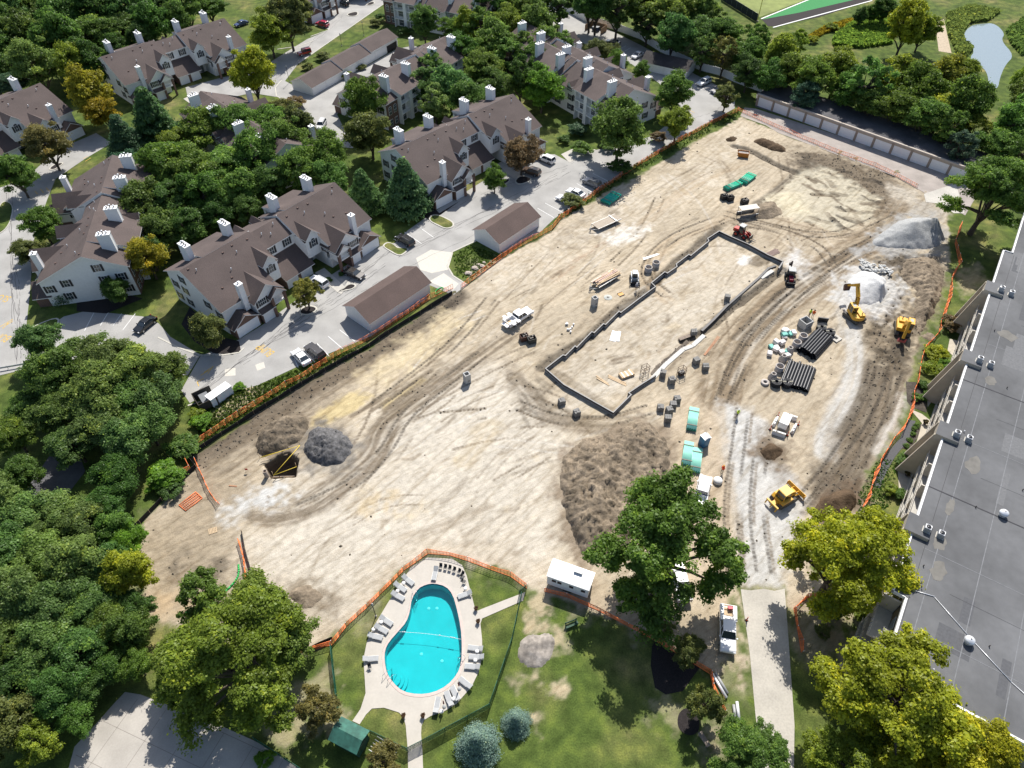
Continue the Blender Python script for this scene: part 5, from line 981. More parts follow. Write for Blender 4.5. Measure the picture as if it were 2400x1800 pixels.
# single trees
for q in (
    (170, 150, 42, 'column', 'yg', 'yellow green tall tree in front of the dark top left wood'), (205, 215, 52, 'column', (.33, .31, .035), 'tall gold and green tree between the two upper left townhouse rows'), (240, 262, 36, 'round', (.35, .28, .03), 'low gold tree at the foot of the tall gold tree, beside the dark garage end'), (245, 160, 36, 'round', 'md', 'green tree at the left end wall of the upper left townhouse row'),
    (590, 170, 46, 'round', 'gy', 'bright yellow tree beside the upper left townhouse row and its driveway'), (628, 75, 46, 'round', 'yg', 'larger yellowish street tree on the verge left of the red off-roader'), (672, 45, 46, 'round', 'ol', 'olive street tree beside the parked red car at the top'), (705, 20, 24, 'round', 'ol', 'small olive tree at the top edge by the white garage door'),
    (286, 315, 50, 'spruce', 'bg', 'dark blue green spruce above the left pavement'), (350, 262, 56, 'conifer', 'pn', 'broad light green pine in front of the upper left garages'), (850, 440, 46, 'conifer', 'pn', 'light green pine left of the second street townhouse row'), (948, 425, 56, 'conifer', 'pn', 'tall pine covering the white end wall of the second street townhouse row'), (135, 665, 32, 'spruce', 'bg', 'dark spruce hugging the white gable wall at far left'),
    (850, 235, 42, 'round', 'lt', 'round light green tree before the brick corner with balconies'), (865, 310, 52, 'round', 'ol', 'broad dark tree below the round light green tree at the brick corner'), (993, 52, 32, 'column', 'md', 'pointed tree with a red tinge before the top balconies'), (1095, 60, 34, 'column', 'yg', 'yellow green pointed tree before the top balconies on the right'), (1270, 205, 46, 'round', 'lb', 'bright green maple between the balcony townhouses'),
    (1455, 300, 64, 'round', 'lt', 'large light green street tree before the white gable with balconies'), (1582, 215, 42, 'round', 'md', 'green tree beside the visitor parking at the white gable'), (1588, 285, 34, 'round', 'yg', 'small yellow green tree at the end of the orange fence lot'), (1703, 225, 30, 'sparse', 'ol', 'thin olive tree by the grass corner of the upper parking lot'), (1402, 118, 26, 'round', 'ol', 'olive tree below the brown waste enclosure'), (1445, 150, 26, 'round', 'md', 'small green tree beside the white car in the upper lot'), (1505, 165, 20, 'round', 'md', 'small tree before the dark roofed garage doors'), (1430, 125, 22, 'round', 'ol', 'thin russet green tree in the upper lot island'),
    (1222, 362, 40, 'round', 'rd', 'reddish crabapple before the second street townhouse row'), (1158, 418, 26, 'round', 'md', 'small round street tree on the mulched island of the second row'), (715, 685, 36, 'sparse', (.25, .25, .05), 'small yellowing street tree on the kerbed island of the front row'), (487, 775, 38, 'round', 'ol', 'round olive tree at the mulched corner of the front row'), (342, 600, 42, 'round', (.34, .31, .035), 'yellow and orange tree beside the gable wall parking at left'), (270, 680, 30, 'round', 'dk', 'dark small tree under the white gable wall at left'),
    (95, 525, 40, 'round', 'md', 'round tree on the pavement edge left of the far left porch roofs'), (65, 590, 34, 'round', 'ol', 'lower small tree beside the pavement at far left'), (108, 338, 46, 'round', 'br', 'russet green tree between the garages at the upper left edge'), (35, 408, 42, 'round', 'md', 'dark round tree touching the left edge below the russet tree'),
    (2130, 55, 44, 'column', 'gy', 'tall yellow tree beside the dirt path to the pond'), (2165, 70, 34, 'column', 'yg', 'yellow green tree just right of the tall yellow tree by the path'), (2075, 20, 30, 'round', 'dk', 'dark tree at the top edge left of the tall yellow tree'), (2018, 38, 18, 'column', 'dk', 'small dark pointed tree on the slope below the cinder track'), (2045, 30, 18, 'column', 'md', 'small green pointed tree on the slope right of the dark one'), (2300, 470, 0, 'round', 'md', ''), (2335, 440, 105, 'oak', 'md', 'large spreading tree with red tips beside the flat roofed block'), (2262, 165, 30, 'round', 'yg', 'yellow green tree at the near shore of the pond'), (1830, 130, 36, 'column', 'yg', 'yellow tipped tree at the left end of the garage belt'),
    (560, 1530, 165, 'oak', (.20, .275, .045), 'large yellow green oak above the pale parking pad at lower left'), (470, 1400, 62, 'sparse', 'lt', 'open light green tree beside the green pipe at lower left'), (600, 1430, 72, 'round', (.20, .275, .045), 'yellow green tree behind the large oak next to the dirt'), (430, 1560, 75, 'round', (.205, .28, .045), 'yellow green tree left of the large oak by the pale pad'), (680, 1500, 60, 'round', (.17, .25, .045), 'green tree right of the large oak next to the pool fence'), (745, 1660, 52, 'sparse', 'br', 'thin brownish tree left of the green shed'), (895, 1790, 48, 'sparse', 'br', 'thin brownish tree at the bottom edge before the green shed'),
    (300, 1340, 52, 'round', 'gy', 'yellow tree at the left edge of the dirt below the dark wood'), (300, 1268, 38, 'round', 'lb', 'fresh green young tree at the end of the black silt fence'), (15, 1700, 62, 'round', 'ol', 'yellowish tree in the bottom left corner'), (85, 1745, 50, 'sparse', 'yg', 'half bare yellowish tree by the pad in the bottom left corner'),
    (1575, 1255, 168, 'oak', (.13, .225, .04), 'big spreading green oak over the parked trucks and the stone haul road'), (1520, 1400, 62, 'sparse', (.12, .205, .04), 'smaller tree in front of the big oak above the orange fence'),
    (1988, 1300, 150, 'oak', 'gy', 'spreading yellow honey locust beside the haul road and the flat block'), (2105, 1625, 182, 'oak', 'gy', 'broad bright yellow tree overhanging the corner of the flat roof'), (2235, 1745, 150, 'oak', (.40, .40, .03), 'golden tree in the bottom right corner'), (1990, 1790, 105, 'oak', 'yg', 'yellow green tree at the bottom edge right of the concrete drive'), (1762, 1765, 95, 'oak', 'md', 'dark green tree at the bottom edge over the concrete drive'), (1655, 1650, 44, 'sparse', 'ol', 'thin tree beside the mulch rings near the drive'), (1610, 1530, 36, 'sparse', 'ol', 'thin olive tree on the dark mulch behind the orange fence')):
    if q[2]: tree(*q, **({'rot': 2.6, 'var': 1} if 'honey locust' in q[5] else {}))
for q in ((1120, 1740, 50, 'spruce', 'bs', 'larger pale blue spruce on the lawn at the bottom'), (1210, 1690, 33, 'spruce', 'bs', 'smaller blue spruce on the lawn right of the pool fence')): tree(*q, hf=.8, zf=.45)
# shrubs
SH = 'shrubs planted about the grounds'
for cx, cy, r, c, lab in ((1355, 300, 24, 'bg', 'grey green bush on the lawn beside the balconies'), (1362, 345, 26, 'md', 'dark bush below the grey green bush on the lawn'), (1545, 320, 20, 'rd', 'purple leaved bush at the end of the orange fence'), (1340, 468, 26, 'ol', 'straggly bush at the orange fence by the white sedans'), (385, 1110, 42, 'lb', 'light green shrub outside the silt fence corner'), (430, 1040, 36, 'md', 'green shrub along the orange fence at the silt corner'), (400, 1150, 26, 'dk', 'dark shrub beside the black silt fence bend'), (470, 985, 24, 'lb', 'weedy shrub below the waste bin'), (460, 965, 20, 'yg', 'yellow green shrub beside the waste bin enclosure'), (1425, 340, 20, 'md', 'dark bush under the large street tree'), (1455, 385, 26, 'dk', 'dark bush at the trunk of the large street tree'),
    (2235, 755, 26, 'rd', 'dark red shrub beside the flat block patio'), (2125, 1078, 22, 'md', 'round clipped bush at the path by the flat block'), (2110, 1155, 18, 'md', 'small round bush beside the patio of the flat block'), (2195, 825, 26, 'gy', 'upper yellow ground shrub in the block garden'), (2190, 860, 24, 'yg', 'lower yellow green shrub in the block garden'), (2212, 850, 18, 'lb', 'green shrub right of the yellow garden shrubs'), (2090, 1145, 18, 'yg', 'yellow variegated shrub on the lawn before the block'), (2165, 900, 14, 'dk', 'dark shrub at the orange fence in the garden'), (2150, 930, 13, 'md', 'shrub in the dark bed by the orange fence'), (1955, 1430, 22, 'md', 'shrub under the yellow honey locust'), (2030, 1440, 24, 'yg', 'yellow shrub at the flat block corner'), (1930, 1480, 20, 'ol', 'thin shrub left of the flat block corner'), (865, 32, 0, 'dk', ''), (895, 40, 16, 'dk', 'dark bush at the brick wall at the top'), (945, 70, 16, 'dk', 'dark hedge bush below the top balconies'), (880, 52, 14, 'ol', 'small verge sapling at the top road'), (757, 130, 17, 'ol', 'larger sapling on the grass behind the stepped garage'), (722, 155, 14, 'ol', 'smaller sapling on the grass behind the stepped garage'), (690, 235, 24, 'rd', 'reddish bush at the corner of the stepped garage'), (815, 175, 14, 'yg', 'yellowish sapling before the stepped garage doors'), (845, 155, 12, 'ol', 'small sapling right of the yellowish one at the garage doors'), (620, 1780, 22, 'lb', 'bright green bush at the bottom left of the shed'), (1555, 1475, 24, 'ol', 'low bush under the big oak at the fence'), (1625, 1510, 28, 'ol', 'loose bush on the mulch beside the pickup'), (260, 1330, 0, 'md', ''), (1950, 60, 16, 'yg', 'yellow flowering weeds on the far slope'), (1905, 90, 14, 'gy', 'yellow bush on the far slope above the belt'), (1860, 85, 16, 'md', 'green bush on the far slope'), (240, 910, 0, 'md', ''), (560, 905, 14, 'lb', 'weed clump at the fence below the parked cars'), (1860, 1075, 0, 'md', ''), (770, 655, 9, 'dk', 'entry shrub on the mulch of the front row'), (800, 640, 8, 'dk', 'second entry shrub on the mulch of the front row'), (1320, 325, 16, 'dk', 'dark bush at the corner of the second row'), (505, 800, 10, 'rd', 'small russet bush on the mulched corner')):
    if r: tree(cx, cy, r, 'shrub', c, lab, SH)
for k, (x, y) in enumerate(((1355, 20), (1365, 60), (1350, 100), (1355, 130), (1290, 355), (1265, 385), (1255, 430), (1230, 480), (1200, 530))): p = c9(x, y); tree(1800+x/3.687, 900+y/3.687, 7, 'shrub', 'md', 'clipped round bush in the hedge row beside the asphalt path', 'clipped bushes in a row')
# reeds round the ponds, and meadow tufts
def tufts(name, pts, n, h, col, lab, sp=.35, f=None):
    R = np.random.default_rng(len(pts)*n % 9973); poly = np.array([(f or G)(*q)[:2] for q in pts]); a, c = poly.min(0), poly.max(0); q = R.uniform(a, c, (n*4, 2)); q = q[sdist(q[:, 0], q[:, 1], poly) > 0][:n]; n = len(q)
    hh = h*R.uniform(.5, 1.2, n); P = np.column_stack([q, hh*.5]); an = R.uniform(0, 6.28, n); A = np.column_stack([np.cos(an), np.sin(an), np.zeros(n)])*sp*R.uniform(.4, 1.2, (n, 1)); B = np.column_stack([R.normal(0, .18, n)*hh, R.normal(0, .18, n)*hh, hh*.5])
    o = bpy.data.objects.new(name, quads(name, P, A, B, np.clip(R.normal(.5, .2, n), 0, 1))); COL.objects.link(o); o.color = (*col, 1); return tag(o, lab, 'grass' if 'grass' in name else 'reeds', kind='stuff')
tufts('reeds', [(1540, 130), (1750, 60), (2000, 110), (1900, 180), (1730, 205), (1670, 290), (1680, 360), (1760, 430), (1715, 490), (1640, 480), (1560, 300)], 5200, 1.3, (.18, .24, .06), 'green reeds along the left shore of the pond', .5, t3)
tufts('reeds', [(2060, 270), (2212, 160), (2300, 420), (2190, 480), (2090, 370)], 2600, 1.3, (.13, .21, .05), 'green reeds along the right shore of the pond', .5, t3)
tufts('meadow_grass', [(560, 330), (700, 220), (1000, 140), (1100, 200), (1060, 380), (800, 420), (560, 400)], 6000, 1.3, (.17, .28, .045), 'bright green tall grass on the slope left of the dirt path', .5, t3)
tufts('meadow_grass', [(330, 330), (500, 230), (720, 170), (740, 210), (480, 300), (380, 350)], 1500, .9, (.26, .21, .02), 'yellow flowering grass on the slope below the cinder track', .4, t3)
tufts('weed_grass', [(520, 925), (600, 905), (700, 865), (860, 808), (866, 815), (740, 880), (600, 965), (480, 1040), (455, 1000)], 2600, .35, (.075, .12, .022), 'ragged green weeds along the fence line below the parking', .22)
tufts('weed_grass', [(1062, 600), (1100, 575), (1180, 600), (1105, 655), (1070, 645)], 900, .3, (.07, .12, .022), 'green weeds around boulders by the site entrance', .2)
tufts('weed_grass', [(1300, 510), (1400, 442), (1500, 378), (1600, 318), (1730, 255), (1735, 268), (1500, 400), (1310, 520)], 2600, .5, (.065, .11, .022), 'green weeds along the upper orange fence', .25)
tufts('weed_grass', [(2010, 1160), (2060, 1075), (2100, 1080), (2090, 1180), (2010, 1250)], 900, .2, (.06, .14, .02), 'rough grass strip inside the right orange fence', .2)
# ================================================================ fences
def resample(pts, step):
    pts = [Vector((p[0], p[1], 0)) for p in pts]; out = [pts[0]]; acc = 0
    for a, c in zip(pts[:-1], pts[1:]):
        l = (c-a).length; n = max(1, round(l/step))
        for k in range(1, n+1): out.append(a.lerp(c, k/n))
    return out
postw = mat('white_stake', (.7, .7, .68), .6)
def net_fence(lab, pts, h=1.25, step=3.2, lean=.18, rows=5, vst=.45, sag=.12, stakes=True, seed=1):
    p = resample(pts, step); rr = random.Random(seed); c0 = sum(p, Vector())/len(p); T = thing('safety_fence', lab, 'fence', (c0.x, c0.y, 0), 0, 'orange plastic safety fences'); b = MB()
    tops = []
    for q in p: tops.append(q+Vector((rr.uniform(-lean, lean), rr.uniform(-lean, lean), h*rr.uniform(.86, 1.04))))
    for k in range(len(p)-1):
        a0, a1, t0, t1 = p[k]-c0, p[k+1]-c0, tops[k]-c0, tops[k+1]-c0; up = Vector((0, 0, 1))
        for r_ in range(rows):
            f_ = .08+.92*r_/(rows-1); u = a0.lerp(t0, f_); v = a1.lerp(t1, f_); w_ = .10 if r_ in (0, rows-1) else .05; mid = u.lerp(v, .5)-up*sag*f_*rr.uniform(.3, 1)
            for s, e in ((u, mid), (mid, v)): b.tube(s, e, w_*.5, 4, 0)
        n = max(2, int((a1-a0).length/vst))
        for i in range(n): f_ = i/n; u = a0.lerp(a1, f_); v = t0.lerp(t1, f_)-up*sag*4*f_*(1-f_)*.6; b.tube(u+up*.1, v, .025, 3, 0, caps=False)
    b.build('net', [orange], T)
    if stakes:
        for q, t_ in zip(p, tops):
            m = MB(); m.tube(q-c0, t_-c0+Vector((0, 0, .12)), .028, 5, 1); d_ = (t_-c0); m.tube(d_+Vector((0, 0, -.02)), d_+Vector((0, 0, .16)), .05, 5, 0); m.build('stake', [postw, steel], T)
    return T
net_fence('orange safety fence along the lot edge at the upper left side of the site', [(1730, 262), (1668, 290), (1600, 327), (1506, 382), (1404, 450), (1314, 514), (1294, 538), (1200, 588)] and [G(*q) for q in ((1730, 262), (1668, 290), (1600, 327), (1506, 382), (1404, 450), (1314, 514), (1294, 538), (1200, 588), (1101, 662), (1080, 676))], seed=2)
net_fence('orange safety fence on the verge beside the long garage and its stalls', [G(*q) for q in ((1062, 676), (1010, 700), (933, 752), (868, 795), (800, 828), (735, 868), (640, 925), (560, 975), (500, 1015), (428, 1062), (447, 1100), (402, 1122))], seed=3)
net_fence('red tinted safety fence along the garage lane at the top of the site', [G(*q) for q in ((1728, 258), (1800, 290), (1880, 325), (1960, 357), (2050, 390), (2098, 412), (2150, 440))], .95, 3.4, .1, 4, .5, seed=4)
net_fence('orange safety fence sagging along the garden of the flat block', [G(*q) for q in ((2250, 530), (2238, 570), (2248, 620), (2230, 660), (2222, 700), (2208, 745), (2200, 780), (2170, 815), (2155, 870), (2150, 900), (2138, 950), (2125, 990), (2090, 1035), (2065, 1085), (2050, 1105), (2042, 1145), (2020, 1192))], 1.15, 3.0, .35, 6, .5, .25, seed=5)
net_fence('orange safety fence curving round the pool lawn', [G(*q) for q in ((640, 1545), (779, 1512), (812, 1468), (860, 1424), (918, 1366), (945, 1338), (975, 1318), (1003, 1298), (1055, 1302), (1096, 1315), (1150, 1335), (1197, 1352), (1235, 1380))], seed=6)
net_fence('orange safety fence running past the white site trailer towards the drive', [G(*q) for q in ((1276, 1386), (1330, 1400), (1400, 1430), (1471, 1467), (1536, 1502), (1600, 1540), (1664, 1580), (1672, 1612), (1700, 1670))], seed=7)
net_fence('short orange safety fence left of the square excavation', [G(*q) for q in ((460, 1083), (478, 1125), (495, 1160), (515, 1183))], 1.1, 2.2, .2, 6, .3, seed=8)
net_fence('short orange safety fence leading to the green hose', [G(*q) for q in ((561, 1268), (572, 1310), (578, 1360), (590, 1400))], 1.1, 2.2, .2, 6, .3, seed=9)
net_fence('crumpled orange safety fence under the honey locust', [G(*q) for q in ((1925, 1395), (1895, 1400), (1860, 1425), (1868, 1470), (1878, 1530))], .8, 2.2, .3, 6, .3, seed=10)
def silt(lab, pts, h=1.0, seed=1):
    p = resample(pts, 2.6); rr = random.Random(seed); c0 = sum(p, Vector())/len(p); T = thing('silt_fence', lab, 'fence', (c0.x, c0.y, 0)); b = MB(); hs = [h*rr.uniform(.8, 1.1) for _ in p]
    for k in range(len(p)-1):
        a, c = p[k]-c0, p[k+1]-c0; n = (c-a).cross(Vector((0, 0, 1))).normalized()*.02; z0, z1 = Vector((0, 0, hs[k])), Vector((0, 0, hs[k+1]))
        q = [a-n, c-n, c+n, a+n]; i = [b.pt(v) for v in q]+[b.pt(v) for v in (a-n+z0, c-n+z1, c+n+z1, a+n+z0)]
        for f_ in ((4, 5, 6, 7), (0, 1, 5, 4), (2, 3, 7, 6)): b.f.append([i[j] for j in f_]); b.m.append(0); b.sm.append(False)
    b.build('fabric', [mat('silt_fabric', (.014, .014, .015), .85)], T)
    for q, z in zip(p, hs): m = MB(); m.cbox(q-c0+Vector((.03, .03, z*.5)), (.05, .05, z+.15)); m.build('stake', [woodm], T)
silt('black silt fence along the left side of the site down to the wood', [G(*q) for q in ((1060, 690), (933, 768), (866, 812), (735, 886), (596, 972), (520, 1020), (442, 1074), (460, 1096), (407, 1145), (352, 1203), (306, 1252))])
silt('short black silt fence beside the pool fence corner', [G(*q) for q in ((720, 1526), (750, 1512), (780, 1499))], .9); silt('black silt fence piece beside the green hose', [G(*q) for q in ((567, 1248), (575, 1290), (592, 1350), (596, 1385))], .7)
# long white fence
p = resample([G(*q) for q in ((1205, -8), (1265, 10), (1335, 30), (1370, 50), (1440, 70), (1500, 92), (1548, 122), (1640, 165), (1690, 178), (1720, 192), (1785, 217))], 2.5); c0 = sum(p, Vector())/len(p); T = thing('vinyl_fence', 'long white vinyl fence between the upper parking and the wood', 'fence', (c0.x, c0.y, 0)); b = MB()
for a, c in zip(p[:-1], p[1:]):
    n = (c-a).cross(Vector((0, 0, 1))).normalized()*.03; b.slab([a-c0-n+Vector((0, 0, 2.2)), c-c0-n+Vector((0, 0, 2.2)), c-c0+n+Vector((0, 0, 2.2)), a-c0+n+Vector((0, 0, 2.2))], 2.15)
b.build('panel', [siding2], T)
for q in p: m = MB(); m.cbox(q-c0+Vector((0, 0, 1.15)), (.14, .14, 2.3)); m.build('post', [trim], T)
# dark windscreen fence and foul pole of the ball field
def panel_fence(name, lab, pts, h, m, step=3, th=.04, pm=steel, z0=.05, rail=True, cat='fence', group=None):
    p = resample(pts, step); c0 = sum(p, Vector())/len(p); T = thing(name, lab, cat, (c0.x, c0.y, 0), 0, group); b = MB(); r_ = MB()
    for a, c in zip(p[:-1], p[1:]):
        n = (c-a).cross(Vector((0, 0, 1))).normalized()*th/2; q = [v-c0+Vector((0, 0, h)) for v in (a-n, c-n, c+n, a+n)]; b.slab(q, h-z0)
        if rail: r_.tube(a-c0+Vector((0, 0, h+.02)), c-c0+Vector((0, 0, h+.02)), .03, 5)
    b.build('mesh_panel', [m], T)
    if rail: r_.build('top_rail', [pm], T)
    for q in p: k = MB(); k.tube(q-c0, q-c0+Vector((0, 0, h+.08)), .04, 6); k.build('post', [pm], T)
    return T
panel_fence('windscreen_fence', 'dark windscreen fence at the edge of the far ball field', [G(1690, 0), G(1773, 52)], 2.6, mat('windscreen', (.012, .02, .022), .8))
T = thing('foul_pole', 'yellow foul pole beside the green turf of the ball field', 'pole', G(1775, 50)); m = MB(); m.tube((0, 0, 0), (0, 0, 9), .12, 8); m.build('shaft', [mat('pole_yellow', (.7, .6, .05), .5)], T); m = MB(); m.tube((0, 0, 0), (0, 0, .3), .3, 10); m.build('base', [concrete], T)
cl, t, b_, N, L = nodes('chain_link'); t.nodes.remove(b_); d_ = N('ShaderNodeBsdfDiffuse'); d_.inputs[0].default_value = (.02, .115, .075, 1); tr = N('ShaderNodeBsdfTransparent'); mx = N('ShaderNodeMixShader'); tc = N('ShaderNodeTexCoord'); ck = N('ShaderNodeTexNoise'); ck.inputs['Scale'].default_value = 9; L(tc.outputs['Object'], ck.inputs['Vector'])
mr = N('ShaderNodeMapRange'); mr.inputs[1].default_value = .3; mr.inputs[2].default_value = .7; mr.inputs[3].default_value = .25; mr.inputs[4].default_value = .75; L(ck.outputs[0], mr.inputs[0]); L(mr.outputs[0], mx.inputs[0]); L(tr.outputs[0], mx.inputs[1]); L(d_.outputs[0], mx.inputs[2]); L(mx.outputs[0], t.nodes['Material Output'].inputs[0])
gpost = mat('green_post', (.02, .10, .07), .5)
panel_fence('chain_link_fence', 'green chain link fence on the right and bottom of the pool lawn', [G(1222, 1400), G(1200, 1505), G(1147, 1660), G(990, 1745)], 1.6, cl, 2.8, .02, gpost, .05, True, group='green chain link fences')
panel_fence('chain_link_fence', 'green chain link fence on the left of the pool lawn down to the shed', [G(778, 1518), G(783, 1570), G(797, 1685)], 1.6, cl, 2.8, .02, gpost, group='green chain link fences')
panel_fence('chain_link_fence', 'green chain link fence between the shed and the bottom walk', [G(868, 1720), G(955, 1762)], 1.6, cl, 2.8, .02, gpost, group='green chain link fences')
panel_fence('chain_link_gate', 'green chain link gate standing across the bottom pool walk', [G(957, 1762), G(988, 1746)], 1.6, cl, 2.2, .02, gpost, cat='gate'); panel_fence('chain_link_gate', 'green chain link gate across the right hand pool walk', [G(1216, 1398), G(1232, 1384)], 1.6, cl, 2.2, .02, gpost, cat='gate')
panel_fence('chain_link_fence', 'dark green fence at the edge of the bottom left parking pad', [G(598, 1735), G(660, 1775), G(720, 1815)], 1.3, cl, 2.8, .02, gpost, group='green chain link fences')
T = panel_fence('guard_rail', 'low steel guard rail on the grass at far left', [G(-20, 872), G(60, 858), G(110, 848)], .75, mat('galvanised', (.35, .38, .40), .5, .5), 3, .06, steel, .4, False, 'guard rail')
# ================================================================ heaps
def soilmat(name, c, sc=2.5, bump=.12, var=.3, var2=.25):
    return mat(name, c, .95, var=var, scale=sc, bump=bump, var2=.38, s2=.45, spec=.15)
def heap(name, lab, pts, h, m, cat='heap', rough=.25, fq=.8, ridge=None, st=.3, edge=2.5, pw=1.0, f=None, seed=3, flat=0):
    o_ = cls([(f or G)(*q) for q in pts], 2); a, c = o_.min(0)-.5, o_.max(0)+.5; X, Y = np.meshgrid(np.arange(a[0], c[0], st), np.arange(a[1], c[1], st)); ny, nx = X.shape
    d = sdist(X.ravel(), Y.ravel(), o_)+(fbm(X.ravel()*.8, Y.ravel()*.8, 3, seed)-.5)*1.1
    if ridge is not None:
        rp = np.array([(f or G)(*q)[:2] for q in ridge]); rd, _, _ = pdist(X.ravel(), Y.ravel(), rp) if len(rp) > 1 else (np.hypot(X.ravel()-rp[0, 0], Y.ravel()-rp[0, 1]), 0, 0)
        t_ = np.clip(d/(d+rd+1e-6), 0, 1)
    else: t_ = np.clip(d/edge, 0, 1)
    z = h*(t_**pw); z = np.minimum(z, h*(1-flat)) if flat else z
    n1 = fbm(X.ravel()*fq, Y.ravel()*fq, 4, seed+7); n2 = fbm(X.ravel()*fq*3, Y.ravel()*fq*3, 3, seed+9, True)
    z = z*(1+.35*(n1-.5))+rough*(n2-.55)*np.clip(d*1.2, 0, 1)-.06; z = np.where(d < 0, -.3, z)
    V = np.column_stack([X.ravel(), Y.ravel(), z]); ii = np.arange(nx*ny).reshape(ny, nx); F = np.stack([ii[:-1, :-1], ii[:-1, 1:], ii[1:, 1:], ii[1:, :-1]], -1).reshape(-1, 4); F = F[(d[F] > -.4).any(1)]
    o0 = o_.mean(0); V[:, :2] -= o0; me = bpy.data.meshes.new(name); me.from_pydata(V.tolist(), [], F.tolist()); me.polygons.foreach_set('use_smooth', [True]*len(F)); me.materials.append(m); me.update()
    ob = bpy.data.objects.new(name, me); ob.location = (o0[0], o0[1], 0); COL.objects.link(ob); return tag(ob, lab, cat)
s_br = soilmat('brown_soil', (.195, .157, .115)); s_dk = soilmat('dark_soil', (.15, .122, .09)); s_gy = mat('crushed_stone', (.32, .325, .325), .95, var=.28, scale=4, bump=.05, var2=.1, spec=.15); s_wh = mat('white_stone', (.50, .50, .495), .95, var=.15, scale=4, bump=.05, spec=.15); s_sl = mat('dark_shale', (.10, .098, .10), .9, var=.6, scale=2.2, bump=.12); s_top = soilmat('topsoil', (.085, .058, .036), 3)
heap('soil_heap', 'broad brown soil heap behind the big oak', [(1325, 1060), (1360, 1030), (1440, 1010), (1500, 985), (1545, 1005), (1575, 1060), (1565, 1110), (1520, 1200), (1460, 1300), (1390, 1330), (1350, 1280), (1318, 1180), (1310, 1110)], 3.0, s_br, rough=1.5, fq=.55, ridge=[(1390, 1230), (1420, 1110), (1500, 1025)], pw=.75)
heap('soil_heap', 'long brown soil bank curving along the east side of the site', [(2105, 640), (2120, 606), (2180, 600), (2218, 635), (2205, 695), (2178, 755), (2150, 790), (2140, 745), (2150, 690), (2125, 665)], 1.7, s_br, rough=1.3, fq=.5, ridge=[(2165, 740), (2180, 680), (2160, 630)], pw=.8)
heap('topsoil_heap', 'small dark topsoil heap beside the bulldozer', [(1905, 1185), (1950, 1150), (2000, 1150), (2012, 1175), (1985, 1210), (1930, 1225), (1900, 1210)], 1.7, s_top, rough=.4, ridge=[(1940, 1185), (1990, 1170)], pw=.7)
heap('soil_heap', 'flat brown clay heap beside the square excavation', [(597, 1050), (610, 1010), (640, 985), (690, 972), (722, 980), (724, 1000), (700, 1040), (650, 1062), (612, 1072)], 2.0, s_dk, rough=1.2, ridge=[(630, 1035), (680, 1000)], pw=.7)
heap('shale_heap', 'round dark grey shale heap right of the square excavation', [(711, 1045), (722, 1015), (750, 1001), (790, 1005), (822, 1025), (828, 1050), (812, 1080), (775, 1095), (740, 1090), (716, 1070)], 2.4, s_sl, rough=1.2, fq=1.1, ridge=[(765, 1040)], pw=.7)
heap('gravel_heap', 'large grey crushed stone heap near the upper right corner of the site', [(2040, 565), (2080, 535), (2110, 515), (2165, 512), (2205, 535), (2212, 565), (2195, 582), (2150, 585), (2090, 580), (2050, 580)], 4.0, s_gy, rough=.12, fq=.4, ridge=[(2130, 552), (2178, 545)], pw=.85)
heap('gravel_heap', 'white stone heap behind the excavator with the raised boom', [(1980, 690), (1990, 650), (2020, 632), (2055, 640), (2080, 660), (2080, 690), (2060, 712), (2010, 715)], 2.7, s_wh, rough=.12, fq=.5, ridge=[(2040, 672), (2060, 690)], pw=.85)
heap('gravel_heap', 'grey ridged gravel heap on the lawn right of the pool fence', [(1212, 1505), (1240, 1482), (1285, 1478), (1305, 1500), (1300, 1530), (1270, 1560), (1235, 1568), (1212, 1545)], 1.0, soilmat('grey_sand', (.25, .225, .20), 2, .08), rough=.4, fq=.8, edge=2.2)
heap('soil_heap', 'small dark soil spot at the top of the site', [(1697, 327), (1712, 318), (1728, 322), (1726, 331), (1708, 333)], .7, s_top, rough=.3, edge=1.2); heap('soil_heap', 'larger dark soil spot at the top of the site', [(1757, 330), (1790, 322), (1840, 345), (1845, 358), (1800, 352)], .9, s_top, rough=.35, edge=1.4)
heap('soil_heap', 'small dark soil heap on the stone haul road', [(1778, 1055), (1800, 1035), (1825, 1042), (1838, 1060), (1818, 1082), (1790, 1080)], 1.0, s_top, rough=.4, edge=1.5); heap('soil_heap', 'low rubbly soil heap at the south edge of the site', [(670, 1385), (710, 1368), (750, 1380), (770, 1400), (730, 1430), (690, 1420)], .7, s_br, rough=.5, edge=1.8, fq=1.2)
def rock_mesh(seed, m):
    R = random.Random(seed); b = MB(); n = 7; rows = []
    for k, (z, r) in enumerate(((0, .9), (.35, 1), (.7, .75), (.9, .3))): rows.append([b.pt((r*cos(2*pi*i/n+k*.3)*R.uniform(.75, 1.2), r*sin(2*pi*i/n+k*.3)*R.uniform(.75, 1.2), z*R.uniform(.85, 1.15))) for i in range(n)])
    for a, c in zip(rows[:-1], rows[1:]):
        for i in range(n): j = (i+1) % n; b.f.append([a[i], a[j], c[j], c[i]]); b.m.append(0); b.sm.append(False)
    b.f.append(rows[-1]); b.m.append(0); b.sm.append(False); return b.mesh('boulder', [m])
rkm = mat('pale_rock', (.42, .36, .31), .9, var=.25, scale=2); RK = [rock_mesh(k, rkm) for k in range(3)]
for k, (x, y, s) in enumerate(((1835, 705, .8), (1850, 715, .5), (1890, 660, .8), (1928, 630, .5), (1955, 645, .7), (1970, 610, .4))):
    o = bpy.data.objects.new('boulder', RK[k % 3]); o.location = a4(x, y); o.scale = (s, s*.8, s*.6); COL.objects.link(o); tag(o, 'pale boulder in the green weeds beside the site entrance', 'boulder', 'boulders at the site entrance')
chm = mat('concrete_chunk', (.52, .52, .50), .9, var=.15); CH = [rock_mesh(k+10, chm) for k in range(3)]; rr = random.Random(8)
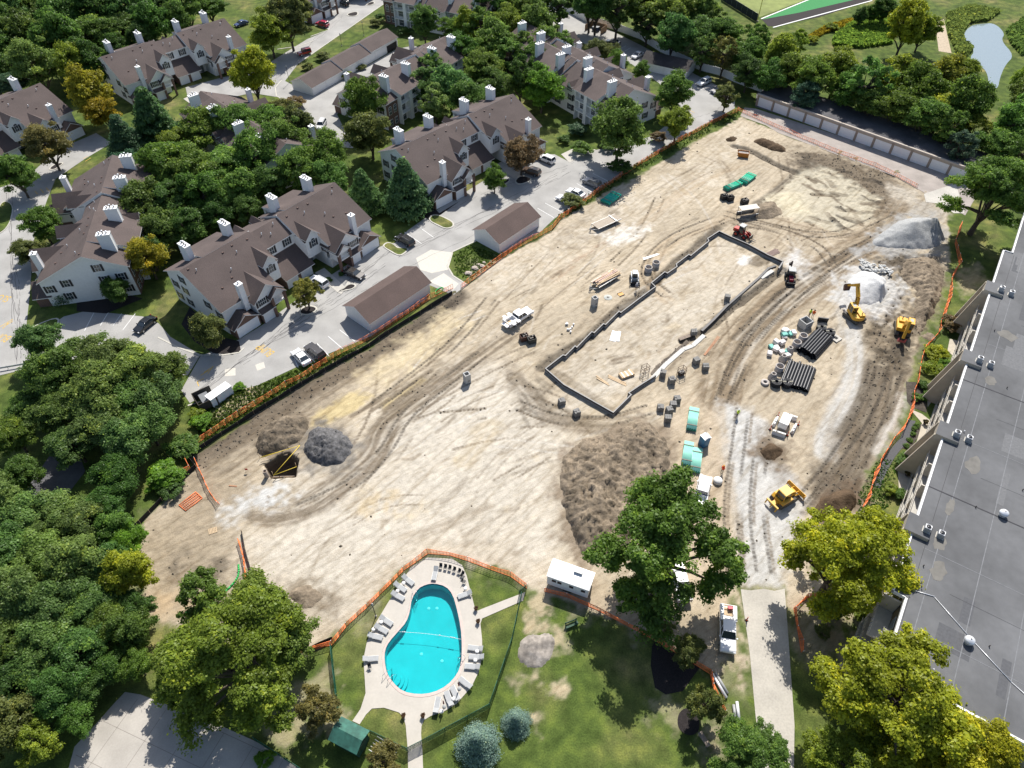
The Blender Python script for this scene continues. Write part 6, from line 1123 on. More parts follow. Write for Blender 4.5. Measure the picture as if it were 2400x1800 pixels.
for k in range(60):
    x, y = rr.uniform(790, 1060), 0; y = 625+(x-790)*.27+rr.uniform(-26, 38); o = bpy.data.objects.new('concrete_chunk', CH[k % 3]); o.location = c4(x, y); o.location.z = rr.uniform(.1, .6); s = rr.uniform(.15, .42); o.scale = (s*1.5, s, s); o.rotation_euler = (rr.uniform(-.5, .5), rr.uniform(-.5, .5), rr.uniform(0, 6)); COL.objects.link(o); tag(o, 'broken white concrete chunk in the pile behind the white stone heap', 'rubble', 'broken concrete chunks')
# ================================================================ foundation
blk = mat('concrete_block', (.24, .24, .245), .9, var=.12, scale=3); tar = mat('black_dampproofing', (.04, .039, .044), .55, var=.3); capm = mat('wall_cap', (.30, .295, .285), .9); ftg = mat('white_footing', (.50, .49, .46), .9, var=.1)
T = thing('foundation_wall', 'stepped block foundation wall with black coated outer face in the middle of the site', 'foundation', G(1480, 760)); O_ = T.location.copy()
def wall_run(pts, h, th, z0=-.3):
    p = [Vector((q[0], q[1], 0)) for q in pts]; b = MB(); n = len(p); nr = []
    for k in range(n):
        d = (p[min(k+1, n-1)]-p[max(k-1, 0)]).normalized(); nr.append(d.cross(Vector((0, 0, 1)))*th/2)
    for k in range(n-1):
        a, c = p[k]-O_, p[k+1]-O_; d = (c-a).normalized(); nn = d.cross(Vector((0, 0, 1)))*th/2; e = d*th/2
        q = [a-nn-e, c-nn+e, c+nn+e, a+nn-e]; zt = h+k*.0013
        lo = [b.pt(v+Vector((0, 0, z0))) for v in q]; up = [b.pt(v+Vector((0, 0, zt))) for v in q]
        md_ = [b.pt(v+Vector((0, 0, zt*.5))) for v in q]
        for i_, j_ in ((0, 1), (1, 2), (2, 3), (3, 0)): b.f += [[lo[i_], lo[j_], md_[j_], md_[i_]], [md_[i_], md_[j_], up[j_], up[i_]]]; b.m += [0, 1]; b.sm += [False, False]
        b.f.append(up); b.m.append(2); b.sm.append(False)
    return b
w1 = [b4(x, y, .8) for x, y in ((290, 1525), (440, 1408), (462, 1414), (545, 1330), (560, 1342), (690, 1207), (710, 1217), (790, 1138), (808, 1146), (925, 1030), (940, 1042), (1100, 920), (1240, 818), (1205, 785), (1320, 690), (1342, 702), (1425, 645), (1420, 622), (1528, 540), (1545, 550), (1700, 425), (1690, 402), (1790, 338), (1890, 385), (2040, 450), (2215, 545))]+[c4(130, 600, .8)]
wall_run(w1, .85, .2).build('block_wall', [blk, tar, capm], T)
w2 = [b4(290, 1525, .8), b9(450, 5, .8), b9(875, 245, .8), b9(1030, 92, .8), b9(1008, 76, .8), b9(1120, 0, .8), b4(1240, 1585, .8)]; wall_run(w2[::-1], .84, .2).build('block_wall', [blk, tar, capm], T)
wall_run([c4(130, 600, .8), c4(95, 655, .8)], .83, .26).build('block_wall', [blk, tar, capm], T)
wall_run([b4(1645, 1195, .2), b4(1740, 1105, .2), b4(1850, 990, .2), b4(2010, 850, .2), b4(2130, 745, .2), b4(2215, 660, .2), c4(60, 640, .2)], .3, .45).build('block_wall', [tar, tar, tar], T)
b = MB()
for pts in ([b4(1190, 1640), b4(1330, 1490), b4(1480, 1360), b4(1560, 1330), b4(1660, 1240)], [b4(2150, 745), b4(2212, 705), c4(40, 680)]):
    for a, c in zip(pts[:-1], pts[1:]):
        n = (c-a).cross(Vector((0, 0, 1))).normalized()*.42; b.slab([a-O_-n+Vector((0, 0, .14)), c-O_-n+Vector((0, 0, .14)), c-O_+n+Vector((0, 0, .14)), a-O_+n+Vector((0, 0, .14))], .3)
b.build('footing', [ftg], T)
# form panels leaning along the open trench
fp = mat('form_plywood', (.16, .13, .10), .8, var=.25)
for k in range(22):
    t_ = k/21; rr = random.Random(k); p = b4(1220+290*t_+rr.uniform(-12, 12), 1560-260*t_+rr.uniform(-10, 10)); T2 = thing('formwork_sheet', 'dark formwork panel lying beside the unfinished foundation trench', 'form panel', p, radians(45)+rr.uniform(-.3, .3), 'formwork panels'); b = MB(); b.box((-.6, -.35, .05), (.6, .35, .1)); b.M = None; ob = b.build('panel', [fp], T2); ob.rotation_euler = (rr.uniform(.1, .7), 0, 0); b = MB(); b.box((-.6, -.04, 0), (.6, .04, .09)); b.build('rib', [palletw], T2)
# ================================================================ cars
pm_, t, b_, N, L = nodes('car_paint'); oi = N('ShaderNodeObjectInfo'); L(oi.outputs['Color'], b_.inputs['Base Color']); b_.inputs['Roughness'].default_value = .22; b_.inputs['Specular IOR Level'].default_value = .6; b_.inputs['Coat Weight'].default_value = .4; b_.inputs['Coat Roughness'].default_value = .08
lampw = mat('headlamp', (.65, .66, .68), .1, spec=.9); lampr = mat('tail_lamp', (.30, .012, .012), .2); rimm = mat('alloy_rim', (.45, .46, .47), .3, .8)
def loft(b, base, top, m, mt=None):
    """base and top: four corner points each (front-left, front-right, rear-right, rear-left)"""
    lo = [b.pt(p) for p in base]; up = [b.pt(p) for p in top]
    for k in range(4): j = (k+1) % 4; b.f.append([lo[k], up[k], up[j], lo[j]]); b.m.append(m); b.sm.append(False)
    if mt is not None: b.f.append(up[::-1]); b.m.append(mt); b.sm.append(False)
def quad4(xf, xr, hy, z, hy2=None): hy2 = hy if hy2 is None else hy2; return [(xf, hy, z), (xf, -hy, z), (xr, -hy2, z), (xr, hy2, z)]
def make_car(kind):
    T = thing('car', '', 'car'); Lh, wd = {'sedan': (2.38, .92), 'suv': (2.35, .94), 'jeep': (2.1, .92), 'pickup': (3.05, 1.0), 'utility': (3.2, 1.03)}[kind]
    prof = {'sedan': [(-Lh, .3), (-Lh, .82), (-Lh+.15, .98), (-1.45, 1.02), (.95, .98), (Lh-.25, .80), (Lh, .62), (Lh, .3)], 'suv': [(-Lh, .35), (-Lh, 1.0), (-Lh+.08, 1.08), (.95, 1.08), (Lh-.22, .98), (Lh, .78), (Lh, .35)], 'jeep': [(-Lh, .5), (-Lh, 1.1), (.7, 1.12), (Lh-.1, 1.08), (Lh, .9), (Lh, .5)]}.get(kind, [(-.9, .45), (-.9, 1.15), (1.35, 1.15), (Lh-.25, 1.08), (Lh, .85), (Lh, .45)])
    b = MB(); b.extr(prof, 1, -wd, wd, 0); o = bevel(b.build('body', [pm_], T), .13, 3)
    gb, gt, z0, z1 = {'sedan': ((1.05, -1.75), (.25, -1.0), 1.0, 1.45), 'suv': ((1.0, -2.28), (.3, -2.0), 1.06, 1.70), 'jeep': ((.65, -2.05), (.5, -2.0), 1.1, 1.82), 'pickup': ((1.45, -.88), (.75, -.7), 1.13, 1.86), 'utility': ((1.5, -.88), (.8, -.7), 1.13, 1.9)}[kind]
    b = MB(); loft(b, quad4(gb[0], gb[1], wd-.07, z0), quad4(gt[0], gt[1], wd-.24, z1), 0, 0); b.build('window_glass', [glass], T)
    b = MB(); b.slab(quad4(gt[0]+.06, gt[1]-.06, wd-.2, z1+.06)[::-1], .09); bevel(b.build('roof', [pm_], T), .03)
    b = MB()
    for sy in (-1, 1):
        for xb, xt in ((gb[0], gt[0]), (gb[1], gt[1]), ((gb[0]+gb[1])/2, (gt[0]+gt[1])/2)): b.tube((xb, sy*(wd-.075), z0), (xt, sy*(wd-.235), z1), .045, 5)
    b.build('pillar', [pm_], T)
    wr = .33 if kind == 'sedan' else .4; xw = Lh*.6
    for sx in (xw, -xw):
        for sy in (-1, 1):
            b = MB(); b.tube((sx, sy*(wd-.2), wr), (sx, sy*(wd+.01), wr), wr, 14); w_ = b.build('wheel', [rubber], T); b = MB(); b.tube((sx, sy*(wd-.02), wr), (sx, sy*(wd+.025), wr), wr*.6, 12); b.build('rim', [rimm], w_)
    hz = prof[-2][1]
    for sy in (-1, 1):
        b = MB(); b.box((Lh-.12, sy*(wd-.2)-.16, hz-.08), (Lh+.015, sy*(wd-.2)+.16, hz+.1)); b.build('headlight', [lampw], T)
        b = MB(); rx = -Lh if kind in ('sedan', 'suv', 'jeep') else -Lh; b.box((rx-.015, sy*(wd-.14)-.1, .78), (rx+.1, sy*(wd-.14)+.1, .98)); b.build('tail_light', [lampr], T)
        b = MB(); b.box((gb[0]-.25, sy*(wd+.09)-.09, z0), (gb[0]-.1, sy*(wd+.09)+.09, z0+.15)); b.build('mirror', [pm_], T)
    if kind == 'sedan': b = MB(); b.face([(-1.02, -.66, 1.44), (-1.72, -.83, 1.03), (-1.72, .83, 1.03), (-1.02, .66, 1.44)]) if 0 else None
    if kind == 'pickup':
        b = MB(); b.box((-Lh, -wd, .5), (-.92, wd, .75)); b.box((-Lh, -wd, .75), (-.92, -wd+.12, 1.2)); b.box((-Lh, wd-.12, .75), (-.92, wd, 1.2)); b.box((-Lh, -wd+.12, .75), (-Lh+.1, wd-.12, 1.2)); b.box((-1.02, -wd+.12, .75), (-.92, wd-.12, 1.2)); b.build('truck_bed', [pm_], T)
    if kind == 'utility':
        b = MB(); b.box((-Lh, -wd-.05, .6), (-.95, wd+.05, .8), 0); b.box((-Lh, -wd-.08, .8), (-.95, -wd+.42, 1.45), 0); b.box((-Lh, wd-.42, .8), (-.95, wd+.08, 1.45), 0); b.box((-1.15, -wd+.42, .8), (-.95, wd-.42, 1.5), 0); b.box((-Lh, -wd+.42, 1.36), (-Lh+.08, wd-.42, 1.44), 0); b.build('service_bed', [pm_], T)
        b = MB(); b.box((-Lh+.15, -wd+.45, .81), (-1.9, wd-.45, .86)); b.build('bed_mat', [woodm], T)
    if kind in ('suv', 'jeep'):
        b = MB()
        for sy in (-.55, .55): b.tube((gt[0]-.1, sy, z1+.12), (gt[1]+.1, sy, z1+.12), .025, 5)
        b.build('roof_rail', [steel], T)
    if kind == 'jeep': b = MB(); b.tube((-Lh-.16, 0, 1.0), (-Lh, 0, 1.0), .38, 14); b.build('spare_wheel', [rubber], T)
    return T
PC = {}
def car(kind, col, lab, fr_px, re_px, group=None, cat='car'):
    a, c = G(*fr_px, .8), G(*re_px, .8); ang = atan2((a-c).y, (a-c).x); l = (a+c)/2; l.z = .05; nm = {'pickup': 'pickup_truck', 'utility': 'pickup_truck', 'jeep': 'off_roader'}.get(kind, 'parked_car')
    if kind not in PC: T = PC[kind] = make_car(kind); T.location = l; T.rotation_euler = (0, 0, ang); T['label'] = lab
    else: T = dup(PC[kind], l, ang, lab)
    k_ = KIDS.pop(T.name); T.name = nm; KIDS[T.name] = k_; T['category'] = {'pickup': 'pickup truck', 'utility': 'pickup truck'}.get(kind, cat)
    for ch in kids(T): ch.color = (*col, 1)
    return T
car('sedan', (.78, .78, .78), 'white sedan in the stalls left of the dark SUV, near the orange fence', (687, 817), (723, 854)); car('suv', (.06, .055, .052), 'dark grey brown SUV parked right of the white sedan by the orange fence', (716, 804), (760, 840)); car('suv', (.70, .71, .72), 'white hatchback in the driveway before the middle garages of the front row', (730, 650), (763, 668)); car('sedan', (.035, .03, .028), 'dark brown sedan under the right porch of the front row', (850, 648), (810, 632)); car('suv', (.016, .016, .018), 'black SUV in the two stalls right of the front row', (931, 551), (968, 573)); car('suv', (.12, .13, .15), 'grey blue SUV in the stalls above the white sedans', (1368, 418), (1408, 437)); car('sedan', (.78, .78, .79), 'white sedan in the stalls above the short garage', (1309, 459), (1342, 474)); car('sedan', (.76, .77, .77), 'white sedan half hidden by the straggly bush in the stalls', (1333, 444), (1366, 458)); car('suv', (.76, .76, .76), 'white SUV with dark roof glass at the end garage of the second row', (1262, 364), (1299, 379)); car('suv', (.07, .045, .03), 'dark vehicle under the reddish crabapple', (1232, 397), (1259, 405))
car('suv', (.74, .75, .77), 'white SUV in the upper lot near the vinyl fence', (1633, 199), (1667, 184)); car('sedan', (.05, .055, .075), 'dark blue grey sedan in the upper lot below the white SUV', (1665, 216), (1700, 203)); car('sedan', (.70, .71, .73), 'glinting white car beside the dark roofed garage', (1481, 135), (1508, 121)); car('sedan', (.014, .014, .016), 'black car in shade by the vinyl fence', (1425, 95), (1449, 100)); car('sedan', (.11, .02, .025), 'dark red car at the far upper lot', (1239, 52), (1265, 58)); car('suv', (.36, .012, .05), 'red SUV with pale roof rails before the top garages', (738, 51), (773, 60)); car('jeep', (.42, .02, .02), 'red off-roader with black roof driving on the upper road', (699, 126), (727, 119)); car('jeep', (.02, .02, .018), 'black off-roader parked at the top edge', (793, 4), (818, 11)); car('sedan', (.02, .035, .12), 'small blue car at the edge of the wood at the top', (553, 58), (577, 50)); car('sedan', (.012, .013, .014), 'black sedan in the angled stalls at left', (318, 776), (360, 742)); car('suv', (.6, .6, .6), 'white car glimpsed through the grove canopy left of the brick corner', (745, 305), (760, 280))
u1 = car('utility', (.82, .82, .82), 'white service pickup with all its side boxes open on the dirt', (1250, 721), (1180, 765)); u2 = car('utility', (.82, .82, .82), 'white service pickup with wooden bed parked beside the concrete drive', (1706, 1532), (1705, 1420))
for sy in (-1, 1):
    for k, x in enumerate((-1.35, -2.5)):
        b = MB(); b.box((x-.3, sy*1.13-.02, 1.42), (x+.35, sy*1.13+sy*.55 if sy > 0 else sy*1.13+.02, 1.46)) if sy > 0 else b.box((x-.3, -1.68, 1.42), (x+.35, -1.11, 1.46)); b.box((x+.4, min(sy*1.12, sy*1.62), .75), (x+.44, max(sy*1.12, sy*1.62), 1.42)); o = b.build('box_door', [pm_], u1); o.color = (.82, .82, .82, 1)
b = MB(); b.box((-3.75, -.8, .72), (-3.2, .8, .8)); o = b.build('tailgate', [pm_], u1); o.color = (.8, .8, .8, 1)
T = thing('toolbox', 'red cooler box in the bed of the pickup beside the drive', 'cooler', d0(0, 0)); T.location = e0(1882, 282, 1.0); b = MB(); b.box((-.28, -.2, 0), (.28, .2, .35)); b.build('tub', [red], T); b = MB(); b.box((-.3, -.22, .35), (.3, .22, .42)); b.build('lid', [mat('pink_red', (.6, .12, .14), .5)], T)
car('pickup', (.78, .78, .79), 'white pickup under the right side of the big oak', (1590, 1340), (1600, 1383)); car('pickup', (.80, .80, .80), 'white truck at the lower end of the pale green pipe bundles', (1652, 1128), (1640, 1175))
# ================================================================ site objects
def box_at(name, lab, cat, px, py, ang, dims, m, part, group=None, z=0): T = thing(name, lab, cat, G(px, py, z), radians(ang), group); b = MB(); b.box((-dims[0]/2, -dims[1]/2, 0), (dims[0]/2, dims[1]/2, dims[2])); b.build(part, m if isinstance(m, list) else [m], T); return T
blkdk = mat('stacked_block', (.20, .195, .185), .95, var=.2, scale=3); GP = 'block pallets'
for q, lab in ((b4(1855, 935), 'block pallet alone inside the foundation by its right wall'), (b4(1568, 1225), 'block pallet at the gap in the foundation, tallest beside the trench end'), (b4(1588, 1478), 'lighter block pallet left of the dark one outside the trench'), (b4(1668, 1530), 'dark block pallet right of the lighter one outside the trench'), (b4(1375, 1650), 'block pallet at the near corner of the unfinished trench'), (b9(430, 165), 'tall block pallet left of the foundation corner'), (b9(558, 265), 'short block pallet between the tall one and the foundation corner'), (b9(1280, 222), 'leaning block pallet left in the cluster below the foundation'), (b9(1422, 150), 'topmost block pallet of the cluster below the foundation'), (b9(1388, 195), 'second block pallet from the top of the cluster'), (b9(1355, 245), 'third block pallet from the top of the cluster'), (b9(1342, 318), 'lowest block pallet of the cluster below the foundation'), (b4(1300, 1588), 'block pallet among the formwork panels')):
    rr = random.Random(int(q.x*10)); T = thing('block_pallet', lab, 'block pallet', q, radians(rr.uniform(-20, 30)), GP); h = rr.uniform(.95, 1.35); b = MB(); b.box((-.55, -.5, 0), (.55, .5, .12)); b.build('pallet', [palletw], T); b = MB()
    for i in range(3):
        for j in range(2): b.box((-.53+i*.36, -.48+j*.49, .125), (-.53+i*.36+.34, -.48+j*.49+.47, h-rr.choice((0, 0, .1))))
    b.build('block_stack', [blkdk], T)
for x, y, lab, c in ((105, 1275, 'red brown equipment crate left of the pair by the open pickup', (.10, .045, .03)), (170, 1295, 'dark equipment crate right of the pair by the open pickup', (.05, .05, .045)), (1830, 60, 'left dark bucket attachment at the upper right of the dirt', (.02, .02, .022)), (1880, 70, 'middle dark bucket attachment at the upper right of the dirt', (.022, .02, .022)), (2005, 100, 'dark bucket attachment beside the trench box', (.02, .02, .022))):
    T = thing('equipment_crate', lab, 'crate', b4(x, y), radians(20)); b = MB(); b.box((-.75, -.6, 0), (.75, .6, .1)); 
    for s_ in (-1, 1): b.box((-.75, s_*.6-.04, .1), (.75, s_*.6+.04, 1.15)); b.box((s_*.75-.04, -.55, .1), (s_*.75+.04, .55, 1.15))
    b.build('box', [mat('crate_%d' % x, c, .7, var=.2)], T); b = MB(); rr = random.Random(x)
    for k in range(5): xx, yy = rr.uniform(-.5, .5), rr.uniform(-.4, .4); b.cbox((xx, yy, .9), (.3, .25, .7))
    b.build('contents', [mat('junk', (.16, .14, .12), .7, var=.6, scale=6)], T)
def manhole(kind, p, lab):
    T = thing('manhole_ring' if kind == 'ring' else 'manhole_cone', lab, 'manhole section', p, 0, 'precast manhole sections'); cm = mat('precast', (.40, .365, .335), .9, var=.12, scale=2.5); b = MB()
    if kind == 'ring': b.lathe([(.78, 0), (.78, 1.15), (.62, 1.15), (.62, .02)], n=24)
    elif kind == 'flat': b.lathe([(.75, 0), (.75, .3), (.32, .3), (.32, .0)], n=24)
    else: b.lathe([(.78, 0), (.78, .35), (.46, 1.15), (.46, 1.3), (.32, 1.3), (.32, .9), (.6, .1)], n=24)
    b.build('shell', [cm], T); b = MB(); b.lathe([(.6 if kind == 'ring' else .31, .03), (.01, .03)], n=24); b.build('opening', [dark], T); return T
for k, x, y, lab in (('ring', 295, 1275, 'upper open concrete ring beside the first black pipe stack'), ('ring', 240, 1330, 'dark mouthed concrete ring left of the first black pipe stack'), ('cone', 180, 1385, 'uppermost concrete cone in the row left of the pipe stacks'), ('cone', 125, 1455, 'middle concrete cone in the row left of the pipe stacks'), ('ring', 92, 1540, 'concrete ring between the middle and lowest cones'), ('cone', 35, 1610, 'lowest concrete cone left of the second black pipe stack')): manhole(k, c4(x, y), lab)
manhole('flat', b4(2185, 1650), 'flat white concrete ring at the bottom of the manhole row'); manhole('ring', b4(1175, 685), 'left concrete ring by the stepped foundation wall'); manhole('ring', b4(1240, 642), 'right concrete ring by the stepped foundation wall')
def cbox(lab, p, ang, w_, h, hole=True):
    T = thing('catch_basin', lab, 'concrete box', p, radians(ang), 'precast concrete boxes'); cm = mat('precast_grey', (.40, .40, .39), .9, var=.1, scale=2); b = MB(); t_ = .16
    b.box((-w_/2, -w_/2, 0), (w_/2, -w_/2+t_, h)); b.box((-w_/2, w_/2-t_, 0), (w_/2, w_/2, h)); b.box((-w_/2, -w_/2+t_, 0), (-w_/2+t_, w_/2-t_, h)); b.box((w_/2-t_, -w_/2+t_, 0), (w_/2, w_/2-t_, h)); b.build('shell', [cm], T)
    b = MB(); b.tube((.1, -w_/2-.01, h*.3), (.1, -w_/2+.02, h*.3), .22, 14); b.build('knockout', [blkdk], T); b = MB(); b.box((-w_/2+t_, -w_/2+t_, .02), (w_/2-t_, w_/2-t_, .06)); b.build('floor', [dark], T)
cbox('large square concrete basin beside the two workers', c4(312, 1160), 30, 1.9, 1.6); cbox('tall concrete basin beside the lumber trailer', b4(710, 980), 35, 1.0, 2.1); cbox('lone tall concrete basin in the middle of the dirt', a4(1825, 1640), 30, 1.05, 2.1)
T = box_at('manhole_slab', 'flat square concrete slab with a hole beside the first pipe stack', 'concrete slab', 1958, 794, 35, (1.7, 1.7, .25), concrete, 'slab'); b = MB(); b.box((-.35, -.35, .251), (.35, .35, .258)); b.build('opening', [dark], T)
# black pipes
def pipe_mesh(r, L_): b = MB(); b.tube((0, -L_/2, 0), (0, L_/2, 0), r, 14, 0, caps=False); b.tube((0, -L_/2, 0), (0, L_/2, 0), r*.86, 14, 1, caps=False); b.lathe([(r, 0), (r*.86, 0)], n=14) if 0 else None; return b.mesh('drain_pipe', [blackpl, dark])
def stack(a, c, side, n, rows, r, lab, group, lz=0):
    L_ = (c-a).length; d = (c-a).normalized(); sdv = (side-a); sdv = (sdv-d*sdv.dot(d)).normalized(); me = pipe_mesh(r, L_); rr = random.Random(n)
    for k in range(rows):
        for i in range(n-k):
            o = bpy.data.objects.new('drain_pipe', me); COL.objects.link(o); o.location = (a+c)/2+sdv*(r*2.05*(i+k*.5))+Vector((0, 0, r+k*r*1.74))+d*rr.uniform(-.25, .25); o.rotation_euler = (0, 0, atan2(d.y, d.x)-pi/2); tag(o, lab, 'pipe', group)
stack(c4(400, 1215), c4(250, 1375), c4(525, 1275), 8, 3, .24, 'black drain pipe in the upper pipe stack next to the square basin', 'black pipes of the upper stack')
stack(c4(180, 1470), c4(105, 1655), c4(430, 1530), 10, 2, .25, 'black drain pipe in the lower of two pipe stacks', 'black pipes of the lower stack')
for q, lab in ((c4(452, 1195), 'left pipe coil above the upper pipe stack'), (c4(528, 1235), 'right pipe coil above the upper pipe stack'), (c4(62, 1668), 'left pipe coil at the end of the lower pipe stack'), (c4(158, 1672), 'right pipe coil at the end of the lower pipe stack')):
    T = thing('pipe_coil', 'black '+lab, 'pipe coil', q, 0, 'black pipe coils'); b = MB()
    for lv in range(5):
        for rad in (.42, .62, .82):
            z = .11+lv*.2; pr = None
            for k in range(25): p = Vector((rad*cos(k*pi/12), rad*sin(k*pi/12), z)); (b.tube(pr, p, .1, 6, caps=False) if pr is not None else None); pr = p
    b.build('coil', [blackpl], T)
    b = MB(); b.box((-.9, -.06, 1.03), (-.3, .06, 1.09)); b.box((.3, -.06, 1.03), (.9, .06, 1.09)); b.build('strap', [mat('pale_strap', (.4, .38, .3), .7)], T)
box_at('plastic_chamber', 'black plastic panel standing above the pipe coils', 'panel', 1927, 754, -12, (1.9, .25, 1.0), blackpl, 'panel')
# green pipe bundles
gp1 = mat('pale_green_pipe', (.27, .62, .50), .4, var=.06); gp2 = mat('teal_pipe', (.0, .36, .26), .4, var=.1); gp3 = mat('bright_green_pipe', (.03, .42, .26), .4, var=.1)
def bundle(lab, a, c, n, rows, r, m, strap=True):
    L_ = (c-a).length; T = thing('pipe_bundle', lab, 'pipe bundle', (a+c)/2, atan2((c-a).y, (c-a).x)-pi/2, 'bundles of green pipe'); b = MB()
    for k in range(rows):
        for i in range(n): x = (i-(n-1)/2)*r*2.03; b.tube((x, -L_/2, r+.12+k*r*2.03), (x, L_/2-.12*(i % 2), r+.12+k*r*2.03), r, 10, 0, mc=1)
    b.build('pipes', [m, mat('green_bore', (.02, .25, .17), .5)], T); w_ = n*r*1.02+.04; h = rows*r*2.03+.2
    for f_ in (-.32, .32):
        b = MB(); y = f_*L_; b.box((-w_, y-.06, h-.04), (w_, y+.06, h)); b.box((-w_, y-.06, .02), (-w_+.05, y+.06, h-.04)); b.box((w_-.05, y-.06, .02), (w_, y+.06, h-.04)); b.box((-w_+.05, y-.06, .02), (w_-.05, y+.06, .1)); b.build('strap', [palletw], T)
    return T
bundle('pale green pipe bundle left of the portable toilet', b9(1572, 222), b9(1545, 410), 9, 3, .09, gp1); bundle('left pale green pipe bundle of the lower pair', b9(1528, 515), b9(1500, 715), 9, 3, .085, gp1); bundle('right pale green pipe bundle of the lower pair', b9(1602, 570), b9(1578, 775), 9, 3, .085, gp1)
bundle('teal pipe bundle at the fence under the big street tree shadow', b4(905, 25), b4(800, 105), 9, 2, .14, gp2); bundle('lower bright green pipe bundle at the top of the site', t2(1840, 1645), t2(1970, 1590), 5, 2, .16, gp3); bundle('upper bright green pipe bundle at the top of the site', t2(1985, 1590), t2(2072, 1520), 7, 2, .16, gp3); bundle('pale green pipe bundle half hidden by the big oak', b9(1345, 960), b9(1335, 1120), 5, 2, .13, gp1)
def hose(name, lab, pts, r, m, cat='hose'): b = MB(); o0 = pts[0].copy(); sp = smooth(np.array([p[:] for p in pts]), 2); b.path([Vector(p)-o0 for p in sp], r, 6); o = b.build(name, [m], None, o0); return tag(o, lab, cat)
gh = mat('green_hose', (.02, .33, .07), .45)
hose('hose', 'bright green hose loop on the grass by the long garage', [a4(x, y, .12) for x, y in ((1545, 880), (1555, 850), (1590, 828), (1618, 825), (1612, 845), (1580, 872), (1550, 885))], .12, gh); hose('hose', 'green hose crossing the dirt behind the open light green tree', [z9(2060, 1560, .1), z9(2065, 1640, .1), G(552, 1362, .1), G(520, 1395, .1), G(470, 1415, .1), G(430, 1440, .1)], .14, gh)
box_at('portable_toilet', 'blue portable toilet with white roof beside the haul road', 'portable toilet', 1648, 1042, 28, (1.2, 1.2, 2.15), mat('toilet_blue', (.02, .12, .26), .5), 'cabin'); T = [o for o in COL.objects if o.name.startswith('portable_toilet')][0]
b = MB(); b.slab([(-.65, -.65, 2.2), (.65, -.65, 2.2), (.65, .65, 2.2), (-.65, .65, 2.2)], .05); b.extr([(-.6, 2.2), (0, 2.42), (.6, 2.2)], 1, -.6, .6); b.build('roof', [white], T); b = MB(); b.box((-.4, -.63, .15), (.4, -.605, 1.95)); b.build('door', [mat('toilet_door', (.03, .17, .33), .5)], T); b = MB(); b.tube((.4, .4, 2.2), (.4, .4, 2.65), .05, 8); b.build('vent_pipe', [blackpl], T)
# white site trailer
a, c = G(1281, 1372), G(1376, 1406); L_ = (c-a).length; T = thing('site_trailer', 'white site office trailer with curved white roof above the orange fence', 'trailer', a, atan2((c-a).y, (c-a).x)); W_ = 2.7
b = MB(); b.box((0, 0, .55), (L_, W_, 2.9)); b.build('body', [siding2], T); b = MB(); b.extr([(-.1, 2.9), (W_*.25, 3.12), (W_*.75, 3.12), (W_+.1, 2.9), (W_+.1, 2.84), (-.1, 2.84)], 0, -.1, L_+.1); b.build('roof', [white], T)
for x in (.7, 1.5, 3.2, 4.9): b = MB(); b.box((x, -.02, 1.7), (x+.6, 0, 2.3)); b.build('window', [glass], T)
b = MB(); b.box((L_*.55, W_*.6, 3.1), (L_*.75, W_*.9, 3.5)); b.build('roof_unit', [acm], T); b = MB(); b.box((.5, .3, .05), (L_-.5, W_-.3, .54)); b.build('chassis', [steel], T)
for x in (L_*.45, L_*.55): b = MB(); b.tube((x, .05, .36), (x, .3, .36), .36, 12); b.build('wheel', [rubber], T)
# barriers, tower generator, cones
barr = mat('barrier_white', (.70, .69, .66), .6, var=.06); k13 = ZM(1780, 900, 11.85)
for x, y, an, lab, dx in ((850, 950, -27, 'white water barrier above the white generator', 2.0), (425, 1080, 57, 'cream water barrier left of the white generator', 1.9), (515, 1420, -25, 'white water barrier below the white generator', 2.1), (940, 1280, 57, 'cream water barrier right of the white generator', 1.9)):
    T = thing('water_barrier', lab, 'barrier', k13(x, y), radians(an), 'water filled barriers'); b = MB(); b.extr([(-.3, 0), (-.3, .25), (-.16, .45), (-.14, .85), (.14, .85), (.16, .45), (.3, .25), (.3, 0)], 0, -dx/2, dx/2); b.build('shell', [barr], T); b = MB(); b.tube((-dx*.2, 0, .85), (-dx*.2, 0, .92), .12, 10); b.build('cap', [blackpl], T)
T = thing('generator', 'white towable generator enclosed by the water barriers', 'generator', k13(655, 1150), radians(58)); b = MB(); b.box((-1.25, -.75, .45), (1.25, .75, 1.75)); bevel(b.build('housing', [white], T), .06); b = MB(); b.box((-1.3, -.6, .2), (-1.2, .6, .44)); b.box((-1.1, -.7, .25), (1.1, .7, .44)); b.build('chassis', [steel], T); b = MB(); b.box((.5, -.5, 1.751), (.6, .5, 1.76)); b.build('vent_slot', [dark], T)
for s_ in (-1, 1): b = MB(); b.tube((0, s_*.72, .32), (0, s_*.9, .32), .32, 12); b.build('wheel', [rubber], T)
def cone(p, lab): T = thing('traffic_cone', lab, 'traffic cone', p, .4, 'orange marker cones'); b = MB(); b.cbox((0, 0, .04), (.4, .4, .08), 0); b.build('base', [rubber], T); b = MB(); b.tube((0, 0, .08), (0, 0, 1.1), .13, 10, 0, .035); b.build('cone_body', [mat('cone_orange', (.75, .10, .03), .5)], T); b = MB(); b.tube((0, 0, .45), (0, 0, .6), .1, 10, 0, .085); b.build('stripe', [white], T)
for x, y, lab in ((510, 890, 'upper left'), (290, 1270, 'lower left'), (1068, 1140, 'upper right'), (770, 1440, 'lower right')): cone(k13(x, y), 'orange marker cone at the %s corner of the generator barriers' % lab)
cone(e0(2025, 385), 'red marker cone on the concrete drive beside the pickup')
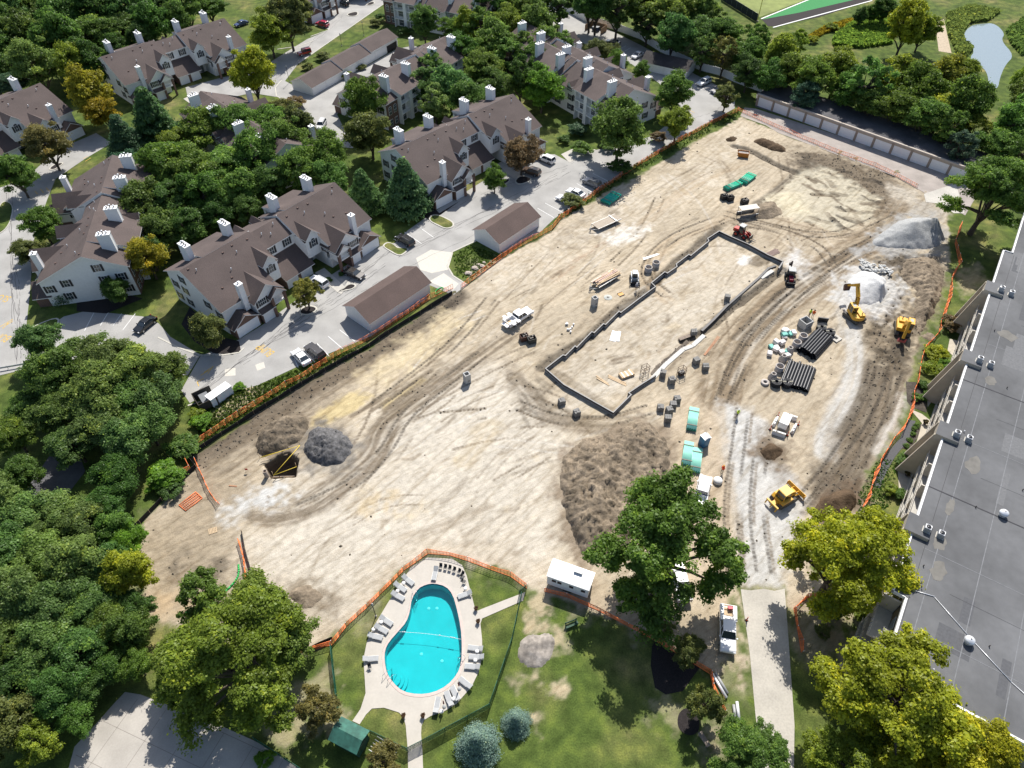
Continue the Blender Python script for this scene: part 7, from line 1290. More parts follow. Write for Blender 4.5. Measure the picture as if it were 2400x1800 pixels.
# trailers
def trailer(lab, cs, load):
    P = [b4(*q, .8) for q in cs]; a = (P[0]+P[3])/2; c = (P[1]+P[2])/2; L_ = (c-a).length; W_ = 2.3; l = (a+c)/2; l.z = 0; T = thing('flatbed_trailer', lab, 'trailer', l, atan2((c-a).y, (c-a).x))
    b = MB(); b.box((-L_/2, -W_/2, .7), (L_/2, W_/2, .85)); b.build('deck', [mat('deck_boards', (.36, .31, .25), .9, var=.2, scale=3, stretch=(.3, 4, 1))], T); b = MB(); b.box((-L_/2-.02, -W_/2-.06, .6), (L_/2+.02, -W_/2-.005, .86)); b.box((-L_/2-.02, W_/2+.005, .6), (L_/2+.02, W_/2+.06, .86)); b.path([(-L_/2, -W_/2, .65), (-L_/2-1.6, 0, .6), (-L_/2, W_/2, .65)], .07); b.tube((-L_/2-1.2, 0, 0), (-L_/2-1.2, 0, 1.1), .07, 6); b.build('frame', [steel], T)
    for x in (-.3, .7):
        for s_ in (-1, 1): b = MB(); b.tube((L_*.15+x, s_*(W_/2-.4), .36), (L_*.15+x, s_*(W_/2-.12), .36), .36, 12); b.build('wheel', [rubber], T)
    if load:
        rr = random.Random(4); g = thing('lumber_load', 'loose pile of weathered boards heaped on the lumber trailer', 'lumber', l+Vector((0, 0, .86)), T.rotation_euler.z); 
        for k in range(26): b = MB(); y = rr.uniform(-1, .95); z = rr.uniform(.03, .55)*(1-abs(y)*.5); dl = rr.uniform(.6, 1.08)*L_/2; b.box((-dl, -.11, -.03), (dl, .11, .03)); o = b.build('board', [woodm if k % 3 else mat('pinkish_board', (.50, .36, .30), .85)], g); o.location = (rr.uniform(-.4, .4), y, z); o.rotation_euler = (rr.uniform(-.2, .2), rr.uniform(-.05, .05), rr.uniform(-.07, .07))
    else: b = MB(); b.box((L_/2-1.6, -W_/2-.3, .86), (L_/2-1.4, W_/2+.3, 1.0)); b.build('ramp', [steel], T)
trailer('empty flatbed trailer with wooden deck on the upper dirt', [(690, 275), (885, 195), (945, 228), (745, 322)], False); trailer('flatbed trailer carrying the loose board pile', [(700, 775), (870, 670), (935, 715), (735, 830)], True)
# trench box
T = thing('trench_box', 'white topped steel trench box beside the wet pit', 'trench box', b4(2030, 200), radians(14)); b = MB(); b.box((-2.2, -.9, 2.0), (2.2, .9, 2.12)); b.build('top_plate', [mat('dusty_white', (.55, .51, .44), .8, var=.1)], T); b = MB(); b.box((-2.2, -.95, 0), (2.2, -.85, .7)); b.box((-2.2, .85, 0), (2.2, .95, .7)); b.build('side_plate', [steel], T)
for x in (-2.1, 2.1):
    for y in (-.8, .8): b = MB(); b.tube((x, y, 0), (x, y, 2.0), .06, 6); b.build('post', [steel], T)
heap('soil_heap', 'low smooth soil berm beside the trench box', [b4(2060, 175), b4(2120, 130), c4(20, 60), c4(100, 120), c4(130, 190), c4(60, 230), b4(2180, 240), b4(2080, 240)], 1.2, s_br, rough=.2, edge=2.5, f=lambda p, *a: Vector(p) if 0 else p) if 0 else heap('soil_heap', 'low smooth soil berm beside the trench box', [(1758, 497), (1775, 485), (1806, 466), (1828, 483), (1836, 502), (1815, 512), (1790, 515), (1765, 515)], 1.3, s_br, rough=.2, edge=2.5)
T = thing('dumpster', 'small orange debris skip at the top of the site', 'skip', t2(1995, 1350), radians(-15)); b = MB(); om = mat('skip_orange', (.42, .15, .02), .6, var=.15)
b.extr([(-1.1, .1), (-1.6, 1.2), (1.3, 1.2), (1.3, .1)], 1, -.8, -.74); b.extr([(-1.1, .1), (-1.6, 1.2), (1.3, 1.2), (1.3, .1)], 1, .74, .8); b.box((-1.1, -.74, .1), (1.3, .74, .18)); b.box((1.24, -.74, .18), (1.3, .74, 1.2)); b.build('shell', [om], T); b = MB(); b.box((-1.2, -.72, .3), (1.2, .72, .95)); b.build('debris', [mat('debris', (.3, .27, .25), .95, var=.5, scale=5)], T)
# workers
def skin_person(edges, pts, rad):
    me = bpy.data.meshes.new('p'); me.from_pydata(pts, edges, []); o = bpy.data.objects.new('p', me); COL.objects.link(o); sk = o.modifiers.new('s', 'SKIN'); o.modifiers.new('ss', 'SUBSURF').levels = 1
    for v, r in zip(me.skin_vertices[0].data, rad): v.radius = (r, r*.8)
    me.skin_vertices[0].data[0].use_root = True; dg = bpy.context.evaluated_depsgraph_get(); m2 = bpy.data.meshes.new_from_object(o.evaluated_get(dg)); bpy.data.objects.remove(o); return m2
PPTS = [(0, 0, .95), (0, 0, 1.15), (0, 0, 1.40), (0, 0, 1.52), (0, .01, 1.60), (0, .02, 1.70), (.19, 0, 1.40), (.26, .03, 1.14), (.24, .14, .92), (.23, .17, .83), (-.19, 0, 1.40), (-.26, .03, 1.14), (-.24, .14, .92), (-.23, .17, .83), (.1, 0, .86), (.11, .03, .48), (.12, -.02, .09), (.12, .14, .05), (-.1, 0, .86), (-.12, .0, .48), (-.13, -.05, .09), (-.13, .11, .05)]
PED = [(0, 1), (1, 2), (2, 3), (3, 4), (4, 5), (2, 6), (6, 7), (7, 8), (8, 9), (2, 10), (10, 11), (11, 12), (12, 13), (0, 14), (14, 15), (15, 16), (16, 17), (0, 18), (18, 19), (19, 20), (20, 21)]
PRD = [.15, .15, .17, .065, .09, .09, .075, .055, .045, .04, .075, .055, .045, .04, .1, .07, .05, .045, .1, .07, .05, .045]
pme = skin_person(PED, PPTS, PRD); skin_c = mat('skin', (.42, .24, .17), .6); jean = mat('work_trousers', (.035, .035, .045), .8); boot = mat('boot', (.03, .022, .016), .8)
pme.materials.clear()
for m_ in (skin_c, jean, boot): pme.materials.append(m_)
pme.polygons.foreach_set('material_index', [2 if p.center.z < .12 else 1 if p.center.z < .98 and abs(p.center.x) < .21 else 0 for p in pme.polygons]); pme.polygons.foreach_set('use_smooth', [True]*len(pme.polygons))
vb = MB(); vb.lathe([(.19, .92), (.2, 1.1), (.22, 1.38), (.13, 1.5), (.08, 1.54)], n=14); hb = MB(); hb.lathe([(.17, 1.70), (.13, 1.72), (.13, 1.78), (.09, 1.85), (.01, 1.87)], (0, .02, 0), 12)
for s_ in (-1, 1): vb.tube((s_*.17, 0, 1.43), (s_*.27, .03, 1.16), .085, 8, 0, .07)
def worker(p, an, lab, vc, hc):
    T = thing('person', lab, 'person', p, radians(an)); T.scale = (1.05, 1.05, 1.05); place(pme, 'body', (0, 0, 0), 0, T); place(vb.mesh('vest', [mat('vest_%d' % int(vc[1]*1000), vc, .7)]), 'vest', (0, 0, 0), 0, T); place(hb.mesh('hard_hat', [mat('hat_%d' % int(hc[2]*1000), hc, .4)]), 'hard_hat', (0, 0, 0), 0, T)
    for v in vb.v: pass
worker(c4(352, 1075), 200, 'worker in yellow vest standing left of the orange one above the square basin', (.55, .75, .05), (.05, .05, .06)); worker(c4(382, 1082), 150, 'worker in orange shirt standing above the square basin', (.8, .14, .02), (.06, .05, .04)); worker(b9(1942, 283), 20, 'worker in yellow vest walking on the stone haul road', (.54, .73, .06), (.75, .75, .72)); worker(b9(1812, 765), 120, 'worker in red orange shirt at the edge of the haul road', (.78, .08, .02), (.7, .35, .05)); worker(b4(1072, 850), 180, 'worker in grey shirt bending at the skid steer bucket', (.3, .3, .32), (.6, .6, .62))
# ================================================================ machines
trk = mat('track_steel', (.10, .095, .085), .7, .3, var=.3, scale=4); mglass = mat('cab_glass', (.02, .028, .032), .1, spec=.8); rust = mat('bucket_steel', (.20, .13, .10), .7, .2, var=.3); greyp = mat('machine_grey', (.30, .31, .31), .5); dkm = mat('machine_black', (.03, .03, .032), .5)
def track(T, y, L_, h, w_):
    b = MB(); n = 10; pr = [(L_/2-h/2+h/2*cos(-pi/2+pi*k/n), h/2+h/2*sin(-pi/2+pi*k/n)) for k in range(n+1)]+[(-L_/2+h/2+h/2*cos(pi/2+pi*k/n), h/2+h/2*sin(pi/2+pi*k/n)) for k in range(n+1)]
    b.extr(pr, 1, y-w_/2, y+w_/2)
    for k in range(int(L_/.22)): x = -L_/2+.3+k*.22; (b.box((x, y-w_/2-.02, h), (x+.06, y+w_/2+.02, h+.03)) if x < L_/2-.3 else None)
    b.build('track', [trk], T)
def beam(b, p, q, w_, h0, h1, m=0):
    p, q = Vector(p), Vector(q); d = (q-p).normalized(); s = Vector((0, 1, 0)); u = d.cross(s).normalized()
    lo = [b.pt(v) for v in (p+s*w_/2+u*h0/2, p-s*w_/2+u*h0/2, p-s*w_/2-u*h0/2, p+s*w_/2-u*h0/2)]; up = [b.pt(v) for v in (q+s*w_/2+u*h1/2, q-s*w_/2+u*h1/2, q-s*w_/2-u*h1/2, q+s*w_/2-u*h1/2)]
    for k in range(4): j = (k+1) % 4; b.f.append([lo[k], up[k], up[j], lo[j]]); b.m.append(m); b.sm.append(False)
    b.f += [lo, up[::-1]]; b.m += [m, m]; b.sm += [False, False]
def excavator(lab, loc, ang, tang, boom, cabside, bcol, s=1.0):
    """ang: way the house faces; tang: track direction; boom: foot, elbow, stick end, bucket tip as (x, z)"""
    T = thing('excavator', lab, 'excavator', loc, ang); T.scale = (s, s, s); U = bpy.data.objects.new('undercarriage', MB().box((-.9, -.6, .35), (.9, .6, .85)).mesh('undercarriage', [trk])); link(U, T); U.rotation_euler = (0, 0, tang-ang); track(U, 1.0, 3.7, .78, .58); track(U, -1.0, 3.7, .78, .58)
    b = MB(); ol = [(1.35, -1.2), (1.35, 1.2), (-1.2, 1.25)]+[(-1.2-.75*sin(pi*k/8), 1.25*cos(pi*k/8)) for k in range(1, 8)]+[(-1.2, -1.25)]; b.prism(ol, .9, 1.62); bevel(b.build('house_body', [yellow], T), .06)
    b = MB(); b.box((-1.6, -1.0 if cabside > 0 else -.1, 1.62), (-.3, .1 if cabside > 0 else 1.0, 1.95)); bevel(b.build('engine_cover', [yellow], T), .06); b = MB(); b.tube((-1.1, -.5*cabside, 1.9), (-1.1, -.5*cabside, 2.45), .08, 8); b.build('exhaust', [dkm], T)
    y0 = .25*cabside; y1 = 1.18*cabside; ya, yb = min(y0, y1), max(y0, y1); b = MB(); b.box((-.35, ya, 1.62), (1.3, yb, 2.95), 0); b.build('cab', [mglass], T); b = MB(); b.box((-.4, ya-.04, 2.95), (1.32, yb+.04, 3.06), 0); b.box((-.05, ya+.2, 3.06), (.75, yb-.2, 3.09), 1)
    for x in (-.37, .5, 1.3):
        for y in (ya, yb): b.box((x-.05, y-.03, 1.6), (x+.05, y+.03, 2.96), 0)
    b.build('cab_frame', [yellow, greyp], T)
    P_ = [Vector((q[0], -.18*cabside, q[1])) for q in boom]; b = MB(); mid = P_[0].lerp(P_[1], .45)+Vector((-.35, 0, .45)); beam(b, P_[0], mid, .5, .55, .8); beam(b, mid, P_[1], .5, .8, .5); b.build('boom', [yellow], T); b = MB(); beam(b, P_[1]+(P_[1]-P_[2]).normalized()*.5, P_[2], .42, .65, .36); b.build('stick', [yellow], T)
    b = MB(); b.tube(P_[0]+Vector((.2, .25, .0)), mid+Vector((0, .25, 0)), .08, 8); b.tube(mid+Vector((0, 0, .35)), P_[1]+Vector((0, 0, .3)), .08, 8); b.build('hydraulic_ram', [dkm], T)
    d = (P_[3]-P_[2]); b = MB(); s_ = d.cross(Vector((0, 1, 0))).normalized()*.55; pr = [P_[2], P_[3], P_[3]+s_*.6-d*.1, P_[2]+s_*1.15+d*.35, P_[2]+s_*.8-d*.05]
    for w0, w1 in ((-.6, -.54), (.54, .6)):
        a_ = [b.pt(p+Vector((0, w0, 0))) for p in pr]; c_ = [b.pt(p+Vector((0, w1, 0))) for p in pr]; b.f += [a_, c_[::-1]]; b.m += [0, 0]; b.sm += [False, False]
    for i in (1, 2, 3): p, q = pr[i], pr[(i+1) % 5]; b.face([p+Vector((0, -.6, 0)), q+Vector((0, -.6, 0)), q+Vector((0, .6, 0)), p+Vector((0, .6, 0))]); b.face([p+Vector((0, -.58, 0))+s_*.04, p+Vector((0, .58, 0))+s_*.04, q+Vector((0, .58, 0))+s_*.04, q+Vector((0, -.58, 0))+s_*.04])
    b.build('bucket', [bcol], T); return T
e1 = c4(740, 1090); foot = c4(770, 1000, 1.8); tip = c4(690, 895, 2.6)
hd = atan2((tip-e1).y, (tip-e1).x); excavator('yellow excavator with raised bent boom in front of the white stone heap', e1, hd-.12, radians(118), [(.9, 1.7), (3.2, 5.6), (5.6, 3.6), (5.5, 2.3)], 1, rust, 1.0)
e2 = c4(1150, 1200); tip = c4(1100, 1285, .6); hd = atan2((tip-e2).y, (tip-e2).x); excavator('yellow excavator with pink red bucket working on the brown bank', e2, radians(-112), radians(-108), [(.9, 1.7), (3.0, 4.2), (4.0, 1.6), (3.3, .5)], 1, mat('pink_bucket', (.42, .10, .10), .6), 1.05)
# bulldozer
f_, r_ = G(1869, 1146, .8), G(1806, 1184, .8); an = atan2((f_-r_).y, (f_-r_).x); T = thing('bulldozer', 'yellow bulldozer with wide front blade on the stone haul road', 'bulldozer', (f_.lerp(r_, .52).x, f_.lerp(r_, .52).y, .05), an)
track(T, .95, 3.3, .95, .6); track(T, -.95, 3.3, .95, .6)
b = MB(); b.box((-1.4, -.62, .5), (1.9, .62, 1.3)); b.extr([(.5, 1.3), (.5, 1.75), (1.85, 1.6), (1.9, 1.3)], 1, -.5, .5); bevel(b.build('body', [yellow], T), .05)
b = MB(); b.extr([(-1.5, .97), (-1.5, 1.15), (-1.0, 1.5), (.5, 1.42), (.9, .97)], 1, .66, 1.22); b.extr([(-1.5, .97), (-1.5, 1.15), (-1.0, 1.5), (.5, 1.42), (.9, .97)], 1, -1.22, -.66); b.build('fender', [yellow], T)
b = MB(); loft(b, quad4(.5, -1.15, .78, 1.35), quad4(.35, -.95, .7, 2.6), 0, 0); b.build('cab', [mglass], T); b = MB(); b.box((-1.05, -.78, 2.6), (.65, .78, 2.78)); b.box((-.98, -.6, 2.78), (-.8, .6, 2.82)); bevel(b.build('cab_roof', [mat('machine_yellow_light', (.72, .47, .10), .4)], T), .06)
b = MB()
for x0, x1 in ((.5, .35), (-1.15, -.95)):
    for sy in (-1, 1): b.tube((x0, sy*.78, 1.35), (x1, sy*.7, 2.6), .06, 6)
b.build('cab_pillar', [yellow], T); b = MB(); pr = [(2.75+.28*(1-cos((k-4)*.32)), .1+.3*k*.42) for k in range(9)]; b.extr(pr+[(p[0]-.08, p[1]) for p in pr[::-1]], 1, -1.75, 1.75); b.box((2.55, -1.75, .1), (2.9, -1.69, 1.1)); b.box((2.55, 1.69, .1), (2.9, 1.75, 1.1)); b.build('blade', [yellow], T)
b = MB()
for sy in (-.5, .5): b.tube((1.2, sy*1.2, .7), (2.7, sy*1.5, .55), .09, 6); b.tube((1.7, sy, 1.3), (2.7, sy, 1.0), .07, 6)
b.build('push_arm', [yellow], T); b = MB(); b.box((-2.5, -1.15, .75), (-2.25, 1.15, 1.0)); b.box((-2.3, -.35, .55), (-1.4, .35, .95))
for sy in (-1.0, 0, 1.0): b.extr([(-2.45, .85), (-2.25, .85), (-2.6, .15), (-2.75, .15)], 1, sy-.08, sy+.08)
b.build('ripper', [yellow], T); b = MB(); b.tube((1.2, .25, 1.6), (1.2, .25, 2.3), .06, 8); b.build('exhaust', [dkm], T)
# red wheel loader
def tyre(T, x, y, r, w_, rm): b = MB(); b.tube((x, y-w_/2, r), (x, y+w_/2, r), r, 18); o = b.build('wheel', [rubber], T); b = MB(); b.tube((x, y-w_/2-.015, r), (x, y+w_/2+.015, r), r*.5, 12); b.build('rim', [rm], o)
z85 = ZM(1700, 510, 8.508); f_, r_ = z85(455, 390, .5), z85(215, 270, .5); an = atan2((f_-r_).y, (f_-r_).x); c_ = f_.lerp(r_, .5); T = thing('wheel_loader', 'red wheel loader with grey cab roof and forks at the top of the foundation', 'wheel loader', (c_.x, c_.y, 0), an)
for x in (-1.05, 1.05):
    for y in (-.8, .8): tyre(T, x, y, .58, .46, red)
b = MB(); b.extr([(-2.1, .75), (-2.1, 1.5), (-.75, 1.7), (-.75, .6)], 1, -.62, .62); b.box((-.8, -.5, .5), (1.0, .5, 1.0)); bevel(b.build('body', [red], T), .1); b = MB(); loft(b, quad4(.3, -.85, .6, 1.0), quad4(.2, -.75, .58, 2.55), 0, 0); b.build('cab', [mglass], T); b = MB(); b.box((-.95, -.7, 2.55), (.35, .7, 2.7)); bevel(b.build('cab_roof', [greyp], T), .06)
b = MB()
for sy in (-.38, .38): b.path([(.5, sy, 1.35), (1.5, sy, 1.2), (2.1, sy, .55)], .1, 6)
b.build('lift_arm', [red], T); b = MB(); b.box((2.15, -.75, .3), (2.25, .75, 1.2)); 
for sy in (-.4, .4): b.box((2.25, sy-.07, .25), (3.3, sy+.07, .32))
b.build('forks', [dkm], T)
# tractor backhoe
f_ = z85(1290, 1290, .3); b0 = z85(1310, 1080, .3); an = radians(-100); T = thing('backhoe_tractor', 'compact tractor with dark red hood and raised rear digger arm right of the foundation', 'tractor', z85(1275, 1245), an)
for x, r in ((-.8, .62), (1.15, .42)):
    for y in (-.75, .75): tyre(T, x, y, r, .4, greyp)
b = MB(); b.extr([(.3, .7), (.3, 1.45), (1.6, 1.3), (1.6, .7)], 1, -.42, .42); bevel(b.build('hood', [mat('dark_red_hood', (.22, .01, .03), .35)], T), .08); b = MB(); b.box((-1.4, -.4, .5), (1.3, .4, .8)); b.build('chassis', [dkm], T); b = MB(); loft(b, quad4(.35, -1.1, .68, 1.1), quad4(.25, -1.0, .62, 2.4), 0, 0); b.build('cab', [mglass], T); b = MB(); b.box((-1.15, -.75, 2.4), (.4, .75, 2.55)); bevel(b.build('cab_roof', [greyp], T), .06)
b = MB(); beam(b, (-1.5, 0, .8), (-2.1, 0, 3.2), .2, .25, .2); beam(b, (-2.1, 0, 3.2), (-2.9, 0, 2.2), .18, .2, .16); b.build('digger_arm', [mat('arm_dark', (.06, .035, .035), .5)], T); b = MB(); b.box((-3.2, -.25, 1.6), (-2.75, .25, 2.15)); b.build('bucket', [dkm], T); b = MB()
for sy in (-.5, .5): b.path([(.2, sy, 1.2), (1.5, sy, 1.1), (2.0, sy, .5)], .07, 6)
b.box((1.95, -.85, .2), (2.05, .85, .8)); b.box((2.05, -.85, .2), (2.5, .85, .26)); b.build('front_loader', [dkm], T)
b = MB(); b.box((-2.3, .85, .6), (-1.5, 1.5, .75)); b.build('outrigger', [dkm], T)
# skid steer
z138 = ZM(1380, 620, 13.825); f_, r_ = z138(1490, 620, .4), z138(1450, 260, .4); an = atan2((f_-r_).y, (f_-r_).x); c_ = f_.lerp(r_, .42); T = thing('skid_steer', 'grey tracked skid steer with open bucket by the stepped wall', 'skid steer', (c_.x, c_.y, 0), an)
track(T, .72, 2.3, .68, .38); track(T, -.72, 2.3, .68, .38); b = MB(); b.box((-1.45, -.52, .35), (.9, .52, 1.15)); bevel(b.build('body', [greyp], T), .06); b = MB(); b.box((-.7, -.46, 1.15), (.6, .46, 2.05)); b.build('cab', [mglass], T); b = MB(); b.box((-.78, -.5, 2.05), (.5, .5, 2.13)); b.build('cab_roof', [mat('pale_grey', (.45, .48, .49), .5)], T)
b = MB()
for sy in (-.68, .68): b.path([(-1.3, sy, 1.3), (-.3, sy, 1.55), (1.0, sy, 1.1), (1.5, sy, .5)], .09, 6)
b.build('lift_arm', [white], T); b = MB(); b.box((1.45, -1.0, .1), (1.55, 1.0, .75)); b.box((1.55, -1.0, .1), (2.2, 1.0, .16)); b.box((1.55, -1.0, .16), (2.2, -.94, .6)); b.box((1.55, .94, .16), (2.2, 1.0, .6)); b.build('bucket', [dkm], T)
# ================================================================ pool furniture
sling = banded('grey_sling', (.33, .34, .345), .09, .15, .25, .7, axis='X'); frm = mat('white_frame', (.68, .67, .65), .5)
def make_lounger():
    T = thing('sun_lounger', '', 'sun lounger'); b = MB(); b.box((-.35, -.31, .33), (1.0, .31, .37)); b.build('seat', [sling], T); b = MB(); b.slab([(-1.0, -.31, .72), (-.35, -.31, .38), (-.35, .31, .38), (-1.0, .31, .72)], .04); b.build('backrest', [sling], T); b = MB()
    for sy in (-.33, .33): b.box((-.95, sy-.025, .27), (1.02, sy+.025, .34)); b.tube((-.7, sy, .3), (-.95, sy, .7), .02, 5)
    b.build('frame', [frm], T)
    for x in (-.85, .85):
        for sy in (-.32, .32): b = MB(); b.box((x-.03, sy-.03, 0), (x+.03, sy+.03, .27)); b.build('leg', [frm], T)
    return T
lg = make_lounger(); first = True; CXY = (1445, 600)
LP = [(1318, 45, -38, 'uppermost of the three grey loungers at the upper left of the pool'), (1250, 105, -33, 'middle one of the three grey loungers at the upper left of the pool'), (1230, 182, -28, 'lowest of the three grey loungers at the upper left of the pool'), (1130, 395, -32, 'uppermost of the three grey loungers at the left middle of the pool'), (1087, 465, -28, 'middle one of the three grey loungers at the left middle of the pool'), (1035, 530, -12, 'lowest of the three grey loungers at the left middle of the pool'), (995, 722, 5, 'lone grey lounger left of the pool above the small chair'), (1805, 168, 200, 'grey lounger at the upper right of the pool'), (1897, 632, 172, 'uppermost of the three grey loungers at the right of the pool'), (1905, 706, 178, 'middle one of the three grey loungers at the right of the pool'), (1870, 790, 175, 'lowest of the three grey loungers at the right of the pool'), (1812, 932, 142, 'grey lounger nearest the upper folded red umbrella'), (1722, 1022, 118, 'right one of the two close grey loungers at the lower right'), (1668, 1068, 113, 'left one of the two close grey loungers at the lower right'), (1566, 1122, 82, 'grey lounger left of the lower folded red umbrella'), (1548, -12, 262, 'grey lounger beside the row of dark folding chairs')]
for x, y, a, lab in LP:
    p = d0(x, y, .06)
    if first: o = lg; o.location = p; o.rotation_euler = (0, 0, radians(a)); first = False
    else: o = dup(lg, p, radians(a))
    o['label'] = lab; o['group'] = 'grey sun loungers'
tb = None
for x, y, lab in ((1278, 72, 'between the top two upper left loungers'), (1226, 140, 'between the lower two upper left loungers'), (1084, 410, 'between the top two left loungers'), (1018, 472, 'between the lower two left loungers'), (1911, 662, 'between the top two right loungers'), (1896, 738, 'between the lower two right loungers'), (1708, 1072, 'between the two close lower right loungers'), (1605, 1180, 'below the lower red umbrella'), (1810, 118, 'above the upper right lounger')):
    if tb is None:
        tb = thing('side_table', '', 'side table'); b = MB(); b.lathe([(.01, .46), (.26, .46), (.26, .43), (.01, .43)], n=18); b.build('table_top', [frm], tb)
        for k in range(3): b = MB(); b.tube((.2*cos(k*2.1), .2*sin(k*2.1), 0), (.12*cos(k*2.1), .12*sin(k*2.1), .43), .02, 5); b.build('leg', [frm], tb)
        o = tb; o.location = d0(x, y, .06)
    else: o = dup(tb, d0(x, y, .06))
    o['label'] = 'small round pale side table '+lab; o['group'] = 'round side tables'
ch0 = None
for k, (x, y) in enumerate(((1597, 1590), (1637, 1598), (1674, 1606), (1713, 1620), (1755, 1634), (1783, 1655))):
    p = a9(x, y, .06); lab = 'dark seated folding chair number in the row at the top of the pool deck'
    if ch0 is None:
        T = thing('folding_chair', '', 'chair'); b = MB(); b.box((-.22, -.22, .43), (.22, .22, .47)); b.build('seat', [dkm], T); b = MB(); b.slab([(-.22, .2, .47), (.22, .2, .47), (.22, .32, .9), (-.22, .32, .9)], .04); b.build('backrest', [dkm], T)
        for sx in (-.2, .2):
            for sy in (-.2, .2): b = MB(); b.tube((sx, sy, .43), (sx, sy*1.3, 0), .018, 5); b.build('leg', [frm], T)
        ch0 = T; T.location = p; T.rotation_euler = (0, 0, radians(-8-k*4)); o = T
    else: o = dup(ch0, p, radians(-8-k*5))
    o['label'] = ['leftmost dark folding chair, right beside the top lounger', 'second dark folding chair from the top lounger', 'third dark folding chair from the top lounger', 'fourth dark folding chair from the top lounger', 'fifth dark folding chair from the top lounger', 'last dark folding chair at the deck edge, farthest from the top lounger'][k]; o['group'] = 'dark folding chairs'
for x, y, r_, lab in ((985, 795, 20, 'lone pale chair on the deck below the lone lounger'), (1790, 20, 60, 'upper pale chair at the upper right of the pool deck'), (1800, 60, 70, 'lower pale chair at the upper right of the pool deck')): o = dup(ch0, d0(x, y, .06), radians(r_), lab)
um = None
for x, y, lab in ((1757, 975, 'folded red umbrella in a round base beside the right lower lounger'), (1627, 1130, 'folded red umbrella in a round base between the lower loungers')):
    T = thing('patio_umbrella', lab, 'umbrella', d0(x, y, .06), 0, 'folded red umbrellas'); b = MB(); b.lathe([(.01, .12), (.2, .12), (.27, 0)], n=16); b.build('base', [greyp], T); b = MB(); b.tube((0, 0, .1), (0, 0, 2.2), .022, 6); b.build('pole', [frm], T); b = MB(); b.lathe([(.05, 1.0), (.1, 1.2), (.06, 2.1), (.01, 2.25)], n=8); b.build('canopy', [mat('umbrella_red', (.22, .01, .02), .8)], T)
for x, y, lab in ((1900, 292, 'above the right hand walk'), (1918, 402, 'below the right hand walk'), (1275, 1215, 'left of the bottom walk'), (1443, 1215, 'right of the bottom walk')):
    T = thing('planter', 'flower pot with reddish plant '+lab, 'planter', d0(x, y, .06), 0, 'flower pots on the deck'); b = MB(); b.lathe([(.16, 0), (.24, .35), (.2, .35)], n=14); b.build('pot', [mat('pot_brown', (.10, .07, .055), .7)], T); o = bpy.data.objects.new('plant', PROT['shrub', 0][0]); link(o, T); o.scale = (.3, .3, .6); o.location = (0, 0, .2); o.color = (.16, .09, .05, 1)
def lamp_post(p, h, lab, m=dkm, head=.16): T = thing('lamp_post', lab, 'lamp post', p); b = MB(); b.tube((0, 0, 0), (0, 0, h), .06, 8); b.build('post', [m], T); b = MB(); b.lathe([(.02, h), (head, h+.05), (head, h+.4), (.02, h+.5)], n=10); b.build('lantern', [mat('lantern', (.3, .3, .28), .4)], T); b = MB(); b.tube((0, 0, 0), (0, 0, .3), .13, 8); b.build('base', [concrete], T)
lamp_post(d0(1037, 350), 3.4, 'lamp post on the lawn left of the pool'); lamp_post(G(801, 108), 3.4, 'black lamp post on the verge behind the stepped garage'); lamp_post(G(853, 84), 4.0, 'slim lamp post on the verge near the upper garage end'); lamp_post(G(679, 194), 4.5, 'slim lamp post at the verge corner of the stepped garage')
# bench, misc
T = thing('bench', 'dark green park bench on the lawn below the site trailer', 'bench', e0(515, 430), radians(22)); gb = mat('bench_green', (.015, .07, .045), .6); b = MB()
for k in range(4): b.box((-.9, -.25+k*.13, .43), (.9, -.15+k*.13, .47))
b.build('seat', [gb], T); b = MB()
for k in range(3): b.box((-.9, .3, .55+k*.14), (.9, .34, .65+k*.14))
b.build('backrest', [gb], T)
for sx in (-.75, .75): b = MB(); b.box((sx-.04, -.25, 0), (sx+.04, .34, .43)); b.box((sx-.04, .3, .43), (sx+.04, .36, 1.0)); b.build('leg', [gb], T)
T = thing('bench', 'weathered slatted bench by the lower mulch ring', 'bench', e0(1655, 1420), radians(-62)); b = MB(); b.box((-.9, -.3, .43), (.9, .3, .48)); b.build('seat', [palletw], T)
for sx in (-.7, .7): b = MB(); b.box((sx-.05, -.28, 0), (sx+.05, .28, .43)); b.build('leg', [palletw], T)
T = thing('frame_stack', 'row of white metal frames lying beside the green shed', 'metal frames', d0(1105, 1500), radians(-28)); 
for k in range(5): b = MB(); b.tube((-1.5, -.9+k*.42, .35), (1.6, -.9+k*.42, .35), .045, 6); b.tube((-1.2, -.9+k*.42, 0), (-1.2, -.9+k*.42, .35), .03, 5); b.tube((1.3, -.9+k*.42, 0), (1.3, -.9+k*.42, .35), .03, 5); b.build('frame', [white], T)
for x, y, L_, a, lab in ((1800, 950, 3.2, -68, 'silver grey tank like roll beside the orange fence corner near the drive'), (1935, 1170, 2.2, 85, 'white folded frame on the verge beside the concrete drive')): T = thing('metal_roll', lab, 'metal roll', e0(x, y), radians(a)); b = MB(); b.tube((-L_/2, -.2, .25), (L_/2, -.2, .25), .2, 12); b.build('tube', [capw], T); b = MB(); b.tube((-L_/2, .25, .25), (L_/2-.4, .25, .25), .18, 12); b.build('inner_tube', [greyp], T)
for x, y, a, lab in ((980, -80, 40, ''),):
    pass
T = thing('fence_roll_stack', 'loose timber and pipes lying under the left side of the big oak', 'lumber', e0(1075, 240), radians(-35)); b = MB(); b.tube((-1.6, 0, .2), (1.6, .2, .2), .18, 8); b.tube((-1.2, .4, .15), (1.5, .5, .15), .1, 8); b.build('pipe', [capw], T); b = MB(); b.box((-1.4, -.5, 0), (1.4, -.3, .1)); b.build('board', [woodm], T)
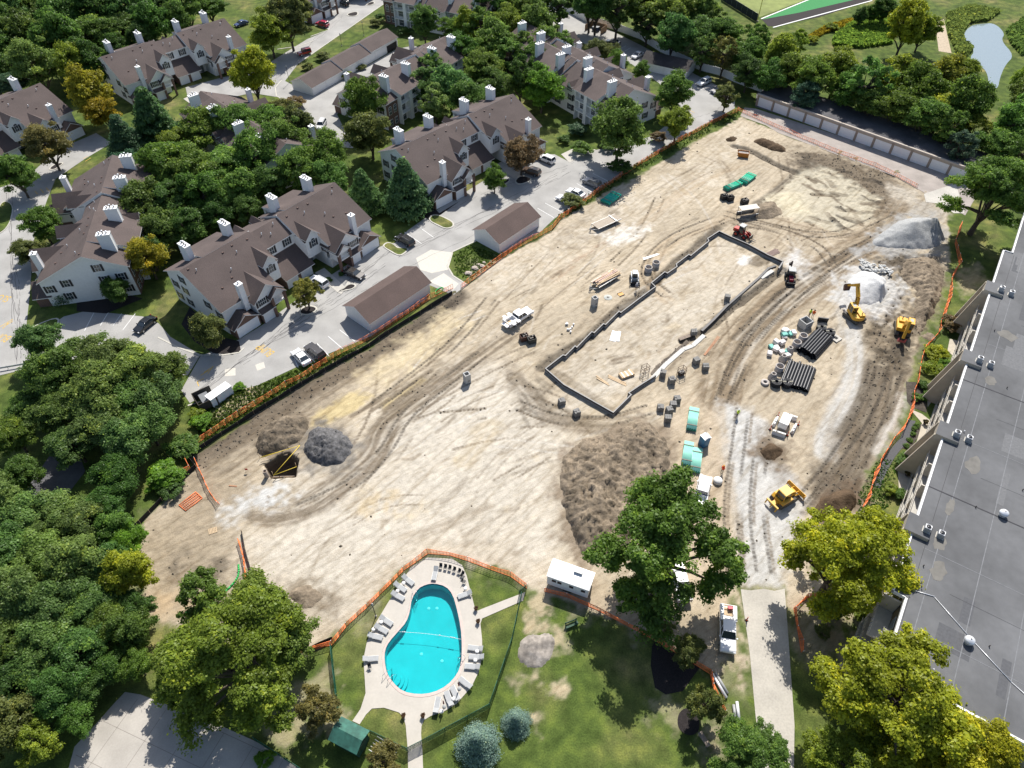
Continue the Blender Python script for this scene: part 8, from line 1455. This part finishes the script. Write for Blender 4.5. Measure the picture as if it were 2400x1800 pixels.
box_at('machine', 'small red machine showing through the big oak crown', 'machine', 1524, 1373, 30, (1.6, 1.2, 1.4), red, 'body'); T = [o for o in COL.objects if o.name == 'machine'][0]; b = MB(); b.box((-.5, -.4, 1.4), (.5, .4, 1.9)); b.build('cab', [mglass], T)
T = thing('white_tank', 'white rounded bulk bag beside the haul road edge', 'bulk bag', b9(1775, 845), .3); b = MB(); b.lathe([(.01, .75), (.55, .7), (.75, .4), (.7, 0)], n=16); b.build('bag', [mat('bag_white', (.7, .69, .66), .8)], T)
# bagged goods left of the manholes
wrap = mat('white_wrap', (.66, .62, .60), .6, var=.2, scale=3, var2=.2, s2=1.5); tealw = mat('teal_wrap', (.12, .38, .33), .6); rr = random.Random(12)
for k in range(16):
    x, y = (rr.uniform(130, 255), rr.uniform(1180, 1265)) if k < 7 else (rr.uniform(5, 165), rr.uniform(1310, 1430)); T = thing('wrapped_pallet', 'white and teal wrapped bundle in the heap left of the manhole row', 'wrapped goods', c4(x, y), rr.uniform(0, 3), 'wrapped bundles'); h = rr.uniform(.5, 1.0); b = MB(); b.box((-.55, -.45, .1), (.55, .45, h)); o = bevel(b.build('load', [wrap if k % 4 else tealw], T), .12); b = MB(); b.box((-.5, -.4, 0), (.5, .4, .1)); b.build('pallet', [palletw], T)
# excavation shoring and tape
ytape = mat('yellow_tape', (.62, .46, .05), .6)
T = thing('barrier_tape', 'yellow tape strung across the square excavation', 'tape', G(655, 1085)); O2 = T.location.copy(); b = MB()
for p, q in ((a9(35, 640, .9), a9(380, 530, 1.0)), (a9(380, 530, 1.0), a9(150, 790, .9)), (a9(150, 790, .9), a9(350, 715, .9)), (a9(45, 630, .7), a9(290, 560, .7))): b.tube(p-O2, q-O2, .06, 4)
b.build('tape', [ytape], T)
for q in (a9(35, 640), a9(380, 530), a9(150, 790), a9(350, 715)): b = MB(); b.tube(q-O2, q-O2+Vector((0, 0, 1.05)), .04, 5); b.build('stake', [woodm], T)
T = thing('shoring_panel', 'pale shoring board standing inside the square excavation', 'shoring panel', a9(240, 800, -.3), radians(2)); b = MB(); b.box((-1.7, -.05, -2), (1.7, .05, .1)); b.build('board', [palletw], T); b = MB(); b.box((-1.7, -.12, -.1), (1.7, -.055, .05)); b.build('waler', [woodm], T)
T = thing('standpipe', 'short concrete standpipe at the edge of the square excavation', 'pipe', a9(95, 800)); b = MB(); b.lathe([(.35, 0), (.35, 1.5), (.25, 1.5), (.25, .3)], n=16); b.build('shell', [mat('standpipe_concrete', (.33, .27, .22), .9)], T)
for k, (q, lab, s) in enumerate(((z9(1840, 1270), 'wooden pallet on the dirt left of the lime patch', 1.2),)):
    T = thing('wood_pallet', lab, 'pallet', q, .4); 
    for i in range(6): b = MB(); b.box((-.6+i*.21, -.5, .1), (-.46+i*.21, .5, .13)); b.build('slat', [woodm], T)
    b = MB()
    for y in (-.45, 0, .4): b.box((-.6, y, 0), (.6, y+.08, .1))
    b.build('bearer', [woodm], T)
T = thing('net_panel', 'orange net panel lying flat on the dirt beside the short fence', 'net', z9(1645, 1020), 0); b = MB(); cs = [z9(*q, .12)-T.location for q in ((1690, 932), (1748, 985), (1605, 1095), (1545, 1045))]
for k in range(4): b.tube(cs[k], cs[(k+1) % 4], .06, 5)
for k in range(1, 4): f_ = k/4; b.tube(cs[0].lerp(cs[1], f_), cs[3].lerp(cs[2], f_), .045, 4)
for k in range(1, 12): f_ = k/12; b.tube(cs[0].lerp(cs[3], f_), cs[1].lerp(cs[2], f_), .025, 4)
b.build('net', [orange], T)
T = thing('survey_flag', 'small red flag in the dirt above the lime patch', 'flag', z9(2125, 760)); b = MB(); b.tube((0, 0, 0), (0, 0, .9), .015, 5); b.build('stake', [steel], T); b = MB(); b.box((0, -.01, .5), (.45, .01, .9)); b.build('flag', [red], T)
# lumber and sheets
def boards(lab, p, q, n, w_, m, cat='lumber', z=.03, name='lumber', spread=.3):
    L_ = (q-p).length; T = thing(name, lab, cat, p.lerp(q, .5), atan2((q-p).y, (q-p).x)); rr = random.Random(int(L_*100))
    for k in range(n): b = MB(); y = (k-(n-1)/2)*(w_+.05); b.box((-L_/2, -w_/2, 0), (L_/2, w_/2, .06)); o = b.build('board', [m], T); o.location = (rr.uniform(-spread, spread), y, z); o.rotation_euler = (0, 0, rr.uniform(-.04, .04))
boards('left long boards on the ground inside the near foundation corner', b4(728, 1598), b4(835, 1665), 2, .25, woodm); boards('right long boards on the ground inside the near foundation corner', b4(830, 1592), b4(985, 1665), 3, .22, woodm); boards('white insulation sheets on the pad inside the foundation', b4(885, 1285), b4(905, 1200), 3, .55, mat('white_sheet', (.75, .76, .78), .6), 'sheets'); boards('white pipes on the dirt above the two concrete rings', b4(1140, 578), b4(1268, 538), 3, .16, white, 'pipes'); boards('rusty long timber outside the unfinished trench', b4(1660, 1410), b4(1790, 1250), 2, .2, mat('rusty_board', (.35, .18, .10), .8), spread=.1); boards('pale boards beside the trench end', b4(1445, 1275), b4(1545, 1235), 3, .2, palletw); boards('grey slab boards on the haul road edge above the white rubble', c4(790, 580), c4(860, 625), 3, .3, greyp)
boards('form lumber frame beside the foundation end', c4(0, 545), c4(90, 505), 5, .25, mat('purple_brown_board', (.20, .14, .12), .8)); boards('loose plank in the dirt near the red flag', z9(1978, 880), z9(2048, 885), 1, .2, mat('rusty_board', (.35, .18, .10), .8))
T = box_at('form_stack', 'pale stack of strapped form boards inside the near foundation corner', 'form stack', 1468, 880, 25, (2.6, 1.3, .5), woodm, 'stack'); b = MB()
for x in (-.8, 0, .8): b.box((x-.05, -.67, .5), (x+.05, .67, .53))
b.build('strap', [white], T)
T = box_at('form_tray', 'orange plywood tray on the dirt by the drain ring', 'tray', 1455, 690, 30, (1.1, .9, .08), mat('orange_ply', (.60, .33, .10), .7), 'tray'); b = MB(); b.box((-.6, -.5, 0), (.6, -.45, .18)); b.box((-.6, .45, 0), (.6, .5, .18)); b.build('rim', [palletw], T)
rr = random.Random(31)
for k in range(2):
    T = thing('scaffold_frame', ('scaffold frame standing beside the form stack', 'scaffold frame with dark load outside the trench')[k], 'scaffold', (b4(1145, 1565), b4(1460, 1580))[k], .5); b = MB()
    for sx in (-.6, .6):
        for sy in (-.45, .45): b.tube((sx, sy, 0), (sx, sy, 1.9), .05, 5)
    for z in (.5, 1.2, 1.85):
        for sx in (-.6, .6): b.tube((sx, -.45, z), (sx, .45, z), .04, 5)
        for sy in (-.45, .45): b.tube((-.6, sy, z), (.6, sy, z), .04, 5)
    b.build('frame', [mat('rust_frame', (.12, .07, .05), .7)], T)
    if k: b = MB(); b.box((-.5, -.35, .1), (.5, .35, .9)); b.build('load', [dkm], T)
for k in range(9): x, y = rr.uniform(465, 565), rr.uniform(1140, 1215); T = thing('bucket', 'white bucket among the scatter below the open pickup', 'bucket', b4(x, y), 0, 'white buckets'); b = MB(); b.lathe([(.01, .02), (.14, .02), (.17, .38), (.15, .38)], n=12); b.build('pail', [white], T); b = MB(); b.lathe([(.01, .39), (.175, .39), (.175, .37)], n=12); b.build('lid', [white], T)
for x, y, lab in ((1575, 1210, ''),): pass
T = box_at('drain_ring', 'round drain cover set in pale grout near the lumber trailer', 'drain cover', 1425, 697, 0, (.1, .1, .02), concrete, 'lid'); b = MB(); b.lathe([(.01, .05), (.8, .05), (.85, .02)], n=20); b.build('grout', [mat('pale_grout', (.40, .41, .38), .9)], T); b = MB(); b.lathe([(.01, .06), (.3, .06), (.3, .051)], n=14); b.build('grate', [blkdk], T)
# waste enclosures
encw = mat('enclosure_wood', (.25, .17, .12), .9, var=.2, scale=2); 
def enclosure(lab, p, an, w_, d, wm_, binc, blab, bname='waste_container'):
    T = thing('waste_enclosure', lab, 'enclosure', p, an)
    for a, c in (((-w_/2, d/2-.08), (w_/2, d/2)), ((-w_/2, -d/2), (-w_/2+.08, d/2-.08)), ((w_/2-.08, -d/2), (w_/2, d/2-.08))): b = MB(); b.box((a[0], a[1], 0), (c[0], c[1], 1.9)); b.build('panel', [wm_], T)
    U = thing(bname, blab, 'waste bin', p, an); b = MB(); b.extr([(-1.0, .15), (-1.1, 1.15), (1.1, 1.35), (1.0, .15)], 1, -.7, .7); b.build('bin', [binc], U); b = MB(); b.slab([(-1.15, -.75, 1.2), (1.15, -.75, 1.42), (1.15, .75, 1.42), (-1.15, .75, 1.2)], .05); b.build('lid', [mat('grey_lid', (.16, .17, .18), .5)], U)
enclosure('dark timber waste enclosure outside the lower left fence', z9(1790, 160), radians(128), 3.4, 3.2, mat('dark_boards', (.06, .05, .04), .9, var=.3, scale=3), mat('bin_blue', (.03, .16, .38), .5), 'blue waste container with grey lid inside the dark timber enclosure'); enclosure('brown waste enclosure against the long vinyl fence', G(1396, 72), radians(-35), 6, 4, mat('tan_boards', (.32, .21, .13), .85, var=.1, scale=2), mat('bin_navy', (.02, .04, .09), .5), 'dark waste container inside the brown enclosure')
T = box_at('storage_box', 'white storage container next to the dark timber enclosure', 'container', 519, 934, 52, (4.2, 1.6, 1.9), [siding2], 'body'); b = MB(); b.slab([(-2.15, -.85, 2.0), (2.15, -.85, 2.0), (2.15, .85, 2.0), (-2.15, .85, 2.0)], .1); b.build('roof', [white], T)
# flat block garden
sheet('path', [c9(x, y) and (1800+x/3.687, 900+y/3.687) for x, y in ((1210, 310), (1275, 320), (1215, 480), (1090, 640), (1010, 790), (965, 900), (915, 890), (930, 760), (1030, 600), (1140, 470))], .05, mat('path_asphalt', (.085, .085, .09), .95, var=.15, scale=5))
pat = mat('patio_concrete', (.43, .385, .31), .9, var=.12, scale=2)
for k, pts in enumerate(([(1120, 740), (1235, 760), (1240, 860), (1220, 960), (1180, 950), (1130, 900)], [(1225, 215), (1330, 260), (1420, 330), (1400, 440), (1330, 560), (1240, 600), (1290, 480), (1330, 340)], [(1450, -30), (1500, -20), (1440, 110), (1380, 200), (1370, 110)])): sheet('patio', [(1800+x/3.687, 900+y/3.687) for x, y in pts], .045, pat)
sheet('patio', [(1800+x/3.687, 450+y/3.687) for x, y in ((1570, 1270), (1650, 1290), (1640, 1400), (1600, 1420), (1550, 1370))], .045, pat); sheet('planting_bed', [(1800+x/3.687, 900+y/3.687) for x, y in ((1190, -20), (1380, -10), (1370, 150), (1370, 250), (1240, 200), (1200, 150))], .04, soilmat('garden_soil', (.07, .06, .05))); sheet('planting_bed', [(1800+x/3.687, 900+y/3.687) for x, y in ((1280, 340), (1340, 350), (1290, 470), (1230, 560), (1150, 560), (1230, 450))], .042, soilmat('garden_soil', (.07, .06, .05)))
for x, y, lab in ((1352, 345, 'potted plant on the upper patio of the flat block'), (1195, 790, 'potted plant on the middle patio of the flat block')):
    T = thing('planter', lab, 'planter', c9(x, y, .05)); b = MB(); b.lathe([(.2, 0), (.3, .4), (.25, .4)], n=14); b.build('pot', [mat('pot_brown', (.10, .07, .055), .7)], T); o = bpy.data.objects.new('plant', PROT['shrub', 1][0]); link(o, T); o.scale = (.45, .45, .9); o.location = (0, 0, .15); o.color = (.13, .10, .03, 1)
heap('soil_heap', 'small grey brown earth mound in the garden by the orange fence', [(2160, 790), (2178, 775), (2195, 785), (2190, 798), (2170, 800)], .6, s_br, rough=.2, edge=1.5)
# scattered stones and clods on the dirt, one cover object
R = np.random.default_rng(5); n = 8000; q = np.column_stack([R.uniform(X0, X1, n*6), R.uniform(Y0, Y1, n*6)]); gi = ((q[:, 1]-Y0)/ST).round().astype(int).clip(0, NY-1)*NX+((q[:, 0]-X0)/ST).round().astype(int).clip(0, NX-1)
dens = np.where(TC[gi].mean(1) < .15, 1.0, .01)*(TA[gi] > .8); keep = R.uniform(0, 1, len(q)) < dens; q = q[keep][:n]; gi = gi[keep][:n]; b = MB(); rr = random.Random(6)
for (x, y), g_ in zip(q, gi):
    s = rr.uniform(.08, .34); z = TZ[g_]; v = [Vector((x+s*rr.uniform(.6, 1.2)*cos(k*1.57+x), y+s*rr.uniform(.6, 1.2)*sin(k*1.57+x), z-.03)) for k in range(4)]; tpt = Vector((x+rr.uniform(-.05, .05), y, z+s*rr.uniform(.5, .9)))
    for k in range(4): b.face([v[k], v[(k+1) % 4], tpt])
o = b.build('clods', [mat('clod', (.13, .108, .08), .95, var=.4, scale=1)]); tag(o, 'scattered clods and stones on the bare dirt', 'stones', kind='stuff')
